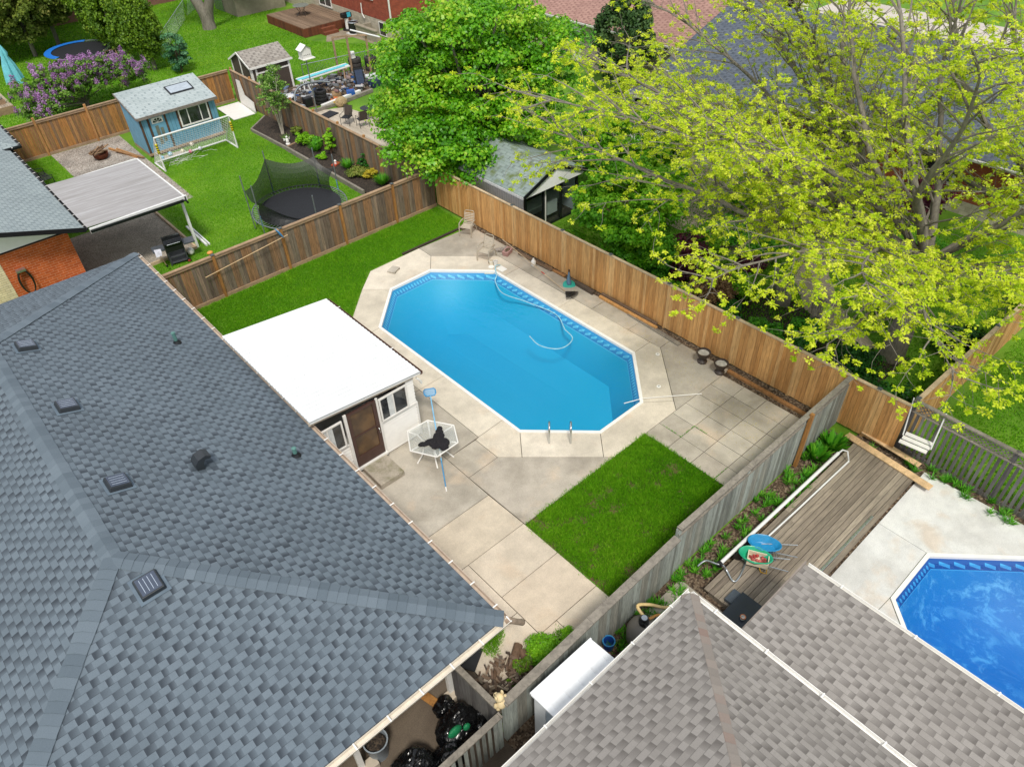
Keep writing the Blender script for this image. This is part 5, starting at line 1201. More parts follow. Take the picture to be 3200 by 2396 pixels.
def barrow(loc, rz, c, label, fc):
    q = T('toy_wheelbarrow', label, 'wheelbarrow', loc, rz, 'toy wheelbarrows on the deck'); n_ = 20; V_ = []; m_ = flat('barrow_' + c, C(c), .35)
    def ring(sx_, sy_, z, off=0): return [((math.cos(a) * sx_ + (.05 if math.cos(a) > 0 else 0)) * (1 if math.cos(a) < 0 else .85) + off, math.sin(a) * sy_ * (1 if math.cos(a) < .3 else .88), z) for a in [2 * math.pi * i / n_ for i in range(n_)]]
    R_ = [ring(.44, .27, .38), ring(.42, .25, .4), ring(.39, .225, .385), ring(.3, .15, .2), ring(.28, .13, .19), ring(.3, .17, .16), ring(.41, .25, .36)]
    order = [4, 3, 2, 1, 0, 6, 5]; mb = MB()
    for k in range(len(order)): mb.v += R_[order[k]]
    for k in range(len(order) - 1):
        for i in range(n_): mb.f.append((k * n_ + i, k * n_ + (i + 1) % n_, (k + 1) * n_ + (i + 1) % n_, (k + 1) * n_ + i))
    mb.f.append(tuple(range(n_))); mb.f.append(tuple(reversed(range(6 * n_, 7 * n_)))); mb.build('tray', m_, q, w=False, smooth=True)
    for s_ in (-.12, .12): MB().tube([(-.3, s_ * .4, .12), (.1, s_, .22), (.8, s_ * 1.6, .34)], .014, 8).build('handle', m_alu, q, w=False)
    MB().tube([(.1, -.14, .2), (.2, -.2, .02), (.34, -.2, .02), (.3, -.14, .24)], .014, 6).build('leg', fc, q, w=False); MB().tube([(.1, .14, .2), (.2, .2, .02), (.34, .2, .02), (.3, .14, .24)], .014, 6).build('leg', fc, q, w=False)
    MB().tube([(-.42, -.03, .12), (-.42, .03, .12)], .12, 18).build('wheel', m_black, q, w=False)
m_ylw = flat('yellow_tube', C('c99a2c'), .4)
barrow((12.1, 4.48, .2), rad(-60), '1f86b8', 'turquoise blue toy wheelbarrow, empty, under the white reel', m_alu); barrow((11.62, 4.42, .2), rad(-64), '1fa077', 'green toy wheelbarrow with a cream box in it', m_ylw)
q = T('storage_box', 'cream plastic box of red chalk lying in the green toy wheelbarrow', 'box', (11.62, 4.35, .38), rad(-62)); mb = MB()
for (a, b, c, d) in ((-.26, .26, -.17, -.15), (-.26, .26, .15, .17), (-.26, -.24, -.15, .15), (.24, .26, -.15, .15)): mb.box(a, b, c, d, 0, .17)
mb.box(-.25, .25, -.16, .16, 0, .02); mb.build('box', flat('cream_box', C('d9cdb4'), .5), q, w=False); mb = MB()
for k in range(26): mb.sphere((random.uniform(-.2, .2), random.uniform(-.12, .12), .05 + random.random() * .04), random.uniform(.025, .05), n=6, m=4)
mb.build('contents', wood('red_bits', [C('b8433f'), C('8a3a36'), C('d8706a')], (5, 5, 5)), q, w=False)
# deck box, concrete step
q = T('deck_box', 'black plastic deck box with a round cup on its lid', 'storage box', (9.95, 3.75, 0), 0); MB().box(9.62, 10.55, 3.35, 4.05, .0, .42).build('body', m_black, q); MB().box(9.6, 10.57, 3.33, 4.07, .42, .46).build('lid', flat('box_lid', C('1f2833'), .4), q, bevel=.01)
MB().box(10.2, 10.6, 3.9, 4.3, 0, .3).build('hatch', flat('grey_hatch', C('47505a'), .5), q)
q = T('cup', 'orange rimmed cup standing on the black deck box', 'cup', (9.95, 3.65, .46)); MB().lathe([(.05, 0), (.06, .08), (.045, .08), (.04, .02)], n=16).build('bowl', m_white, q, w=False); MB().torus((0, 0, .08), .06, .012, 18, 6).build('rim', flat('orange_rim', C('c97a4a'), .5), q, w=False)
q = T('concrete_step', 'worn concrete slab beside the deck end and the brown roof corner', 'slab', (9.3, 5.0, 0)); MB().box(8.6, 9.98, 4.1, 5.45, 0, .1).build('slab', m_conc, q, bevel=.02)
# sand filter
sf = T('sand_filter', 'fat grey pool sand filter tank with black valve behind the brown roof gutter', 'pool filter', (7.95, 5.02, 0)); m_tank = flat('tank_grey', C('7c776f'), .5, var=.06)
MB().lathe([(.24, 0), (.3, .1), (.36, .25), (.37, .55), (.32, .72), (.2, .84), (.12, .88)], n=28).build('tank', m_tank, sf, w=False, smooth=True); MB().lathe([(.11, .86), (.12, .92), (.12, 1.0), (.09, 1.04), (.09, 1.1)], n=20).build('valve', m_black, sf, w=False)
MB().lathe([(.07, 1.1), (.07, 1.115)], n=18).build('valve_cap', m_alu, sf, w=False); MB().tube([(0, -.05, .98), (-.1, -.16, .96), (-.2, -.25, .94)], .035, 8).build('elbow', m_black, sf, w=False)
o = MB().tube(smooth_path([(7.75, 4.77, .94), (7.4, 4.6, .75), (7.0, 4.5, .4), (6.7, 4.42, .15)]), .035, 8).build('grey_hose', flat('grey_hose', C('a39c8c'), .5), smooth=True); tag(o, 'grey flexible hose dropping from the filter valve toward the white shed', 'hose')
o = MB().tube(smooth_path([(8.05, 5.1, .95), (8.1, 5.35, 1.05), (8.35, 5.2, 1.0), (8.6, 5.0, .85), (8.85, 4.85, .75)]), .04, 8).build('yellow_hose', flat('cream_hose', C('d8bd84'), .4), smooth=True); tag(o, 'fat cream hose looping out of the filter top', 'hose')
o = MB().tube(smooth_path([(8.1, 5.0, .9), (8.4, 4.95, .8), (8.55, 4.85, .6), (8.5, 4.7, .45)]), .035, 8).build('yellow_hose', flat('amber_hose', C('c98f4a'), .4), smooth=True); tag(o, 'thinner amber hose curling under the cream hose', 'hose')
q = T('pump', 'black pool pump half hidden by the gutter', 'pump', (8.75, 4.85, 0)); MB().tube([(8.6, 4.9, .3), (8.98, 4.7, .3)], .13, 14).build('motor', m_black, q); MB().lathe([(.12, .1), (.12, .45), (.09, .5)], (-.2, .15, 0), 14).build('strainer', flat('teal_pump', C('24596a'), .4), q, w=False)
q = T('bucket', 'round dark blue bucket standing on a brick beside the filter', 'bucket', (7.25, 5.42, .15)); MB().lathe([(.12, 0), (.15, .28), (.13, .28), (.1, .03)], n=20).build('shell', flat('cobalt_blue', C('1f4a9c'), .35), q, w=False, smooth=True); MB().torus((0, 0, .28), .14, .016, 20, 6).build('rim', m_bluepl, q, w=False); MB().box(-.15, .15, -.15, .15, -.15, 0).build('brick', m_brickR, q, w=False)
# white metal shed against the grey fence
ws = T('metal_shed', 'white metal lean-to shed with ribbed roof between the grey fence and the gutter', 'shed', (5.45, 4.85, 0)); m_ws = flat('shed_white', C('e6e8ea'), .4, var=.05); m_wsb = flat('shed_bluegrey', C('a9b4bf'), .5, var=.08)
MB().box(4.68, 6.28, 4.2, 5.15, .03, 1.78).build('wall', m_wsb, ws)
mb = MB(); mb.add([(4.6, 4.1, 1.98), (6.36, 4.1, 1.98), (6.36, 5.22, 1.84), (4.6, 5.22, 1.84), (4.6, 4.1, 1.94), (6.36, 4.1, 1.94), (6.36, 5.22, 1.8), (4.6, 5.22, 1.8)], [(0, 1, 2, 3), (7, 6, 5, 4), (4, 5, 1, 0), (5, 6, 2, 1), (6, 7, 3, 2), (7, 4, 0, 3)])
for k in range(5): x = 4.75 + k * .37; mb.bar((x, 4.1, 1.988), (x, 5.2, 1.85), .02, .02)
mb.build('roof', m_ws, ws); MB().box(4.6, 6.36, 5.2, 5.24, 1.8, 1.88).build('fascia', m_ws, ws); mb = MB(); mb.box(4.66, 4.68, 4.5, 4.56, .05, 1.7); mb.box(4.655, 4.68, 4.85, 5.17, .05, 1.75); mb.build('door_edge', m_ws, ws)
# roofs of the southern neighbour
m_roofN = shingle('taupe_shingle', C('97928d'), C('8d8883'), C('6a6561'), row=.14, patch=.44, tab=.2, line=.45)
nh = T('house', 'house corner with taupe shingled hip roof and white gutters at the bottom right', 'house', (2, -2, 0)); gx, gy, gz = 8.22, 4.2, 2.7; sN = .42
mb = MB(); mb.polymetric([(gx, -14, gz), (gx, gy, gz), (gx - 6, gy - 6, gz + 6 * sN), (gx - 6, -14, gz + 6 * sN)], thick=.05); mb.polymetric([(gx - 12, gy, gz), (gx - 6, gy - 6, gz + 6 * sN), (gx, gy, gz)][::-1], org=(gx, gy, gz), udir=(-1, 0, 0), thick=.05); mb.build('roof', m_roofN, nh)
tq = NT('taupe_ridge_cap'); tq.col(tq.mix(1., tq.ramp(tq.island(), [(0, C('7f7872')), (.5, C('8d857e')), (1, C('857168'))]), tq.ramp(tq.noise(tq.pos(), 120, 3, .7), [(.3, .85), (.7, 1.12)]), 'MULTIPLY')); tq.rough(.92)
mb = MB(); low, high = Vector((gx, gy, gz)), Vector((gx - 6, gy - 6, gz + 6 * sN)); h = (high - low).normalized(); cap_run(mb, low, high, planeperp(h, (0, -1, 0)), planeperp(h, (1, 0, 0)) * -1 if False else planeperp(h, (-1, 0, 0)), w=.19, lift=.02); mb.build('ridge_cap', tq.m, nh)
gutter(nh, (gx, gy, gz - .02), (gx, -14, gz - .02), (1, 0, 0), m_white, strap=1.2); gutter(nh, (gx + .1, gy, gz - .02), (gx - 12, gy, gz - .02), (0, 1, 0), m_white, strap=1.2)
mb = MB(); mb.polymetric([(gx - .6, -14, 0), (gx - .6, gy - .6, 0), (gx - .6, gy - .6, 2.6), (gx - .6, -14, 2.6)]); mb.polymetric([(gx - .6, gy - .6, 0), (-4, gy - .6, 0), (-4, gy - .6, 2.6), (gx - .6, gy - .6, 2.6)]); mb.build('wall', m_siding, nh)
mb = MB(); mb.box(-4, gx - .02, 3.6, gy - .02, 2.6, 2.62); mb.box(gx - .6, gx - .02, -14, 3.6, 2.6, 2.62); mb.build('soffit', m_white, nh)
pr_ = MB(); pr_.polymetric([(10.82, -14, 2.42), (10.82, 3.03, 2.42), (7.7, 3.03, 2.57), (7.7, -14, 2.57)], thick=.05); pr_.build('porch_roof', m_roofN, nh); gutter(nh, (10.82, 3.0, 2.4), (10.82, -14, 2.4), (1, 0, 0), m_white, strap=1.6, w=.11)
mb = MB(); mb.box(7.7, 10.84, 3.03, 3.06, 2.3, 2.5); mb.build('rake_trim', flat('brown_rake', C('8a8078'), .6), nh)
for y in (2.8, -1): MB().box(10.6, 10.7, y - .05, y + .05, 0, 2.36).build('post', m_white, nh)
# swing seat
sw = T('swing_seat', 'white slatted swing seat hanging from ropes by the dark picket fence', 'swing', (17.95, 3.5, .8)); mb = MB()
for k in range(3): mb.obox((17.75 + k * .17, 3.45, .82 + k * .03), (.14, .75, .03), Rz(rad(8)))
mb.build('seat', m_white, sw); 
for (y, t_) in ((3.85, 4.05), (3.05, 3.15)): MB().tube([(17.95, y, .85), (18.28, t_, 1.95)], .02, 6).build('chain', m_whitemetal, sw)
# garbage bags and corner clutter
m_bag = flat('black_bag', C('0c0d0f'), .22, var=.3); m_gbag = flat('green_bag', C('1f7a4e'), .25)
for (x, y, r_, sd, lb) in ((3.45, 6.35, .5, 1, 'big shiny black garbage bag with a green patch beside the picket fence'), (2.2, 6.25, .55, 2, 'black garbage bag nearest the bottom edge of the picture'), (4.0, 6.1, .32, 4, 'smaller black garbage bag pushed against the wooden gate'), (3.55, 6.95, .27, 5, 'small black garbage bag behind the big one under the eave'), (2.9, 5.95, .4, 9, 'black garbage bag squeezed between two others along the pickets')):
    o = cloth_lump('garbage_bag', [((x, y, r_ * .55), (r_ * 1.0, r_ * .8, r_ * .6)), ((x + r_ * .3, y + r_ * .2, r_ * .9), (r_ * .5, r_ * .45, r_ * .35))], m_bag, lb, 'garbage bag', sd, .14); o['group'] = 'black garbage bags behind the picket fence'
    o.modifiers['fuse'].voxel_size = .03
mb = MB(); mb.sphere((3.3, 6.18, .58), .2, (.9, .4, .75), 12, 8); mb.sphere((3.55, 6.1, .55), .13, (.7, .5, .8), 10, 7); tag(mb.build('green_bag', m_gbag), 'green plastic bag poking out of the big black garbage bag', 'plastic bag')
q = T('trash_can', 'grey plastic trash bin under the cream gutter', 'trash can', (1.95, 7.15, .02)); MB().lathe([(.2, 0), (.25, .6), (.27, .62), (.24, .62), (.2, .05)], n=22).build('bin', flat('bin_grey', C('8d969e'), .5), q, w=False, smooth=True); MB().sphere((0, 0, .5), 1, (.22, .22, .06), 10, 6).build('weeds', m_mulch, q, w=False)
timber('orange plank lying on the carport floor', (3.3, 7.9, .06), (3.55, 6.9, .06), .2, .04, m_postO, 'plank')
# brush heap in the corner
mb = MB()
for k in range(210):
    x, y = random.uniform(4.2, 5.5), random.uniform(5.75, 6.85)
    if x - 4.2 > (6.85 - 5.7) * 1.3: continue
    z = .05 + .25 * random.random(); a = random.uniform(0, 3.14); L = random.uniform(.05, .28); mb.bar((x, y, z), (x + L * math.cos(a), y + L * math.sin(a), z + random.uniform(-.1, .1)), random.uniform(.02, .08), random.uniform(.01, .03))
tag(mb.build('brush_heap', wood('scrap_wood', [C('4c3b30'), C('6f5a4a'), C('8f7a66'), C('3a2f2a'), C('c9b8a0')], (3, 3, 3))), 'untidy heap of scrap wood and bark in the fence corner', 'brush heap', kind='stuff')
for (a, b, r_, lb) in (((5.2, 6.55, .12), (5.75, 6.9, .15), .11, 'short thick log on top of the brush heap'), ((5.5, 6.2, .12), (5.72, 6.72, .16), .1, 'log with pale cut end beside the brush heap'), ((4.75, 6.6, .1), (5.15, 6.95, .12), .08, 'thin log lying nearest the wall by the brush heap')):
    q = T('log', lb, 'log', a, 0, 'logs by the brush heap'); MB().tube([a, b], r_, 12).build('bark', m_bark, q); v_ = (Vector(b) - Vector(a)).normalized(); MB().tube([Vector(b), Vector(b) + v_ * .006], r_ * .9, 12).build('cut_end', flat('cut_wood', C('c9a878'), .8), q)
q = T('doormat', 'rolled dark rubber mat by the house wall at the gutter', 'mat', (4.75, 7.45, .05), rad(30)); MB().box(-.3, .3, -.2, .2, 0, .03).build('mat', m_black, q, w=False, bevel=.01)
# plush toy hung on the fence corner
pt = T('plush_toy', 'faded cream plush toy slumped over the fence corner post', 'toy', (4.12, 5.6, 1.6)); m_pl = flat('cream_plush', C('d8c49a'), .95, var=.12)
mb = MB(); mb.sphere((4.12, 5.62, 1.78), .1, (1, 1, .9), 12, 8); mb.sphere((4.12, 5.72, 1.74), .06, n=10, m=6); mb.sphere((4.02, 5.6, 1.9), .045, (.6, 1, 1.6), 8, 6); mb.sphere((4.2, 5.62, 1.9), .045, (.6, 1, 1.6), 8, 6); mb.sphere((4.12, 5.56, 1.62), .11, (1, .9, 1.2), 12, 8)
for (x, z) in ((4.0, 1.62), (4.25, 1.66), (4.05, 1.45), (4.2, 1.46)): mb.sphere((x, 5.6, z), .05, (1, 1, 1.7), 8, 6)
mb.build('body', m_pl, pt, smooth=True); mb = MB(); mb.sphere((4.08, 5.715, 1.81), .014, n=6, m=4); mb.sphere((4.16, 5.715, 1.81), .014, n=6, m=4); mb.build('eye', m_black, pt)
# ---------------------------------------------------------------- shed with mossy roof behind the cedar fence
gs = T('shed', 'white garden shed with mossy grey gable roof and black framed front behind the cedar fence', 'shed', (20.6, 22.5, 0))
ax0, ax1, ay0, ay1 = 18.9, 22.1, 20.9, 24.6; xr = (ax0 + ax1) / 2; eh, rh = 2.05, 2.85
t = shingle('mossy_shingle', C('8d9a96'), C('7f8d8a'), C('66716e'), row=.15, tab=.3, patch=.15, line=.6)
mt = bpy.data.materials['mossy_shingle']; nt_ = mt.node_tree; bs_ = nt_.nodes['Principled BSDF']; src = bs_.inputs['Base Color'].links[0].from_socket
nn = nt_.nodes.new('ShaderNodeTexNoise'); nn.inputs['Scale'].default_value = 2.2; nn.inputs['Detail'].default_value = 7; gg = nt_.nodes.new('ShaderNodeNewGeometry'); nt_.links.new(gg.outputs['Position'], nn.inputs['Vector'])
rr = nt_.nodes.new('ShaderNodeValToRGB'); rr.color_ramp.elements[0].position = .5; rr.color_ramp.elements[1].position = .68; nt_.links.new(nn.outputs['Fac'], rr.inputs[0])
mm = nt_.nodes.new('ShaderNodeMix'); mm.data_type = 'RGBA'; nt_.links.new(rr.outputs[0], mm.inputs['Factor']); nt_.links.new(src, mm.inputs[6]); mm.inputs[7].default_value = C('5d6a3c'); nt_.links.new(mm.outputs[2], bs_.inputs['Base Color'])
mb = MB(); oe = .3; s_ = (rh - eh) / (xr - ax0 + oe)
for (xe, d) in ((ax0 - oe, 1), (ax1 + oe, -1)):
    P_ = [(xe, ay0 - .35, eh), (xe, ay1 + .3, eh), (xr, ay1 + .3, rh), (xr, ay0 - .35, rh)]
    if d > 0: P_ = [P_[1], P_[0], P_[3], P_[2]]
    mb.polymetric(P_ if True else P_[::-1], thick=.05)
mb.build('roof', mt, gs)
mb = MB()
for xe in (ax0 - oe, ax1 + oe): mb.bar((xe, ay0 - .37, eh - .05), (xr, ay0 - .37, rh - .05), .03, .16)
mb.build('rake_board', m_darkmetal, gs); MB().box(ax0 - oe - .03, ax0 - oe, ay0 - .35, ay1 + .3, eh - .12, eh - .01).build('fascia', flat('peeling_white', C('d0d2d2'), .7, var=.2, scale=12), gs)
m_lw = flat('lavender_white_siding', C('f0f2f6'), .6, var=.03)
mb = MB(); mb.box(ax0, ax1, ay1 - .05, ay1, 0, eh); mb.box(ax0, ax0 + .05, ay0, ay1 - .05, 0, eh); mb.box(ax1 - .05, ax1, ay0, ay1 - .05, 0, eh); mb.build('wall', m_lw, gs)
mb = MB()
for k in range(24): mb.box(ax0 - .008, ax0 + .001, ay0 + .15 * k, ay0 + .15 * k + .012, 0, eh)
mb.build('groove', flat('groove_grey', C('c4c8d0'), .7), gs)
mb = MB(); mb.add([(ax0 - .1, ay0 - .3, eh - .15), (ax1 + .1, ay0 - .3, eh - .15), (ax1 + .1, ay0 - .3, eh + .03), (xr, ay0 - .3, rh - .12), (ax0 - .1, ay0 - .3, eh + .03), (ax0 - .1, ay0 - .25, eh - .15), (ax1 + .1, ay0 - .25, eh - .15)], [(0, 1, 2, 3, 4), (1, 0, 5, 6)]); mb.build('gable_panel', flat('bright_white', C('fbfbfb'), .6, var=.01), gs)
mb = MB(); F0 = ay0 - .02
for x in (ax0 + .0, ax0 + 1.05, ax0 + 2.1, ax1 - .12): mb.box(x, x + .12, F0 - .06, F0, 0, eh - .12)
mb.box(ax0, ax1, F0 - .06, F0, eh - .2, eh - .1); mb.box(ax0, ax1, F0 - .06, F0, 0, .1); mb.build('front_frame', m_darkmetal, gs)
MB().box(ax0 + 1.17, ax0 + 1.24, F0 - .07, F0 - .01, .1, eh - .2).build('jamb', m_white, gs)
t = NT('shed_glass'); t.b.inputs['Base Color'].default_value = (.05, .06, .055, 1); t.rough(.05); tr_ = t.n.new('ShaderNodeBsdfTransparent'); tr_.inputs[0].default_value = (.85, .9, .9, 1); ms = t.n.new('ShaderNodeMixShader'); ms.inputs[0].default_value = .12; t.l.new(tr_.outputs[0], ms.inputs[1]); t.l.new(t.b.outputs[0], ms.inputs[2]); t.l.new(ms.outputs[0], t.out.inputs[0])
MB().box(ax0 + .1, ax1 - .1, F0 - .035, F0 - .03, .1, eh - .2).build('pane', t.m, gs); mb = MB(); mb.box(ax0 + .3, ax1 - .3, 21.3, 22.0, .75, .8); mb.box(ax0 + .3, ax1 - .3, 21.95, 22.0, 0, .75); mb.box(ax0 + 1.6, ax0 + 2.2, 21.1, 21.35, .3, .9); mb.build('workbench', m_white, gs)
MB().box(ax0 + .05, ax1 - .05, ay0, ay1 - .06, 0, .04).build('shed_floor', m_joint, gs)

# ---------------------------------------------------------------- small brown shed, deck house, junk
s2 = T('shed', 'small brown and white shed with taupe gable roof behind the brown fence corner', 'shed', (20, 46.5, 0))
m_brn = flat('dark_brown_panel', C('4a4038'), .8, var=.15, scale=20); m_roofS = shingle('taupe_small_shingle', C('a09a92'), C('8c857d'), C('6e6862'), row=.16, tab=.24, patch=.3, line=.6)
x0, x1, y0, y1 = 18.7, 21.3, 45.05, 47.6; ym = (y0 + y1) / 2
mb = MB(); mb.box(x0, x1, y0, y1, 0, 1.8); mb.add([(x0, y0, 1.8), (x0, y1, 1.8), (x0, ym, 2.4), (x1, y0, 1.8), (x1, y1, 1.8), (x1, ym, 2.4)], [(0, 2, 1), (3, 4, 5)]); mb.build('wall', m_brn, s2)
mb = MB(); mb.polymetric([(x0 - .1, y0 - .12, 1.78), (x1 + .15, y0 - .12, 1.78), (x1 + .15, ym, 2.45), (x0 - .1, ym, 2.45)], thick=.05); mb.polymetric([(x1 + .15, y1 + .12, 1.78), (x0 - .1, y1 + .12, 1.78), (x0 - .1, ym, 2.45), (x1 + .15, ym, 2.45)], thick=.05); mb.build('roof', m_roofS, s2)
mb = MB(); mb.bar((x0 - .12, y0 - .12, 1.74), (x0 - .12, ym, 2.41), .04, .1); mb.bar((x0 - .12, y1 + .12, 1.74), (x0 - .12, ym, 2.41), .04, .1); mb.box(x0 - .1, x1 + .2, y0 - .16, y0 - .12, 1.68, 1.79)
for x in (x0 - .02, x0 + .28, x0 + 1.25, x1 - .1): mb.box(x, x + .12, y0 - .03, y0, 0, 1.7)
for y in (y0, ym - .05, y1 - .1): mb.box(x0 - .03, x0, y, y + .1, 0, 1.8 if y != ym - .05 else 2.3)
mb.box(x0 + .4, x1 - .1, y0 - .03, y0, 1.3, 1.38); mb.bar((x0 + .95, y0 - .02, 1.0), (x0 + 1.35, y0 - .02, 1.45), .03, .1); mb.build('trim', m_white, s2)
# birdhouse
bh_ = T('birdhouse', 'white birdhouse on a tall thin pole above the junk pile', 'birdhouse', (20.0, 40.1, 0)); MB().cyl((0, 0, 0), .035, 3.1, 8).build('pole', m_galv, bh_, w=False)
mb = MB(); mb.box(-.28, .28, -.22, .22, 3.1, 3.6); mb.add([(-.28, -.22, 3.6), (.28, -.22, 3.6), (0, -.22, 3.78), (-.28, .22, 3.6), (.28, .22, 3.6), (0, .22, 3.78)], [(0, 1, 2), (4, 3, 5)]); bx_ = mb.build('box', m_white, bh_, w=False); mb = MB()
for k in range(4): mb.tube([(-.18 + k * .12, -.226, 3.3), (-.18 + k * .12, -.222, 3.3)], .025, 8)
mb.build('entry_hole', m_black, bx_, w=False); mb = MB(); mb.add([(-.38, -.3, 3.56), (-.38, .3, 3.56), (0, .3, 3.84), (0, -.3, 3.84), (.38, .3, 3.56), (.38, -.3, 3.56)], [(0, 3, 2, 1), (3, 5, 4, 2)]); mb.build('roof', m_white, bh_, w=False); MB().box(-.3, .45, -.3, .3, 3.06, 3.1).build('perch_tray', m_white, bh_, w=False)
# patio of the junk yard
mb = MB(); mb.prism([(18.3, 32), (21.5, 32), (22.2, 36), (21.6, 39.6), (18.3, 41.2)], 0, .02); struct('back_patio', mb, wood('bleached_planks', [C('b3a896'), C('bfb4a3'), C('a89d8c')], (9, .9, 9), .8), 'pale bleached patio boards behind the brown fence with black chairs', 'paving')
mb = MB(); mb.prism([(18.3, 41.6), (21.8, 40.6), (26.5, 41.5), (27, 45.0), (21.8, 45.2), (18.3, 44.8)], 0, .015); struct('junk_floor', mb, m_soil, 'bare dirt littered with junk behind the brown fence', 'soil')
o = MB().obox((19.9, 39.1, .05), (.7, 1.7, .06), Rz(rad(-75))).build('doormat', m_mat, bevel=.01); tag(o, 'dark grey rubber mat on the pale patio', 'mat')
for (x, y, rz, lb) in ((20.3, 37.2, rad(-60), 'black metal patio chair with mesh back seen from the side'), (20.75, 36.3, rad(170), 'black metal patio chair with mesh back seen from behind')):
    q = T('garden_chair', lb, 'chair', (x, y, .02), rz, 'black mesh chairs on the back patio'); MB().box(-.25, .25, -.25, .22, .42, .44).build('seat', m_mat, q, w=False); MB().add([(-.25, .22, .44), (.25, .22, .44), (.24, .36, .98), (-.24, .36, .98)], [(0, 1, 2, 3)]).build('backrest', flat('mesh_brown', C('4a413b'), .8), q, w=False)
    for sx_ in (-.27, .27): MB().tube([(sx_, -.28, 0), (sx_, -.25, .6), (sx_, .25, .64), (sx_, .37, .99)], .014, 6).build('arm', m_black, q, w=False); MB().tube([(sx_, .3, 0), (sx_, .2, .44)], .014, 6).build('leg', m_black, q, w=False)
q = T('round_table', 'black wire side table by the mesh chairs', 'table', (21.6, 37.0, .02)); MB().lathe([(.4, .62), (.42, .64), (.4, .65)], n=20).build('top', m_darkmetal, q, w=False)
for k in range(3): MB().tube([(.3 * math.cos(k * 2.1), .3 * math.sin(k * 2.1), .62), (.12 * math.cos(k * 2.1), .12 * math.sin(k * 2.1), .3), (.3 * math.cos(k * 2.1), .3 * math.sin(k * 2.1), 0)], .014, 6).build('leg', m_darkmetal, q, w=False)
# tyre stacks
m_tyre = flat('tyre_rubber', C('1a1a1c'), .75, var=.2)
def tyre(c, r_, m_, lb, grp, w_=.2):
    o = MB().lathe([(r_ * .58, .0), (r_ * .95, .01), (r_, w_ * .2), (r_, w_ * .8), (r_ * .95, w_ - .01), (r_ * .6, w_), (r_ * .56, w_ * .8), (r_ * .56, w_ * .2)], n=26).build('tyre', m_, smooth=True); o.location = c; tag(o, lb, 'tyre', grp)
for k, nm in enumerate(('bottom', 'second', 'third', 'top')): tyre((20.95 + .02 * k, 41.15, .02 + .2 * k), .36, m_tyre, nm + ' black tyre of the four high stack beside the birdhouse pole', 'stacked tyres')
m_ty2 = flat('dusty_tyre', C('3b3836'), .8, var=.25)
for k, nm in enumerate(('bottom', 'middle', 'top')): tyre((25.6, 44.5, .02 + .29 * k), .42, m_ty2, nm + ' brownish tyre of the stack under the white bucket', 'stacked tyres', .28)
for k, nm in enumerate(('bottom', 'middle', 'top')): tyre((26.5, 44.0, .02 + .29 * k), .4, m_tyre if k == 1 else m_ty2, nm + ' tyre of the stack under the right end of the timber arbour', 'stacked tyres', .28)
q = T('bucket', 'white plastic bucket upside down on the brown tyre stack', 'bucket', (25.5, 44.5, .9)); MB().lathe([(.2, 0), (.16, .38), (.0, .39)], n=18).build('shell', m_white, q, w=False); MB().torus((0, 0, .02), .2, .012, 18, 6).build('rim', m_white, q, w=False)
# long table of pipes on saw horses
wt = T('pipe_rack', 'long white and turquoise panels laid on saw horses over the junk', 'rack', (22.5, 43.2, 0)); a, b = Vector((20.7, 43.1, .98)), Vector((24.4, 43.3, .98))
mb = MB(); mb.bar(a, b, .22, .04); mb.bar(a + Vector((0, .26, .02)), b + Vector((0, .26, .02)), .1, .06); mb.bar(a + Vector((0, -.22, -.02)), b + Vector((0, -.22, -.02)), .06, .06); mb.build('long_pipe', m_white, wt); mb = MB(); mb.bar(a + Vector((0, .08, .03)), b + Vector((0, .08, .03)), .2, .03); mb.bar(a + Vector((.2, -.1, .035)), b + Vector((-.3, -.1, .03)), .06, .02); mb.build('turquoise_strip', flat('turquoise', C('5fc4d2'), .3), wt)
for x in (21.1, 24.0):
    mb = MB()
    for dx in (-.25, .25):
        for dy in (-.35, .35): mb.bar((x + dx * .3, 43.2 + dy * .3, .95), (x + dx, 43.2 + dy, 0), .07, .05)
    mb.bar((x, 42.85, .92), (x, 43.55, .92), .08, .06); mb.bar((x - .2, 42.95, .35), (x + .2, 42.95, .35), .05, .04); mb.build('saw_horse', m_whitemetal if x < 22 else m_rail, wt)
ar = T('arbor', 'bare timber arbour frame of three posts with a sloping white pole', 'arbour', (25, 43.5, 0))
for p in ((24.35, 44.6), (25.1, 44.15), (26.15, 43.55)): MB().bar((*p, 0), (*p, 2.35), .1, .1).build('post', m_rail, ar)
mb = MB(); mb.bar((24.3, 44.6, 2.38), (25.15, 44.1, 2.4), .05, .1); mb.bar((25.0, 44.3, 2.36), (26.2, 43.4, 2.36), .08, .09); mb.build('beam', m_rail, ar); MB().tube([(25.6, 44.4, 2.6), (26.6, 42.6, 2.3)], .05, 8).build('pole', m_whitemetal, ar)
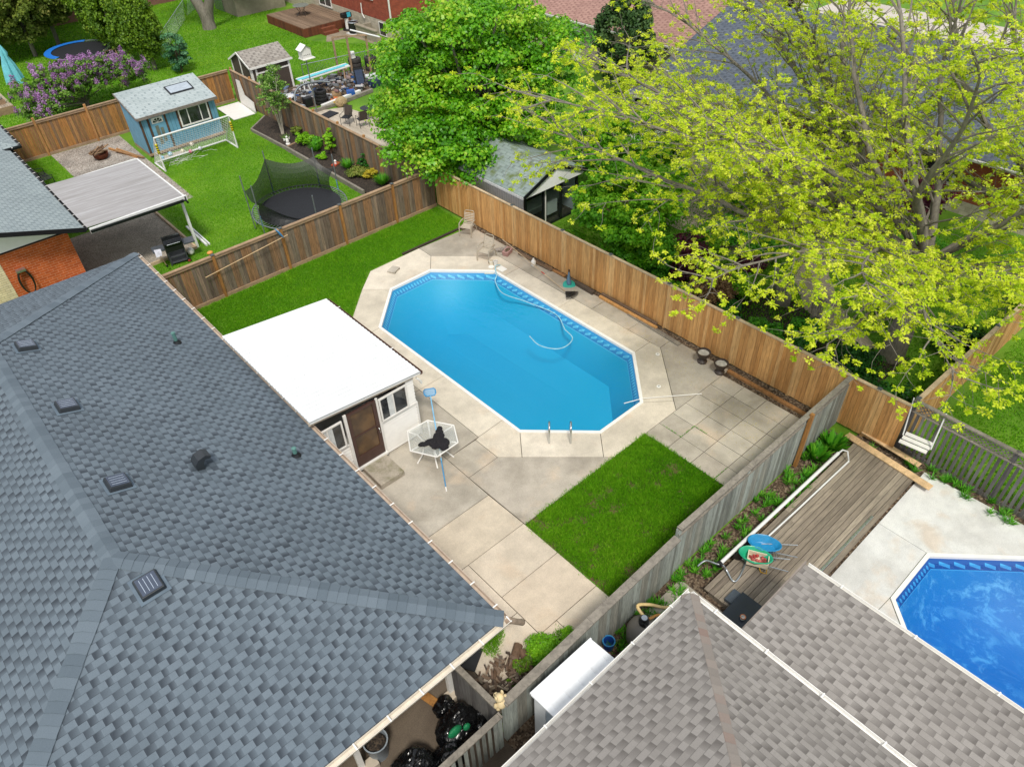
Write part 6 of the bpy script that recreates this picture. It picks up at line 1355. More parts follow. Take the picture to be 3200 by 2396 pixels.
# car windscreen frame, armchair case, clutter pieces one by one
o = MB().tube(smooth_path([(19.6, 41.9, .1), (19.9, 42.2, .7), (20.6, 42.3, .95), (21.6, 42.2, .9), (22.2, 42.0, .75)]), .06, 8).build('curved_bar', m_galv, smooth=True); tag(o, 'curved silver window frame behind the black tyre stack', 'frame')
q = T('solar_chair', 'dark blue folding lounge chair standing up by the arbour post', 'chair', (24.2, 41.8, 0), rad(-20)); MB().obox((0, 0, .6), (.62, .06, 1.1), Rx(-.35)).build('backrest', m_darkmetal, q, w=False); MB().obox((0, -.04, .62), (.46, .05, .85), Rx(-.35)).build('seat', flat('navy_cloth', C('2c3a55'), .7), q, w=False)
cl = [('cardboard_box', 'flattened brown cardboard box in the junk pile', 'box', (22.0, 41.6, .1), (1.0, .6, .18), 'a98a62', 10), ('navy_bin', 'open navy storage bin at the right of the junk', 'bin', (24.9, 41.2, .2), (.7, .55, .4), '22324a', 5),
      ('cooler', 'white cooler box behind the navy bin', 'cooler', (25.2, 42.0, .22), (.75, .5, .45), 'dfe2e2', -15), ('orange_case', 'orange tool case on the dirt', 'case', (21.75, 40.95, .08), (.5, .3, .15), 'd8742c', 30), ('blue_cart', 'small blue cart with white rails', 'cart', (22.9, 40.9, .2), (.5, .35, .3), '2c5fae', -25),
      ('yellow_case', 'yellow case beside the low wall', 'case', (21.6, 40.6, .07), (.4, .25, .14), 'd9b23c', 0), ('white_crate', 'white plastic crate against the fence', 'crate', (19.0, 43.0, .25), (.6, .5, .5), 'e2e4e6', 12), ('white_board', 'white panel lying on top of the crates', 'panel', (19.4, 42.2, .55), (.9, .6, .06), 'e8e8ea', 40),
      ('grey_tarp', 'grey sheet bundled by the fence post', 'tarp', (19.3, 40.9, .2), (.7, .5, .3), '9aa3aa', 20), ('black_bin', 'black bag of rubbish beside the tyres', 'bag', (20.2, 41.4, .25), (.5, .4, .5), '1b1c20', 0)]
for nm, lb, ct, c, d, h_, rz in cl:
    q = T(nm, lb, ct, (c[0], c[1], 0), rad(rz)); MB().obox((0, 0, c[2]), d).build('body', flat(nm + '_c', C(h_), .5, var=.2), q, w=False, bevel=.03); MB().obox((0, 0, c[2] + d[2] / 2 + .012), (d[0] * .96, d[1] * .96, .02)).build('lid', flat(nm + '_l', C(h_, .8), .5, var=.2), q, w=False)
mb = MB(); rr_ = random.Random(5)
cols_ = [C('22304a'), C('2f5fa0'), C('c9cdd0'), C('3a3634'), C('8a8f94'), C('5c4a3c'), C('1a1b1e'), C('d8d8da'), C('7a3a2c')]
for k in range(260):
    x, y = rr_.uniform(19.2, 25.6), rr_.uniform(41.0, 44.5)
    if x < 21.4 and y < 41.8: continue
    a = rr_.uniform(0, 3.14); mb.obox((x, y, rr_.uniform(.03, .45)), (rr_.uniform(.06, .5), rr_.uniform(.04, .22), rr_.uniform(.03, .16)), Rz(a) @ Rx(rr_.uniform(-.6, .6)))
tag(mb.build('junk_heap', wood('junk_mix', cols_, (3, 3, 3), .8, .5)), 'jumble of small household junk under the pipe rack', 'junk', kind='stuff')
timber('white beam stack lying along the low wall', (20.6, 40.5, .12), (23.6, 40.95, .12), .2, .16, m_white, 'beam'); timber('grey garden edging beam by the patio', (19.3, 40.2, .1), (21.3, 40.2, .1), .16, .18, m_railG); timber('low grey stone edging beam to the right of the boulder', (21.9, 40.2, .12), (24.2, 40.5, .12), .18, .22, m_railG)
o = cloth_lump('boulder', [((21.6, 39.9, .25), (.4, .32, .32))], ground('boulder_stone', [(.3, C('8f7a58')), (.7, C('b8a27c'))], 4, 30), 'tan boulder at the corner of the low edging', 'boulder', 3, .12); o.modifiers['fuse'].voxel_size = .05

# ---------------------------------------------------------------- red brick house with raised deck
m_rb = brickm('deep_red_brick', C('8f3f2b'), C('a14a34'), C('7f5a4c'), bw=.24, rh=.08); m_blk = brickm('pale_block', C('b3aa98'), C('bfb6a4'), C('948b7b'), bw=.42, rh=.2)
rh_ = T('house', 'red brick house with white downspout and sliding door above the deck', 'house', (37, 55, 0)); hx0, hy0, hy1 = 31.3, 48.3, 66
mb = MB(); mb.polymetric([(hx0, hy1, 1.1), (hx0, hy0, 1.1), (hx0, hy0, 4.6), (hx0, hy1, 4.6)]); mb.polymetric([(hx0, hy0, 1.1), (44, hy0, 1.1), (44, hy0, 4.6), (hx0, hy0, 4.6)]); mb.build('brick_wall', m_rb, rh_)
mb = MB(); mb.polymetric([(hx0 - .03, 52.6, 0), (hx0 - .03, hy0 - .03, 0), (hx0 - .03, hy0 - .03, 1.1), (hx0 - .03, 52.6, 1.1)]); mb.polymetric([(hx0 - .03, hy0 - .03, 0), (44, hy0 - .03, 0), (44, hy0 - .03, 1.1), (hx0 - .03, hy0 - .03, 1.1)]); mb.polymetric([(hx0 - .01, hy1, 0), (hx0 - .01, 52.6, 0), (hx0 - .01, 52.6, 1.12), (hx0 - .01, hy1, 1.12)]); mb.build('block_base', m_blk, rh_)
mb = MB(); mb.box(hx0 - .6, 44, hy0 - .6, hy1, 4.6, 4.75); mb.build('eave', m_white, rh_); MB().bar((hx0 - .08, hy0 - .08, .4), (hx0 - .08, hy0 - .08, 4.6), .1, .08).build('downspout', m_white, rh_)
window(rh_, (hx0 - .03, 58.3, .75), (0, -1, 0), 1.9, 2.05, (-1, 0, 0), mull=(.5,), fr=.09); window(rh_, (hx0 - .03, 55.0, 2.3), (0, -1, 0), 1.2, 1.0, (-1, 0, 0)); window(rh_, (hx0 - .03, 51.5, 2.3), (0, -1, 0), 1.2, 1.0, (-1, 0, 0)); window(rh_, (hx0 - .06, 49.9, .05), (0, -1, 0), .9, .95, (-1, 0, 0), mull=())
mb = MB(); mb.tube([(hx0 - .12, 51.9, 1.9), (hx0 - .15, 51.9, 1.2), (hx0 - .12, 51.7, .9)], .04); mb.build('vent_pipe', m_white, rh_)
ww = T('window_well', 'pale block window well wall beside the red brick house', 'wall', (30.6, 49.8, 0)); MB().box(30.0, 30.18, 48.6, 51.2, 0, .75).build('block_wall', m_blk, ww); MB().box(29.95, 30.23, 48.55, 51.25, .75, .83).build('coping', m_blk, ww); MB().box(30.18, 31.2, 51.0, 51.2, 0, .7).build('return_wall', m_blk, ww)
dd = T('raised_deck', 'raised brown deck with boarded skirt against the red brick house', 'deck', (29.2, 56.5, 0)); m_dk2 = wood('brown_deck_boards', [C('6f5a48'), C('7d6753'), C('8a735e')], (9, .9, 9), .7); m_dk3 = wood('red_brown_skirt', [C('6b3a24'), C('7c4429'), C('5c3220')], (9, 9, 1), .7)
mb = MB(); x = 27.1
while x < 31.2: mb.box(x, x + .135, 53.7, 59.4, .6, .64); x += .142
mb.build('planks', m_dk2, dd); mb = MB(); y = 53.7
while y < 59.35: mb.box(27.06, 27.1, y, y + .14, .02, .6); y += .15
x = 27.1
while x < 31.0: mb.box(x, x + .14, 53.66, 53.7, .02, .6); x += .15
mb.build('skirt', m_dk3, dd); mb = MB(); mb.box(28.4, 29.6, 53.0, 53.35, 0, .2); mb.box(28.4, 29.6, 53.35, 53.66, 0, .42); mb.build('stair', m_dk3, dd)
q = T('deck_table', 'round glass table with metal legs on the raised deck', 'table', (28.9, 57.0, .64)); MB().lathe([(.6, .7), (.62, .72), (.6, .73)], n=24).build('top', flat('deck_glass', C('7d8a84'), .15), q, w=False)
for k in range(4): MB().tube([(.45 * math.cos(k * 1.57), .45 * math.sin(k * 1.57), .7), (.2 * math.cos(k * 1.57), .2 * math.sin(k * 1.57), .3), (.5 * math.cos(k * 1.57), .5 * math.sin(k * 1.57), 0)], .02, 6).build('leg', m_darkmetal, q, w=False)
q = T('air_conditioner', 'round black air conditioner unit beside the red brick wall', 'air conditioner', (30.2, 51.8, 0)); MB().lathe([(.36, .08), (.38, .12), (.38, .78), (.36, .82), (.2, .85)], n=24).build('case', m_black, q, w=False); MB().torus((0, 0, .82), .35, .05, 24, 8).build('top_ring', m_alu, q, w=False); MB().box(-.45, .45, -.45, .45, 0, .07).build('pad', m_conc2, q, w=False)
q = T('kettle_grill', 'portable grill with a turquoise cover piece by the deck', 'grill', (30.4, 53.0, 0)); MB().obox((0, 0, 1.05), (.8, .45, .35)).build('lid', m_black, q, w=False, bevel=.08); MB().cyl((0, 0, .1), .16, .75, 14).build('gas_tank', m_white, q, w=False); MB().obox((.1, -.24, 1.1), (.3, .06, .3)).build('cover_flap', flat('aqua', C('3fb6cc'), .5), q, w=False); MB().cyl((0, 0, 0), .4, .08, 14).build('base', m_black, q, w=False)
mb = MB(); mb.prism([(28.5, 53.0), (31.0, 53.6), (31.0, 48.5), (29.8, 48.0), (29.6, 51.2), (27.6, 51.6)], 0, .012); struct('dirt_path', mb, ground('trodden_dirt', [(.3, C('7d715f')), (.7, C('9a8d7a'))], 2, 30), 'trodden dirt path at the foot of the brown deck', 'path')
q = T('side_fence', 'brown privacy screen beside the red brick house corner', 'fence', (36, 47.8, 0)); mb = MB(); x = 35.0
while x < 37.4: mb.box(x, x + .13, 47.6, 47.63, 1.2, 3.0); x += .14
mb.build('boards', m_wB, q); MB().box(34.95, 37.45, 47.58, 47.68, 3.0, 3.06).build('top_rail', m_rail, q)
# shed at the top with grey doors
q = T('shed', 'pale block shed behind the chain link fence at the top edge', 'shed', (27.5, 66.5, 0)); MB().box(26.2, 30.5, 62.8, 67, 0, 2.6).build('wall', m_blk, q); mb = MB(); mb.box(26.15, 26.19, 65.2, 66.8, 0, 2.2); mb.build('door', m_alu, q)

# ---------------------------------------------------------------- brown roof house
bh2 = T('house', 'tan brick house with long brown shingle roof behind the maple', 'house', (42, 36, 0)); m_roofD = shingle('brown_shingle', C('a88478'), C('98746a'), C('7c5b52'), row=.14, tab=.3, patch=.3, line=.6); fx, fy0, fy1 = 36.2, 26.2, 44.6; sD = .33
mb = MB(); mb.polymetric([(fx, fy1, 2.7), (fx, fy0, 2.7), (fx + 6.5, fy0, 2.7 + 6.5 * sD), (fx + 6.5, fy1, 2.7 + 6.5 * sD)][::-1] if False else [(fx, fy1, 2.7), (fx, fy0, 2.7), (fx + 6.5, fy0, 2.7 + 6.5 * sD), (fx + 6.5, fy1, 2.7 + 6.5 * sD)], thick=.06)
mb.polymetric([(fx + 13, fy0, 2.7), (fx + 13, fy1, 2.7), (fx + 6.5, fy1, 2.7 + 6.5 * sD), (fx + 6.5, fy0, 2.7 + 6.5 * sD)], thick=.06); mb.build('roof', m_roofD, bh2)
mb = MB(); mb.polymetric([(fx + .5, fy1 - .4, 0), (fx + .5, fy0 + .4, 0), (fx + .5, fy0 + .4, 2.65), (fx + .5, fy1 - .4, 2.65)]); mb.polymetric([(fx + .5, fy0 + .4, 0), (fx + 12.5, fy0 + .4, 0), (fx + 12.5, fy0 + .4, 2.65), (fx + 6.5, fy0 + .4, 4.7), (fx + .5, fy0 + .4, 2.65)]); mb.polymetric([(fx + 12.5, fy1 - .4, 0), (fx + .5, fy1 - .4, 0), (fx + .5, fy1 - .4, 2.65), (fx + 6.5, fy1 - .4, 4.7), (fx + 12.5, fy1 - .4, 2.65)]); mb.build('brick_wall', brickm('tan_brick', C('a8998a'), C('b8a998'), C('877b6e'), bw=.24, rh=.085), bh2)
gutter(bh2, (fx, fy1, 2.68), (fx, fy0, 2.68), (-1, 0, 0), m_white, strap=4)
window(bh2, (fx + .48, 39.3, 1.15), (0, -1, 0), 1.5, 1.35, (-1, 0, 0), fr=.1); window(bh2, (fx + .48, 43.2, 1.5), (0, -1, 0), 1.1, .9, (-1, 0, 0), fr=.08)
db = MB(); db.box(fx + .42, fx + .5, 34.6, 35.6, .1, 2.2); d_ = db.build('door', m_white, bh2); MB().box(fx + .4, fx + .42, 34.8, 35.4, 1.1, 1.95).build('pane', m_glass, d_)
MB().obox((fx + .4, 36.9, 2.2), (.12, .3, .14)).build('flood_light', m_black, bh2); q = MB(); q.cyl((fx + 2.2, 40.3, 2.7 + 2.2 * sD - .05), .1, .35, 10); q.obox((fx + 2.2, 40.3, 2.7 + 2.2 * sD + .03), (.35, .35, .06)); q.build('roof_vent', m_galv, bh2)

# ---------------------------------------------------------------- dark roof house behind the locust trees
dh = T('house', 'red brick house with dark slate roof half hidden by the yellow green trees', 'house', (40, 14, 0)); m_roofE = shingle('charcoal_shingle', C('5d6570'), C('525a66'), C('3c434d'), row=.14, tab=.28, patch=.3, line=.6)
kx, ky0, ky1, kz, sE = 33.0, .5, 25.4, 2.7, .34
mb = MB(); mb.polymetric([(kx, ky1, kz), (kx, ky0, kz), (kx + 6.6, ky0, kz + 6.6 * sE), (kx + 6.6, ky1, kz + 6.6 * sE)], thick=.06); mb.polymetric([(kx + 13.2, ky0, kz), (kx + 13.2, ky1, kz), (kx + 6.6, ky1, kz + 6.6 * sE), (kx + 6.6, ky0, kz + 6.6 * sE)], thick=.06); mb.build('roof', m_roofE, dh)
mb = MB(); mb.polymetric([(kx + .6, ky1 - .4, 0), (kx + .6, ky0 + .4, 0), (kx + .6, ky0 + .4, 2.65), (kx + .6, ky1 - .4, 2.65)]); mb.polymetric([(kx + 12.6, ky1 - .4, 0), (kx + .6, ky1 - .4, 0), (kx + .6, ky1 - .4, 2.65), (kx + 6.6, ky1 - .4, 4.7), (kx + 12.6, ky1 - .4, 2.65)]); mb.build('brick_wall', brickm('rust_brick', C('984a2c'), C('a85534'), C('8a6a58')), dh)
mb = MB(); mb.polymetric([(kx + .56, ky1 - .4, 0), (kx + .56, ky0 + .4, 0), (kx + .56, ky0 + .4, .6), (kx + .56, ky1 - .4, .6)]); mb.build('block_base', m_blk, dh)
gutter(dh, (kx, ky1, kz - .02), (kx, ky0, kz - .02), (-1, 0, 0), m_white, strap=4, w=.13); MB().bar((kx + .45, 11.2, 0), (kx + .45, 11.2, 2.6), .1, .08).build('downspout', m_white, dh)
window(dh, (kx + .56, 10.95, 1.1), (0, -1, 0), 1.5, 1.2, (-1, 0, 0), fr=.12); window(dh, (kx + .56, 6.9, 1.1), (0, -1, 0), 1.5, 1.2, (-1, 0, 0), fr=.12); window(dh, (kx + .56, 16.5, .9), (0, -1, 0), 2.2, 1.4, (-1, 0, 0), fr=.12)
pr_ = MB(); pr_.polymetric([(29.6, 24.6, 2.5), (29.6, 17.5, 2.5), (33.1, 17.5, 2.72), (33.1, 24.6, 2.72)], thick=.06); pr_.build('porch_roof', m_roofE, dh); mb = MB(); mb.box(29.55, 29.62, 17.4, 24.7, 2.35, 2.5); mb.box(29.6, 33, 24.6, 24.66, 2.35, 2.5); mb.build('porch_fascia', m_white, dh)
for y in (17.7, 21, 24.3): MB().box(29.7, 29.82, y - .06, y + .06, 0, 2.4).build('porch_post', m_white, dh)
MB().box(29.9, 33.5, 17.6, 24.4, .0, .9).build('porch_wall', m_lw, dh); MB().box(29.95, 33.5, 24.3, 24.35, .9, 2.4).build('screen', m_glass, dh)
for (x, y, c) in ((kx + 5.6, 16.0, 0), (kx + 5.6, 24.0, 1)): MB().obox((x, y, kz + 5.6 * sE + .14), (.45, .45, .26)).build('roof_vent', m_black, dh, bevel=.02)
gr = T('garage', 'white sided garage showing between the brown and the dark roof', 'garage', (47, 25.5, 0)); MB().box(44.5, 50, 26.6, 31, 0, 2.9).build('wall', m_white, gr); mb = MB(); mb.polymetric([(44.2, 31.3, 2.9), (44.2, 26.3, 2.9), (47.2, 26.3, 3.9), (47.2, 31.3, 3.9)], thick=.05); mb.polymetric([(50.2, 26.3, 2.9), (50.2, 31.3, 2.9), (47.2, 31.3, 3.9), (47.2, 26.3, 3.9)], thick=.05); mb.build('roof', m_roofD, gr)
# garden furniture behind the fence
for (x, y, rz, lb) in ((22.6, 10.6, rad(35), 'weathered slatted garden bench by the stone path, the upper one'), (22.45, 9.0, rad(25), 'weathered slatted garden bench by the stone path, the lower one')):
    q = T('garden_bench', lb, 'bench', (x, y, 0), rz, 'slatted benches in the garden'); mb = MB()
    for k in range(6): mb.box(-.6, .6, -.25 + k * .085, -.19 + k * .085, .42, .445)
    mb.build('seat', m_railG, q, w=False); mb = MB()
    for k in range(9): mb.box(-.58 + k * .14, -.53 + k * .14, .27, .29, .45, .9)
    mb.box(-.6, .6, .26, .3, .9, .96); mb.build('backrest', m_railG, q, w=False)
    for sx_ in (-.57, .57): MB().box(sx_ - .03, sx_ + .03, -.25, .28, 0, .42).build('leg', m_railG, q, w=False)
# teal parasol, deck, sofa far left
um = T('parasol', 'folded turquoise parasol at the left edge by the lilac', 'parasol', (8.3, 57.3, 0)); MB().cyl((0, 0, 0), .03, 3.0, 8).build('pole', m_galv, um, w=False); mb = MB(); n_ = 20; V_ = []
for z, r_ in ((2.95, .06), (2.5, .2), (2.3, .16), (1.8, .3), (1.2, .4), (.7, .46)):
    for i in range(n_): a = 2 * math.pi * i / n_; q_ = r_ * (1 + .28 * math.cos(a * 6) * (1 if z < 2.9 else 0)); V_.append((q_ * math.cos(a), q_ * math.sin(a), z))
mb.v = V_; mb.f = [(k * n_ + i, k * n_ + (i + 1) % n_, (k + 1) * n_ + (i + 1) % n_, (k + 1) * n_ + i) for k in range(5) for i in range(n_)] + [tuple(range(n_))]
mb.build('canopy', flat('turquoise_cloth', C('6fc0cc'), .8), um, w=False, smooth=True)
fd = T('terrace_deck', 'pale planked terrace at the left edge beyond the orange fence', 'deck', (4.5, 56, 0)); mb = MB(); x = .5
while x < 7.1: mb.box(x, x + .14, 53.9, 58.6, .42, .46); x += .15
mb.build('planks', wood('pale_planks', [C('a99a86'), C('b8a994'), C('9c8d7a')], (9, .9, 9), .8), fd); MB().box(.5, 7.1, 53.85, 53.9, 0, .45).build('skirt', m_rail, fd)
sf_ = T('sofa', 'grey cushioned outdoor sofa on the pale terrace', 'sofa', (6.2, 55.4, .46), rad(10)); MB().box(-.5, .5, -1.0, 1.0, 0, .25).build('base', m_rail, sf_, w=False)
for y in (-.95, 0): MB().box(-.48, .45, y, y + .92, .26, .46).build('cushion', flat('grey_cushion', C('9a9690'), .9), sf_, w=False, bevel=.06)
MB().box(-.6, -.45, -1, 1, .2, .85).build('backrest', flat('grey_cushion', C('9a9690'), .9), sf_, w=False, bevel=.05)
# red playhouse bits and far house behind the cedars
q = T('house', 'red brick house wall glimpsed behind the far cedar row', 'house', (14, 74, 0)); MB().box(8, 26, 72, 80, 0, 3).build('brick_wall', m_rb, q); mb = MB(); mb.polymetric([(7.5, 71.5, 3), (26.5, 71.5, 3), (26.5, 76, 4.6), (7.5, 76, 4.6)], thick=.1); mb.build('roof', m_roofA, q)
# flower bed with timber edging
mb = MB(); mb.prism([(16.15, 29.3), (17.5, 26.2), (17.5, 41.6), (16.0, 40.4), (16.1, 36.5)], 0, .16); tag(mb.build('mulch_bed', m_mulch), 'black mulch flower bed along the brown fence', 'flower bed', kind='structure')
fb_ = T('bed_edging', 'grey timber edging of the black mulch bed', 'edging', (16.1, 33, 0)); MB().bar((16.05, 36.6, .12), (16.12, 29.2, .12), .12, .24).build('long_timber', m_railG, fb_); MB().bar((15.95, 40.4, .08), (16.08, 36.6, .1), .1, .18).build('long_timber', m_railG, fb_); MB().bar((15.95, 40.4, .08), (17.45, 41.65, .08), .1, .16).build('end_timber', m_railG, fb_); MB().bar((16.1, 36.6, .18), (17.3, 36.9, .18), .08, .06).build('cross_board', m_rail, fb_)
q = T('garden_statue', 'small white angel statue at the edge of the mulch bed', 'statue', (16.35, 36.9, .16)); mb = MB(); mb.lathe([(.12, 0), (.12, .05), (.08, .08), (.09, .2), (.06, .3), (.03, .34)], n=12); mb.sphere((0, 0, .4), .06, n=10, m=6); mb.add([(.02, 0, .3), (.2, .05, .38), (.18, .05, .2), (-.02, 0, .3), (-.2, .05, .38), (-.18, .05, .2)], [(0, 1, 2), (3, 5, 4)]); mb.build('figure', m_white, q, w=False)
q = T('lantern', 'rust red garden lantern tray with white figure on the mulch', 'ornament', (16.8, 32.8, .16), rad(25)); MB().box(-.22, .22, -.14, .14, 0, .06).build('tray', flat('brick_red', C('a8452f'), .6), q, w=False); MB().lathe([(.06, .06), (.05, .16), (.07, .2), (.02, .26)], n=10).build('figure', m_white, q, w=False)
for (x, y, lb) in ((17.35, 34.6, 'thin dark garden stake nearest the columnar shrub'), (17.2, 31.9, 'thin dark garden stake in the middle of the mulch bed')):
    q = MB(); q.cyl((0, 0, 0), .012, 1.5, 6); o = q.build('garden_stake', m_black); o.location = (x, y, .15); tag(o, lb, 'stake', 'stakes in the mulch bed')
# ---------------------------------------------------------------- vegetation
def inpoly(pts, poly):
    x, y = pts[:, 0], pts[:, 1]; ins = np.zeros(len(pts), bool); n = len(poly)
    for i in range(n):
        x1, y1 = poly[i]; x2, y2 = poly[(i + 1) % n]
        c = ((y1 > y) != (y2 > y)) & (x < (x2 - x1) * (y - y1) / (y2 - y1 + 1e-12) + x1); ins ^= c
    return ins
def vnoise(p, s, seed=0):
    """cheap smooth value noise for tone patches"""
    q = p[:, :2] / s; i = np.floor(q).astype(int); f = q - i; f = f * f * (3 - 2 * f)
    def h(a, b):
        n = (a * 374761393 + b * 668265263 + seed * 974634777) & 0x7fffffff; n = ((n ^ (n >> 13)) * 1274126177) & 0x7fffffff
        return ((n ^ (n >> 16)) & 0xffff) / 65535.
    a = h(i[:, 0], i[:, 1]); b = h(i[:, 0] + 1, i[:, 1]); c = h(i[:, 0], i[:, 1] + 1); d = h(i[:, 0] + 1, i[:, 1] + 1)
    return (a * (1 - f[:, 0]) + b * f[:, 0]) * (1 - f[:, 1]) + (c * (1 - f[:, 0]) + d * f[:, 0]) * f[:, 1]
def grass(label, poly, dens, h=.06, w=.006, z=0.0, m=None, holes=(), bias=0., lean=.55, bare=0.):
    P = np.array(poly); lo, hi = P.min(0), P.max(0); n = int((hi[0] - lo[0]) * (hi[1] - lo[1]) * dens)
    p = rng.uniform(lo, hi, (n, 2)); k = inpoly(p, poly)
    for q in holes: k &= ~inpoly(p, q)
    if bare: k &= (.6 * vnoise(p, .28, 31) + .4 * vnoise(p, .09, 32)) > bare * rng.uniform(.6, 1.2, n)
    p = p[k]; n = len(p); p = p + rng.normal(size=(n, 2)) * .03 * (1 + vnoise(p, .3, 8))[:, None]; nz_ = .6 * vnoise(p, .7, 3) + .4 * vnoise(p, .22, 5); big = vnoise(p, 2.5, 9)
    hh = h * rng.uniform(.5, 1.3, n) * (.55 + .8 * nz_)
    d = rng.normal(size=(n, 3)) * lean; d[:, 2] = 1; d = unit(d); ax = d * hh[:, None] / 2
    sd = unit(np.cross(d, rdir(n))) * (w * rng.uniform(.7, 1.4, n))[:, None]
    ctr = np.column_stack([p, np.full(n, z)]) + ax
    tint = .1 + .5 * nz_ + .35 * big + rng.normal(size=n) * .13 + bias
    o = quads('grass', ctr, ax, sd, m or m_blade, None, tint); tag(o, label, 'grass', kind='stuff'); return o
grass('thick bright green square of grass inside the patio', [(8.36, 9.44), (13.36, 9.44), (13.36, 5.85), (8.36, 5.85)], 7000, .12, .007, bare=.36)
grass('green strip of lawn between the brown fence and the pool slabs', [(5.1, 25.7), (17.8, 25.7), (17.75, 23.4), (14.9, 23.38), (12.45, 23.35), (9.4, 20.3), (8.7, 19.3), (5.1, 19.3)], 3000, .09, .008, bias=-.02)
grass('neighbour lawn with the soccer goal and net trampoline', [(8.35, 25.95), (16.05, 25.95), (16.0, 36.6), (15.9, 40.4), (17.4, 41.8), (17.5, 45.4), (14.8, 45.4), (14.8, 41), (10.3, 41), (10.1, 35.3), (8.35, 35.2)], 1000, .06, .011, bias=.1)
grass('little lawn strip by the barbecue', [(4.6, 25.95), (8.35, 25.95), (8.35, 30.2), (4.6, 30.2)], 1100, .06, .011, bias=.05)
grass('small lawn by the black bench', [(4.4, 35.3), (6.6, 35.3), (6.6, 45.4), (4.4, 45.4)], 900, .06, .012, bias=.08)
grass('far lawn between the birdhouse and the raised deck', [(18.3, 47.8), (22.0, 45.0), (30, 43.8), (30, 48), (27, 52.5), (27, 60), (30, 63), (30, 76), (17, 76), (17.0, 47.8)], 300, .08, .022, bias=.12)
grass('far lawn round the second trampoline', [(5, 45.9), (17, 45.9), (17, 75), (4, 75)], 200, .09, .025, bias=.05)
grass('shaded grass behind the cedar fence', [(18.3, 25), (18.3, 4.2), (32, 4.2), (32, 25)], 260, .1, .016, bias=-.1, holes=[[(18.6, 20.6), (22.4, 20.6), (22.4, 24.9), (18.6, 24.9)], [(27.5, 12.6), (24.1, 11.0), (22.6, 9.6), (21.6, 7.2), (22.3, 6.6), (23.6, 8.7), (25.3, 10.2), (28.2, 11.5)]])
grass('rough grass beyond the dark picket fence', [(18.5, 3.6), (30, 3.4), (30, -6), (18.3, -6)], 420, .1, .014, bias=-.1)
o = grass('grass clump at the house corner', [(5.2, 7.1), (5.75, 7.45), (5.6, 7.75), (5.05, 7.4)], 9000, .12, .006, .03, bias=.1); o = grass('low weedy tuft near the stepping strip', [(6.55, 6.45), (6.75, 6.3), (6.8, 6.55), (6.6, 6.6)], 5000, .12, .008, .03)

def foliage_pts(clumps, per, leaf, flat_=.6, droop=.35):
    """leaf centres, axes on the shell of each clump; clumps: (N,4) centre+radius, tint per clump"""
    C_, R_ = clumps[:, :3], clumps[:, 3]; N = len(C_); n = N * per
    idx = np.repeat(np.arange(N), per); d = rdir(n); d[:, 2] = np.abs(d[:, 2]) * 1.0 - .35 * (rng.random(n) < .4); d = unit(d)
    rr = R_[idx] * (rng.random(n) ** .35); pos = C_[idx] + d * rr[:, None] * np.array([1, 1, flat_])
    nrm = unit(d * .9 + rdir(n) * .8 + np.array([0, 0, .5])); t = unit(np.cross(nrm, rdir(n))); t = unit(t + d * .3 + np.array([0, 0, -droop])); s = unit(np.cross(nrm, t))
    L = leaf * rng.uniform(.6, 1.25, n)
    return pos, t * L[:, None] / 2, s * (L * .38)[:, None], idx
def crown_clumps(ells, n, rmin, rmax, shell=.55):
    out = []; w = np.array([e[1][0] * e[1][1] * e[1][2] for e in ells]) ** (2 / 3); w /= w.sum()
    for e, k in zip(ells, (w * n).astype(int)):
        d = rdir(k); r = shell + (1 - shell) * rng.random(k) ** .7; r = np.where(rng.random(k) < .15, r * .6, r)
        out.append(np.column_stack([np.array(e[0]) + d * r[:, None] * np.array(e[1]), rng.uniform(rmin, rmax, k)]))
    return np.vstack(out)
m_barkG = wood('grey_bark', [C('7d766c'), C('8b8479'), C('6f685f')], (5, 5, 1.5), .5, dist=.02)
m_barkB = wood('brown_bark', [C('5a4638'), C('6b5444')], (5, 5, 1.5), .5, dist=.02)
def limbs(mb, base, tops, r0, fork=.3, wob=.15):
    base = Vector(base)
    for t in tops:
        t = Vector(t); f = base + Vector((0, 0, (t.z - base.z) * fork)) ; mid = f.lerp(t, .5) + Vector((random.uniform(-wob, wob), random.uniform(-wob, wob), wob))
        P = smooth_path([base, f, mid, t], 5); n = len(P); mb.tube(P, [r0 * (1 - .85 * i / (n - 1)) for i in range(n)], 7, cap=False)
def tree(name, label, cat, base, ells, nclump, per, leaf, mat_, r0=.15, rmin=.35, rmax=.7, bark=None, group=None, tw=.5, shell=.55, ntop=14, fork=.35, drp=.35):
    r = T(name, label, cat, (base[0], base[1], 0), 0, group); cl = crown_clumps(ells, nclump, rmin, rmax, shell)
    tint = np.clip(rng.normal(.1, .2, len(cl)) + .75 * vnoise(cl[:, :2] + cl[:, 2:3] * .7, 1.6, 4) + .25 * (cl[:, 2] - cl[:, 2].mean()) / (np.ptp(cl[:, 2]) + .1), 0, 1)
    pos, ax, ay, idx = foliage_pts(cl, per, leaf, droop=drp); ok = pos[:, 2] > .05; tn = tint[idx] + rng.normal(0, .12, len(idx))
    mb = MB(); sel = rng.choice(len(cl), min(ntop, len(cl)), replace=False); limbs(mb, (base[0], base[1], -.05), [tuple(cl[i, :3]) for i in sel], r0, fork)
    mb.build('trunk', bark or m_barkB, r, smooth=True)
    quads('crown', pos[ok], ax[ok], ay[ok], mat_, r, tn[ok]); return r
m_maple = leafmat('maple_leaf', [C('35700f'), C('4f950f'), C('72b51a'), C('98cb2a'), C('c4d048')], .4, .4, .45)
m_maple2 = leafmat('cherry_leaf', [C('3f8010'), C('5ea316'), C('86c024'), C('aacd3c')], .4)
m_thuja = leafmat('cedar_leaf', [C('3a5c12'), C('55791a'), C('789a22'), C('9aa834')], .25)
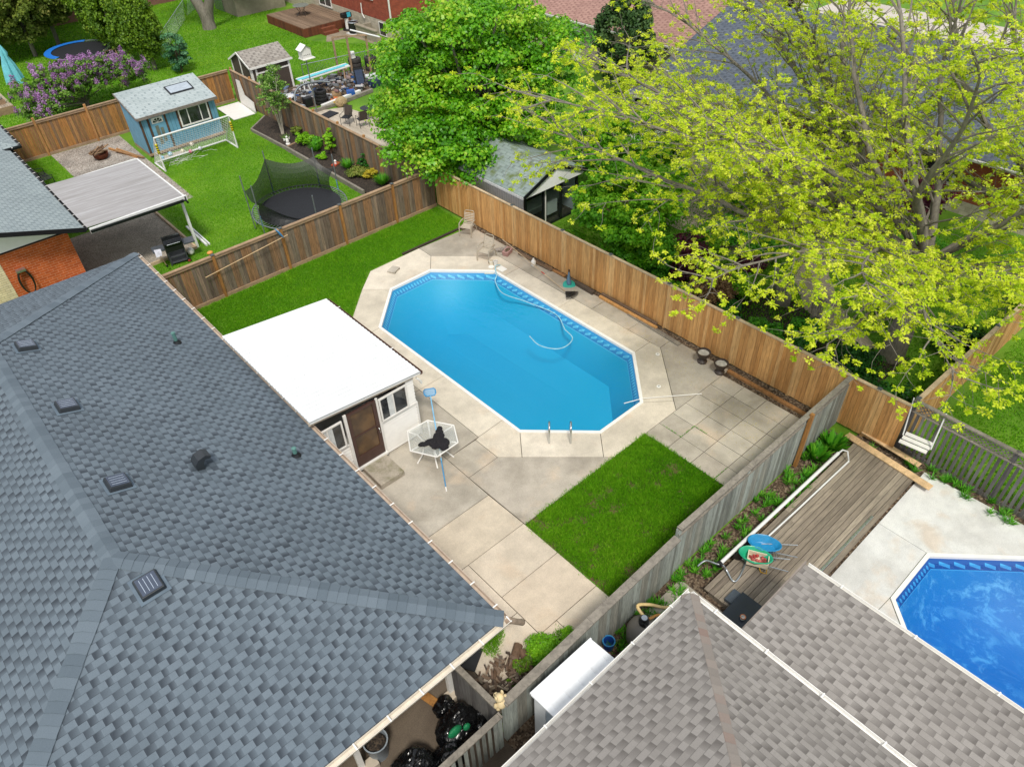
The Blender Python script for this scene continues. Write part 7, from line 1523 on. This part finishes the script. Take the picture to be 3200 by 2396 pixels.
m_thuja2 = leafmat('olive_leaf', [C('465c1e'), C('64782a'), C('84943c'), C('9a9050')], .25)
m_birch = leafmat('birch_leaf', [C('3a6a20'), C('5b8a30'), C('7fa545'), C('a5bf6a')], .3)
m_bush = leafmat('bush_leaf', [C('2c6c14'), C('46941c'), C('68b028'), C('8cc43c')], .3)
m_burg = leafmat('burgundy_leaf', [C('2a0e16'), C('431424'), C('5a2036'), C('6b3348')], .15)
m_limeb = leafmat('lime_leaf', [C('5a9a14'), C('7fbb1c'), C('a3cf2c')], .3)
m_dried = leafmat('dried_twig', [C('6b4c34'), C('8a6a4a'), C('a58560')], .1)
m_dgreen = leafmat('dark_green_leaf', [C('173f10'), C('255a16'), C('35751f')], .2)
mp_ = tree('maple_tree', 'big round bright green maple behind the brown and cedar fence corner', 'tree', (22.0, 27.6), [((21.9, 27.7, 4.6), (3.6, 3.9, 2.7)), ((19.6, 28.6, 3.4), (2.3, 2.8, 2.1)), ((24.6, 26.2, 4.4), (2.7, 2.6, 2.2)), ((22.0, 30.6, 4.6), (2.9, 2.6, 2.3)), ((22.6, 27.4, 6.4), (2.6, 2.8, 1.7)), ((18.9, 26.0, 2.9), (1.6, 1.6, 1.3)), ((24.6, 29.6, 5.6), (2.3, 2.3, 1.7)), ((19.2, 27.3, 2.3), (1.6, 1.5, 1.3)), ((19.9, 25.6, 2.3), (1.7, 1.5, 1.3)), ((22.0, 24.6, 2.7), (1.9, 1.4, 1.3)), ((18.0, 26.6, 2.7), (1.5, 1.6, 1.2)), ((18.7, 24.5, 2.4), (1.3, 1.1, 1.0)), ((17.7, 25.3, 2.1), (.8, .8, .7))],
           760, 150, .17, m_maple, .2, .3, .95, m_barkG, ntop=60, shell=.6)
tree('cherry_tree', 'small mid green tree with brown trunk beside the black fronted shed', 'tree', (21.2, 17.2), [((21.0, 17.2, 2.1), (2.0, 2.2, 1.2)), ((22.4, 16.8, 2.3), (1.7, 1.7, 1.1)), ((20.0, 15.6, 1.4), (1.3, 1.3, .8)), ((23.2, 19.2, 2.6), (1.7, 1.5, 1.0))], 230, 125, .14, m_maple2, .12, .3, .48, ntop=16, fork=.4)
# honey locusts: explicit limbs, side branches and feathery tufts
m_locust = leafmat('locust_leaf', [C('8fb418'), C('bfd822'), C('e2ec3c'), C('f4f470')], .5, .5, .3)
tuftP, tuftS = [], []
R3 = random.Random(21)
def wander(p, d, L, nseg, up=0., jit=.18):
    P = [Vector(p)]; d = Vector(d).normalized(); s_ = L / nseg
    for i in range(nseg):
        d = (d + Vector((R3.gauss(0, jit), R3.gauss(0, jit), R3.gauss(0, jit) * .6 + up / nseg))).normalized(); P.append(P[-1] + d * s_)
    return P
def locust(name, label, base, fork_z, stems, seed, r0, dn=1.0):
    global R3
    R3 = random.Random(seed); r = T(name, label, 'tree', (base[0], base[1], 0), 0); tk, br, tuft = MB(), MB(), []
    f = Vector((base[0] + .15, base[1] + .1, fork_z)); tk.tube(smooth_path([(base[0], base[1], -.1), (base[0] + .05, base[1], fork_z * .5), f], 5), [r0 * (1.25 - .35 * i / 10) for i in range(11)], 12, cap=False)
    def leafy(P, dens=1.0):
        for i in range(1, len(P)):
            k = dens * dn * (P[i] - P[i - 1]).length * 1.55
            for _ in range(int(k) + (R3.random() < k % 1)): tuft.append(P[i - 1].lerp(P[i], R3.random()) + Vector((R3.gauss(0, .1), R3.gauss(0, .1), R3.gauss(0, .07))))
        tuft.append(P[-1])
    def twig(p, d, L, r_):
        P = wander(p, d, L, 4, -.25, .22); br.tube(P, [r_ * (1 - .7 * i / 4) for i in range(5)], 4, cap=False); leafy(P, .95)
    def branch(p, d, L, r_, lvl, up):
        n = max(4, int(L / .55)); P = wander(p, d, L, n, up, .15 if lvl else .1); (tk if r_ > .06 else br).tube(P, [max(.006, r_ * (1 - .9 * i / n)) for i in range(n + 1)], 9 if r_ > .08 else 5, cap=False)
        for i in range(1 if lvl else 2, n + 1):
            dd = (P[i] - P[i - 1]).normalized(); side = dd.cross(Vector((0, 0, 1))).normalized()
            if lvl < 1 and i % 1 == 0:
                for s_ in ((1, -1) if R3.random() < .55 else (R3.choice((1, -1)),)):
                    l2 = L * R3.uniform(.22, .42) * (1.15 - .7 * i / n)
                    if l2 > .5: branch(P[i], dd * .9 + side * s_ * R3.uniform(.4, .9) + Vector((0, 0, R3.uniform(-.15, .35))), l2, r_ * .26, lvl + 1, R3.uniform(-.5, .1))
            elif lvl >= 1:
                for s_ in (1, -1):
                    if R3.random() < .72 * (.5 + .5 * dn): twig(P[i], dd * .6 + side * s_ * R3.uniform(.3, 1.2) + Vector((0, 0, R3.uniform(-.5, .4))), R3.uniform(.35, .95), max(.005, r_ * .3))
        if lvl >= 1: leafy(P[n // 2:], .8)
    for (az, elev, L, rr, up) in stems:
        a = rad(az); branch(f, (math.cos(a) * math.cos(rad(elev)), math.sin(a) * math.cos(rad(elev)), math.sin(rad(elev))), L, rr, 0, up)
        # leaders climb first, then carry the long side limbs
    return r, tk, br, tuft, f
def finish_locust(r, tk, br, tuft, size=.25, per=26):
    print('tufts', len(tuft))
    tk.build('trunk', m_barkG, r, smooth=True); br.build('branches', m_barkG, r)
    Tn = np.array([tuple(p) for p in tuft]); Tn = Tn[Tn[:, 2] > .4]; N = len(Tn); idx = np.repeat(np.arange(N), per); n = N * per
    sz = rng.uniform(.6, 1.2, N) * size; d = rdir(n); d[:, 2] = d[:, 2] * .55; off = d * (sz[idx] * .5 * rng.random(n) ** .5)[:, None]
    ax = unit(d + np.array([0, 0, -.25]) + rdir(n) * .35); sd = unit(np.cross(ax, rdir(n) + np.array([0, 0, 1.8]))); L = rng.uniform(.05, .1, n)
    tint = rng.normal(.5, .24, N)[idx] + rng.normal(0, .12, n)
    quads('crown', Tn[idx] + off, ax * L[:, None] / 2, sd * (L * .3)[:, None], m_locust, r, tint); return N
# (azimuth deg ccw from +x, elevation, length, radius, upward pull)
A_ = locust('honey_locust', 'tall yellow green honey locust with forked grey trunk right behind the cedar fence', (22.2, 6.1), 3.6,
            [(118, 22, 13.0, .13, -.05), (126, 27, 11.5, .13, -.1), (110, 25, 13.0, .13, -.1), (99, 30, 12.0, .13, -.1), (136, 20, 9.5, .11, .05), (104, 14, 10.5, .1, .1), (150, 44, 8.0, .11, -.3), (164, 38, 9.0, .11, -.35), (174, 36, 9.0, .1, -.5), (181, 32, 8.2, .1, -.5), (192, 30, 8.0, .1, -.55), (204, 30, 8.0, .1, -.5), (216, 34, 8.0, .1, -.7), (228, 30, 7.6, .1, -.5), (250, 28, 6.5, .09, -.5), (268, 30, 6.0, .09, -.5),
             (70, 62, 9.5, .16, .1), (140, 66, 9.0, .14, .0), (20, 58, 9.0, .14, .1), (280, 55, 7.5, .1, -.1), (320, 45, 7.5, .1, 0), (86, 18, 11.0, .1, .1)], 5, .34)
finish_locust(*A_[:4])
B_ = locust('honey_locust', 'second yellow green honey locust with several tall leaders nearer the dark roofed house', (26.4, 10.5), 3.0,
            [(150, 30, 9.0, .12, -.3), (120, 36, 10.0, .14, -.3), (98, 28, 10.5, .13, -.2), (75, 70, 9.5, .15, .1), (110, 62, 10.0, .15, 0), (150, 58, 9.0, .13, -.1), (30, 66, 9.0, .14, .1), (350, 62, 8.5, .13, 0), (200, 60, 8.5, .12, -.1), (60, 40, 8.0, .12, 0), (130, 18, 9.0, .1, .1)], 8, .3, .85)
finish_locust(*B_[:4])
C_3 = locust('honey_locust', 'honey locust at the far right with steep grey stems crossing the top corner', (27.5, 3.8), 3.0,
            [(100, 60, 10.0, .15, .1), (60, 64, 9.5, .14, .1), (140, 55, 9.5, .14, 0), (180, 50, 9.0, .13, -.2), (210, 60, 8.5, .13, 0), (120, 38, 9.5, .12, -.2), (160, 30, 8.5, .11, -.2), (20, 60, 9, .13, .1)], 13, .3, .8)
finish_locust(*C_3[:4])

# far conifers and other trees
def conifer(label, x, y, h, r_, mat_=None, n=230, per=120, name='cedar_tree', z0=.9, leaf=.16, group='cedars in the far yards'):
    root = T(name, label, 'tree', (x, y, 0), 0, group); k = n; t = rng.random(k) ** .85; z = z0 + (h - z0) * t; prof = r_ * np.minimum(1, (1.02 - t) * 1.7) * np.minimum(1, .45 + t * 2.2)
    a = rng.uniform(0, 6.283, k); rad_ = prof * rng.uniform(.45, 1, k) ** .6; cl = np.column_stack([x + rad_ * np.cos(a), y + rad_ * np.sin(a), z, rng.uniform(.28, .5, k)])
    pos, ax, ay, idx = foliage_pts(cl, per, leaf, 1.2, -.6); tint = rng.normal(.45, .18, k)[idx] + rng.normal(0, .1, len(idx))
    mb = MB(); mb.tube([(x, y, -.05), (x + .05, y, h * .5), (x, y, h * .92)], [.13, .09, .03], 8); mb.tube([(x + .1, y + .12, -.05), (x + .2, y + .1, h * .5)], [.1, .04], 7); mb.build('trunk', m_barkG, root); quads('crown', pos, ax, ay, mat_ or m_thuja, root, tint); return root
conifer('slender pointed cedar at the right end of the cedar row, nearest the blue shed', 16.3, 55.2, 5.6, 1.15, z0=.9); conifer('second cedar of the right row, behind the nearest one', 16.2, 57.0, 6.4, 1.3, z0=.9)
conifer('third cedar of the right row', 15.9, 58.9, 7.0, 1.5, z0=.8); conifer('rounded cedar behind the right end of the blue padded trampoline', 16.0, 61.4, 7.6, 1.8, z0=.7); conifer('tall cedar farthest back in the right row', 16.6, 64.5, 8.5, 2.1, z0=.7)
for (x, y, h, r_, lb) in ((13.4, 66.5, 8.5, 2.2, 'olive cedar above the middle of the blue padded trampoline'), (11.3, 64.9, 8.0, 2.1, 'olive cedar with bare trunk left of the blue padded trampoline'), (9.2, 64.9, 8.0, 2.2, 'olive cedar above the folded turquoise parasol'), (6.6, 66.0, 8.5, 2.4, 'olive cedar filling the top left corner'),
                          (9.8, 70.0, 9.5, 2.6, 'olive cedar of the back rank behind the parasol'), (13.5, 71.5, 9.5, 2.6, 'olive cedar of the back rank behind the trampoline'), (3.6, 66.5, 8.5, 2.4, 'olive cedar at the left picture edge')):
    conifer(lb, x, y, h, r_, m_thuja2, 330, 120, 'olive_cedar', 1.2, .2, 'olive cedars in the far corner')
conifer('dark green juniper in front of the brown shingle roof', 34.6, 29.2, 6.6, 1.9, leafmat('juniper_leaf', [C('24401a'), C('36552a'), C('4c6b34'), C('6a7f3c')], .15), 190, 130, 'juniper_tree', .6, .17, 'single juniper')
q = T('forked_tree', 'large grey forked tree trunk standing on the far lawn', 'tree', (23.2, 61.6, 0)); mb = MB(); mb.tube(smooth_path([(23.2, 61.6, -.1), (23.15, 61.7, 1.0), (22.6, 62.2, 3), (21.6, 63, 7)], 5), [.55 - .02 * i for i in range(16)], 12, cap=False); mb.tube(smooth_path([(23.25, 61.6, .2), (23.4, 61.5, 1.2), (24.0, 61.0, 3.2), (24.8, 60.5, 7)], 5), [.45 - .015 * i for i in range(16)], 12, cap=False); mb.build('trunk', m_barkG, q, smooth=True)
cl = crown_clumps([((21.5, 63, 8.2), (3, 3, 2)), ((25.5, 60.5, 8.2), (3, 3, 2))], 90, .5, .8); pos, ax, ay, idx = foliage_pts(cl, 90, .2); quads('crown', pos, ax, ay, m_maple2, q, rng.random(len(idx)))
tree('young_maple', 'light green leafy branch tips of a young tree in front of the pale block shed', 'tree', (27.0, 63.2), [((27.0, 62.6, 2.6), (1.3, 1.1, .8))], 16, 60, .22, m_limeb, .06, .3, .5)
tree('pine_shrub', 'blue green shrub at the foot of the right cedar row', 'shrub', (17.4, 53.3), [((17.4, 53.4, 1.3), (.75, .8, 1.2))], 40, 110, .13, leafmat('blue_green_leaf', [C('2c5a3a'), C('44774c'), C('6a9a70')], .15), .05, .25, .4)
# birch in the flower bed
bi = T('birch_sapling', 'slender birch with white stems in the corner of the mulch bed', 'tree', (16.85, 38.4, 0)); mb = MB(); tops = []
for k in range(8):
    a = k * .8; t = Vector((16.85 + .75 * math.cos(a) * random.uniform(.4, 1), 38.4 + .75 * math.sin(a) * random.uniform(.4, 1), random.uniform(2.6, 3.9))); tops.append(t); mb.tube(smooth_path([(16.85 + .05 * math.cos(a), 38.4 + .05 * math.sin(a), 0), (16.85 + .15 * math.cos(a), 38.4 + .15 * math.sin(a), 1.2), t], 4), [.03 - .0026 * i for i in range(9)], 6, cap=False)
mb.build('trunk', flat('birch_bark', C('c9c0b0'), .8, var=.15), bi); cl = crown_clumps([((16.85, 38.4, 2.55), (.85, .85, 1.4))], 75, .18, .34, .3); pos, ax, ay, idx = foliage_pts(cl, 48, .11); quads('crown', pos, ax, ay, m_birch, bi, rng.random(len(idx)))
# lilac
li_ = T('lilac_bush', 'wide lilac bush in purple bloom behind the orange streaked fence', 'lilac', (10.3, 52.0, 0)); mb = MB(); ell = [((8.7, 51.3, 1.5), (2.0, 1.7, 1.2)), ((11.0, 51.6, 1.75), (2.1, 1.7, 1.2)), ((13.3, 51.6, 1.5), (1.9, 1.5, 1.1)), ((7.7, 49.8, 1.1), (1.2, 1.1, .9))]
cl = crown_clumps(ell, 330, .22, .42, .45); limbs(mb, (10.6, 51.6, 0), [tuple(cl[i, :3]) for i in rng.choice(len(cl), 26, replace=False)], .06, .2, .2); mb.build('stems', m_barkG, li_)
pos, ax, ay, idx = foliage_pts(cl, 60, .14); quads('leaves', pos, ax, ay, leafmat('lilac_leaf', [C('3c4f22'), C('4f7a24'), C('79a33c'), C('6b4a38')], .25), li_, rng.random(len(cl))[idx] * .6 + rng.random(len(idx)) * .4)
fl_ = cl[(rng.random(len(cl)) < .85)]; fl_ = fl_[(fl_[:, 2] > .7)]; n = len(fl_); per = 60; idx = np.repeat(np.arange(n), per); d = rdir(n * per); top = fl_[:, :3] + np.column_stack([rng.normal(0, .1, n), rng.normal(0, .1, n), fl_[:, 3] * .7]); pos = top[idx] + d * np.array([.16, .16, .28]) * (rng.random(n * per) ** .4)[:, None]
ax = rdir(n * per) * .045; ay = unit(np.cross(ax, rdir(n * per))) * .035; quads('blossom', pos, ax, ay, leafmat('lilac_flower', [C('85558c'), C('a270aa'), C('b98cc0'), C('c9a6cc')], .3), li_, rng.random(n)[idx])
# shrubs and bed plants
def shrub(label, x, y, r_, h, mat_, n=26, per=90, leaf=.09, name='shrub', z=0., cat='shrub', group=None):
    return tree(name, label, cat, (x, y), [((x, y, z + h * .5), (r_ * .8, r_ * .8, h * .42))], n, per, leaf, mat_, .03, r_ * .25, r_ * .42, None, group, shell=.35, ntop=5)
def spiky(label, x, y, r_, h, mat_, n=260, z=.16, name='lily_clump', w=.012):
    q = T(name, label, 'plant', (x, y, z)); a = rng.uniform(0, 6.283, n); ln = rng.uniform(.3, 1.3, n); d = unit(np.column_stack([np.cos(a) * ln, np.sin(a) * ln, np.ones(n)])); L = h * rng.uniform(.6, 1.2, n); ax = d * L[:, None] / 2
    p0 = np.column_stack([x + np.cos(a) * .15 * r_, y + np.sin(a) * .15 * r_, np.full(n, z)]); sd = unit(np.cross(d, np.array([0, 0, 1.]))) * w; quads('leaves', p0 + ax, ax, sd, mat_, q, rng.random(n)); return q
shrub('round lime green shrub in the mulch bed', 17.0, 36.2, .55, .75, m_limeb, 30, 90, z=.16); spiky('spiky daylily clump beside the lime green shrub', 16.95, 35.0, .4, .55, m_bush); shrub('leafy green shrub between lime shrub and fence', 17.3, 35.4, .4, .6, m_bush, 20, 80, z=.16)
shrub('narrow upright yellow green shrub against the fence', 17.3, 34.0, .35, 1.6, m_limeb, 34, 80, z=.16); shrub('low lime mound at the bed edge', 16.7, 33.9, .35, .3, m_limeb, 16, 60, z=.16); spiky('spiky daylily clump beside the red lantern tray', 17.0, 32.0, .4, .5, m_bush)
shrub('grey green creeping juniper in the mulch bed', 16.95, 30.9, .7, .3, m_thuja2, 30, 80, z=.16); shrub('golden yellow shrub in the mulch bed', 17.2, 30.2, .42, .5, leafmat('gold_leaf', [C('8a8a1c'), C('b3a626'), C('c9b53a')], .25), 24, 80, z=.16); spiky('spiky daylily clump nearest the fence corner', 17.2, 29.2, .5, .55, m_bush, 420)
shrub('thin shrub beside the golden shrub', 17.45, 31.2, .35, .9, m_dgreen, 18, 60, z=.16); shrub('small green shrub beside the white birch stems', 17.3, 37.6, .35, .6, m_thuja2, 18, 60, z=.16); spiky('pale spiky tuft by the statue', 16.5, 37.4, .2, .4, m_birch, 90)
shrub('low bright mound of moss phlox at the fence foot', 6.08, 6.42, .5, .36, m_limeb, 50, 160, .05, z=.03); shrub('smaller mossy mound beside the low bright one', 6.72, 6.15, .35, .22, m_limeb, 26, 110, .05, z=.03)
shrub('mossy tuft on the brush heap', 5.45, 6.4, .25, .3, m_thuja, 16, 90, .05, z=.15)
for (x, y, r_, h, m_, lb) in ((21.2, 15.4, .9, 1.5, m_bush, 'rounded green shrub behind the fence beside the small tree'), (21.9, 14.4, 1.0, 1.5, m_burg, 'burgundy barberry shrub behind the cedar fence'), (20.9, 13.9, .7, 1.0, m_burg, 'smaller burgundy barberry nearer the fence top'), (20.4, 14.9, .9, 1.4, m_bush, 'green shrub touching the burgundy barberry'), (19.6, 16.0, .8, 1.2, m_bush, 'low green shrub right behind the fence panels'),
                              (20.4, 12.2, 1.0, 1.3, m_dried, 'tan dried twiggy shrub behind the fence'), (19.8, 11.0, .7, .9, m_dgreen, 'dark leafy plant next to the dried shrub'), (19.6, 9.6, .8, .9, m_bush, 'leafy plant below the benches'), (19.2, 8.0, .9, 1.0, m_dgreen, 'dark shrub behind the fence near the trunk'), (20.2, 6.6, 1.1, 1.2, m_dgreen, 'dark fern like shrub by the locust trunk'), (19.4, 5.0, .9, 1.1, m_dgreen, 'dark shrub in the fence corner'),
                              (31.8, 9.8, 1.2, 2.2, m_burg, 'dark red smoke bush against the rust brick wall'), (31.4, 11.6, 1.0, 1.2, m_burg, 'dark red shrub left of the white downspout'), (31.5, 14.0, 1.1, 1.4, m_bush, 'green shrub under the slate eave'), (24.6, 14.5, 1.0, 1.1, m_bush, 'green shrub in the middle of the shaded lawn'), (24.0, 4.8, 1.1, 1.0, m_dgreen, 'dark shrub along the pale timber fence'), (28.0, 8.0, 1.2, 1.3, m_bush, 'green shrub by the path end'), (23.4, 12.6, .7, .6, m_burg, 'low purple plant by the stone path')):
    shrub(lb, x, y, r_, h, m_, int(34 * r_ + 10), 90, .11)
tree('shade_tree', 'low leafy green tree filling the gap behind the black fronted shed', 'tree', (25.6, 19.8), [((25.6, 19.8, 2.8), (2.2, 2.3, 1.3)), ((24.2, 22.0, 2.2), (1.5, 1.6, 1.2))], 150, 110, .16, m_maple2, .12, .35, .6)
for (x, y, r_, h, m_, lb) in ((23.2, 14.8, 1.0, 1.2, m_maple2, 'bright green shrub left of the shaded lawn'), (19.3, 13.0, .7, 1.0, m_maple2, 'bright green shrub right behind the cedar fence'), (19.2, 18.6, .8, 1.1, m_maple2, 'bright green shrub beside the white shed corner'), (24.6, 12.6, .9, .9, m_bush, 'mid green shrub beside the stone path'), (21.6, 11.8, .8, .9, m_maple2, 'bright green shrub above the garden benches'), (20.8, 8.6, .8, .8, m_bush, 'mid green shrub below the garden benches'), (27.4, 15.6, 1.2, 1.4, m_maple2, 'bright green shrub in front of the house porch'), (29.2, 13.6, 1.1, 1.3, m_bush, 'mid green shrub near the porch corner'), (24.6, 7.4, 1.0, 1.1, m_maple2, 'bright green shrub behind the locust trunk')):
    shrub(lb, x, y, r_, h, m_, int(34 * r_ + 10), 90, .11)
spiky('broad leaved hosta clump at the end of the grey lattice fence', 16.9, 5.25, .5, .5, m_bush, 160, 0, 'hosta_clump', .06); spiky('broad leaved hosta clump beside the first hosta', 16.2, 5.35, .5, .45, m_bush, 150, 0, 'hosta_clump', .06)
# weeds in the beds
wd = rng.uniform([7, 4.85], [17.4, 5.6], (110, 2)); P0, AX, AY, TT = [], [], [], []
for (x, y) in list(wd) + list(rng.uniform([17.65, -2], [18.15, 4.6], (40, 2))):
    if 9.9 < x < 10.3 and y < 5.3: continue
    n = 34; a = rng.uniform(0, 6.283, n); ln = rng.uniform(.4, 1.6, n); d = unit(np.column_stack([np.cos(a) * ln, np.sin(a) * ln, np.ones(n)])); L = rng.uniform(.1, .3, n); ax = d * L[:, None] / 2
    P0.append(np.column_stack([np.full(n, x), np.full(n, y), rng.uniform(0, .12, n)]) + ax); AX.append(ax); AY.append(unit(np.cross(d, np.array([0, 0, 1.]))) * .012); TT.append(rng.random(n) * .6 + rng.random() * .4)
tag(quads('weeds', np.vstack(P0), np.vstack(AX), np.vstack(AY), m_bush, None, np.concatenate(TT)), 'feathery green weeds growing in the soil between fence and deck', 'weeds', kind='stuff')
# weeds in the paving joints
P0, AX, AY, TT = [], [], [], []
for (x0, y0, x1, y1) in ((14.0, 8.6, 14.7, 8.6), (14.69, 8.6, 14.69, 8.1), (8.32, 7.6, 8.32, 6.6), (13.37, 8.2, 13.37, 7.0), (14.03, 9.3, 14.03, 8.6), (13.4, 6.89, 14.0, 6.89)):
    for k in range(26):
        t = rng.random(); x, y = x0 + (x1 - x0) * t, y0 + (y1 - y0) * t; n = 3; a = rng.uniform(0, 6.283, n); d = unit(np.column_stack([np.cos(a), np.sin(a), np.ones(n)])); ax = d * .02; P0.append(np.column_stack([np.full(n, x), np.full(n, y), np.full(n, .045)]) + ax); AX.append(ax); AY.append(unit(np.cross(d, np.array([0, 0, 1.]))) * .006); TT.append(rng.random(n))
tag(quads('joint_weeds', np.vstack(P0), np.vstack(AX), np.vstack(AY), m_bush, None, np.concatenate(TT)), 'tiny green weeds in the paving joints', 'weeds', kind='stuff')
# far filler trees behind the red brick house (their shade closes the top edge)

# fallen catkins and seeds on the slabs near the fence
n = 1500; c_ = np.array([[17.2, 13.0], [16.9, 12.2], [17.0, 10.5], [16.2, 8.0], [17.2, 15.5], [15.5, 7.0]]); k = rng.integers(0, 6, n); p = c_[k] + rng.normal(size=(n, 2)) * np.array([.55, .8]); ok = (p[:, 0] > 13.5) & (p[:, 0] < 17.7) & ~inpoly(p, inset(I1, -.2)) & (p[:, 1] > 5.9); p = p[ok]; n = len(p); a = rng.uniform(0, 6.283, n); L = rng.uniform(.006, .02, n)
ax = np.column_stack([np.cos(a) * L, np.sin(a) * L, np.zeros(n)]); ay = np.column_stack([-np.sin(a) * L * .5, np.cos(a) * L * .5, np.zeros(n)]); tag(quads('fallen_petals', np.column_stack([p, np.full(n, .056)]), ax, ay, leafmat('petal', [C('8a7a3a'), C('b8a850'), C('cfc27a')], .1), None, rng.random(n)), 'yellowish fallen petals scattered on the slabs by the cedar fence', 'petals', kind='stuff')
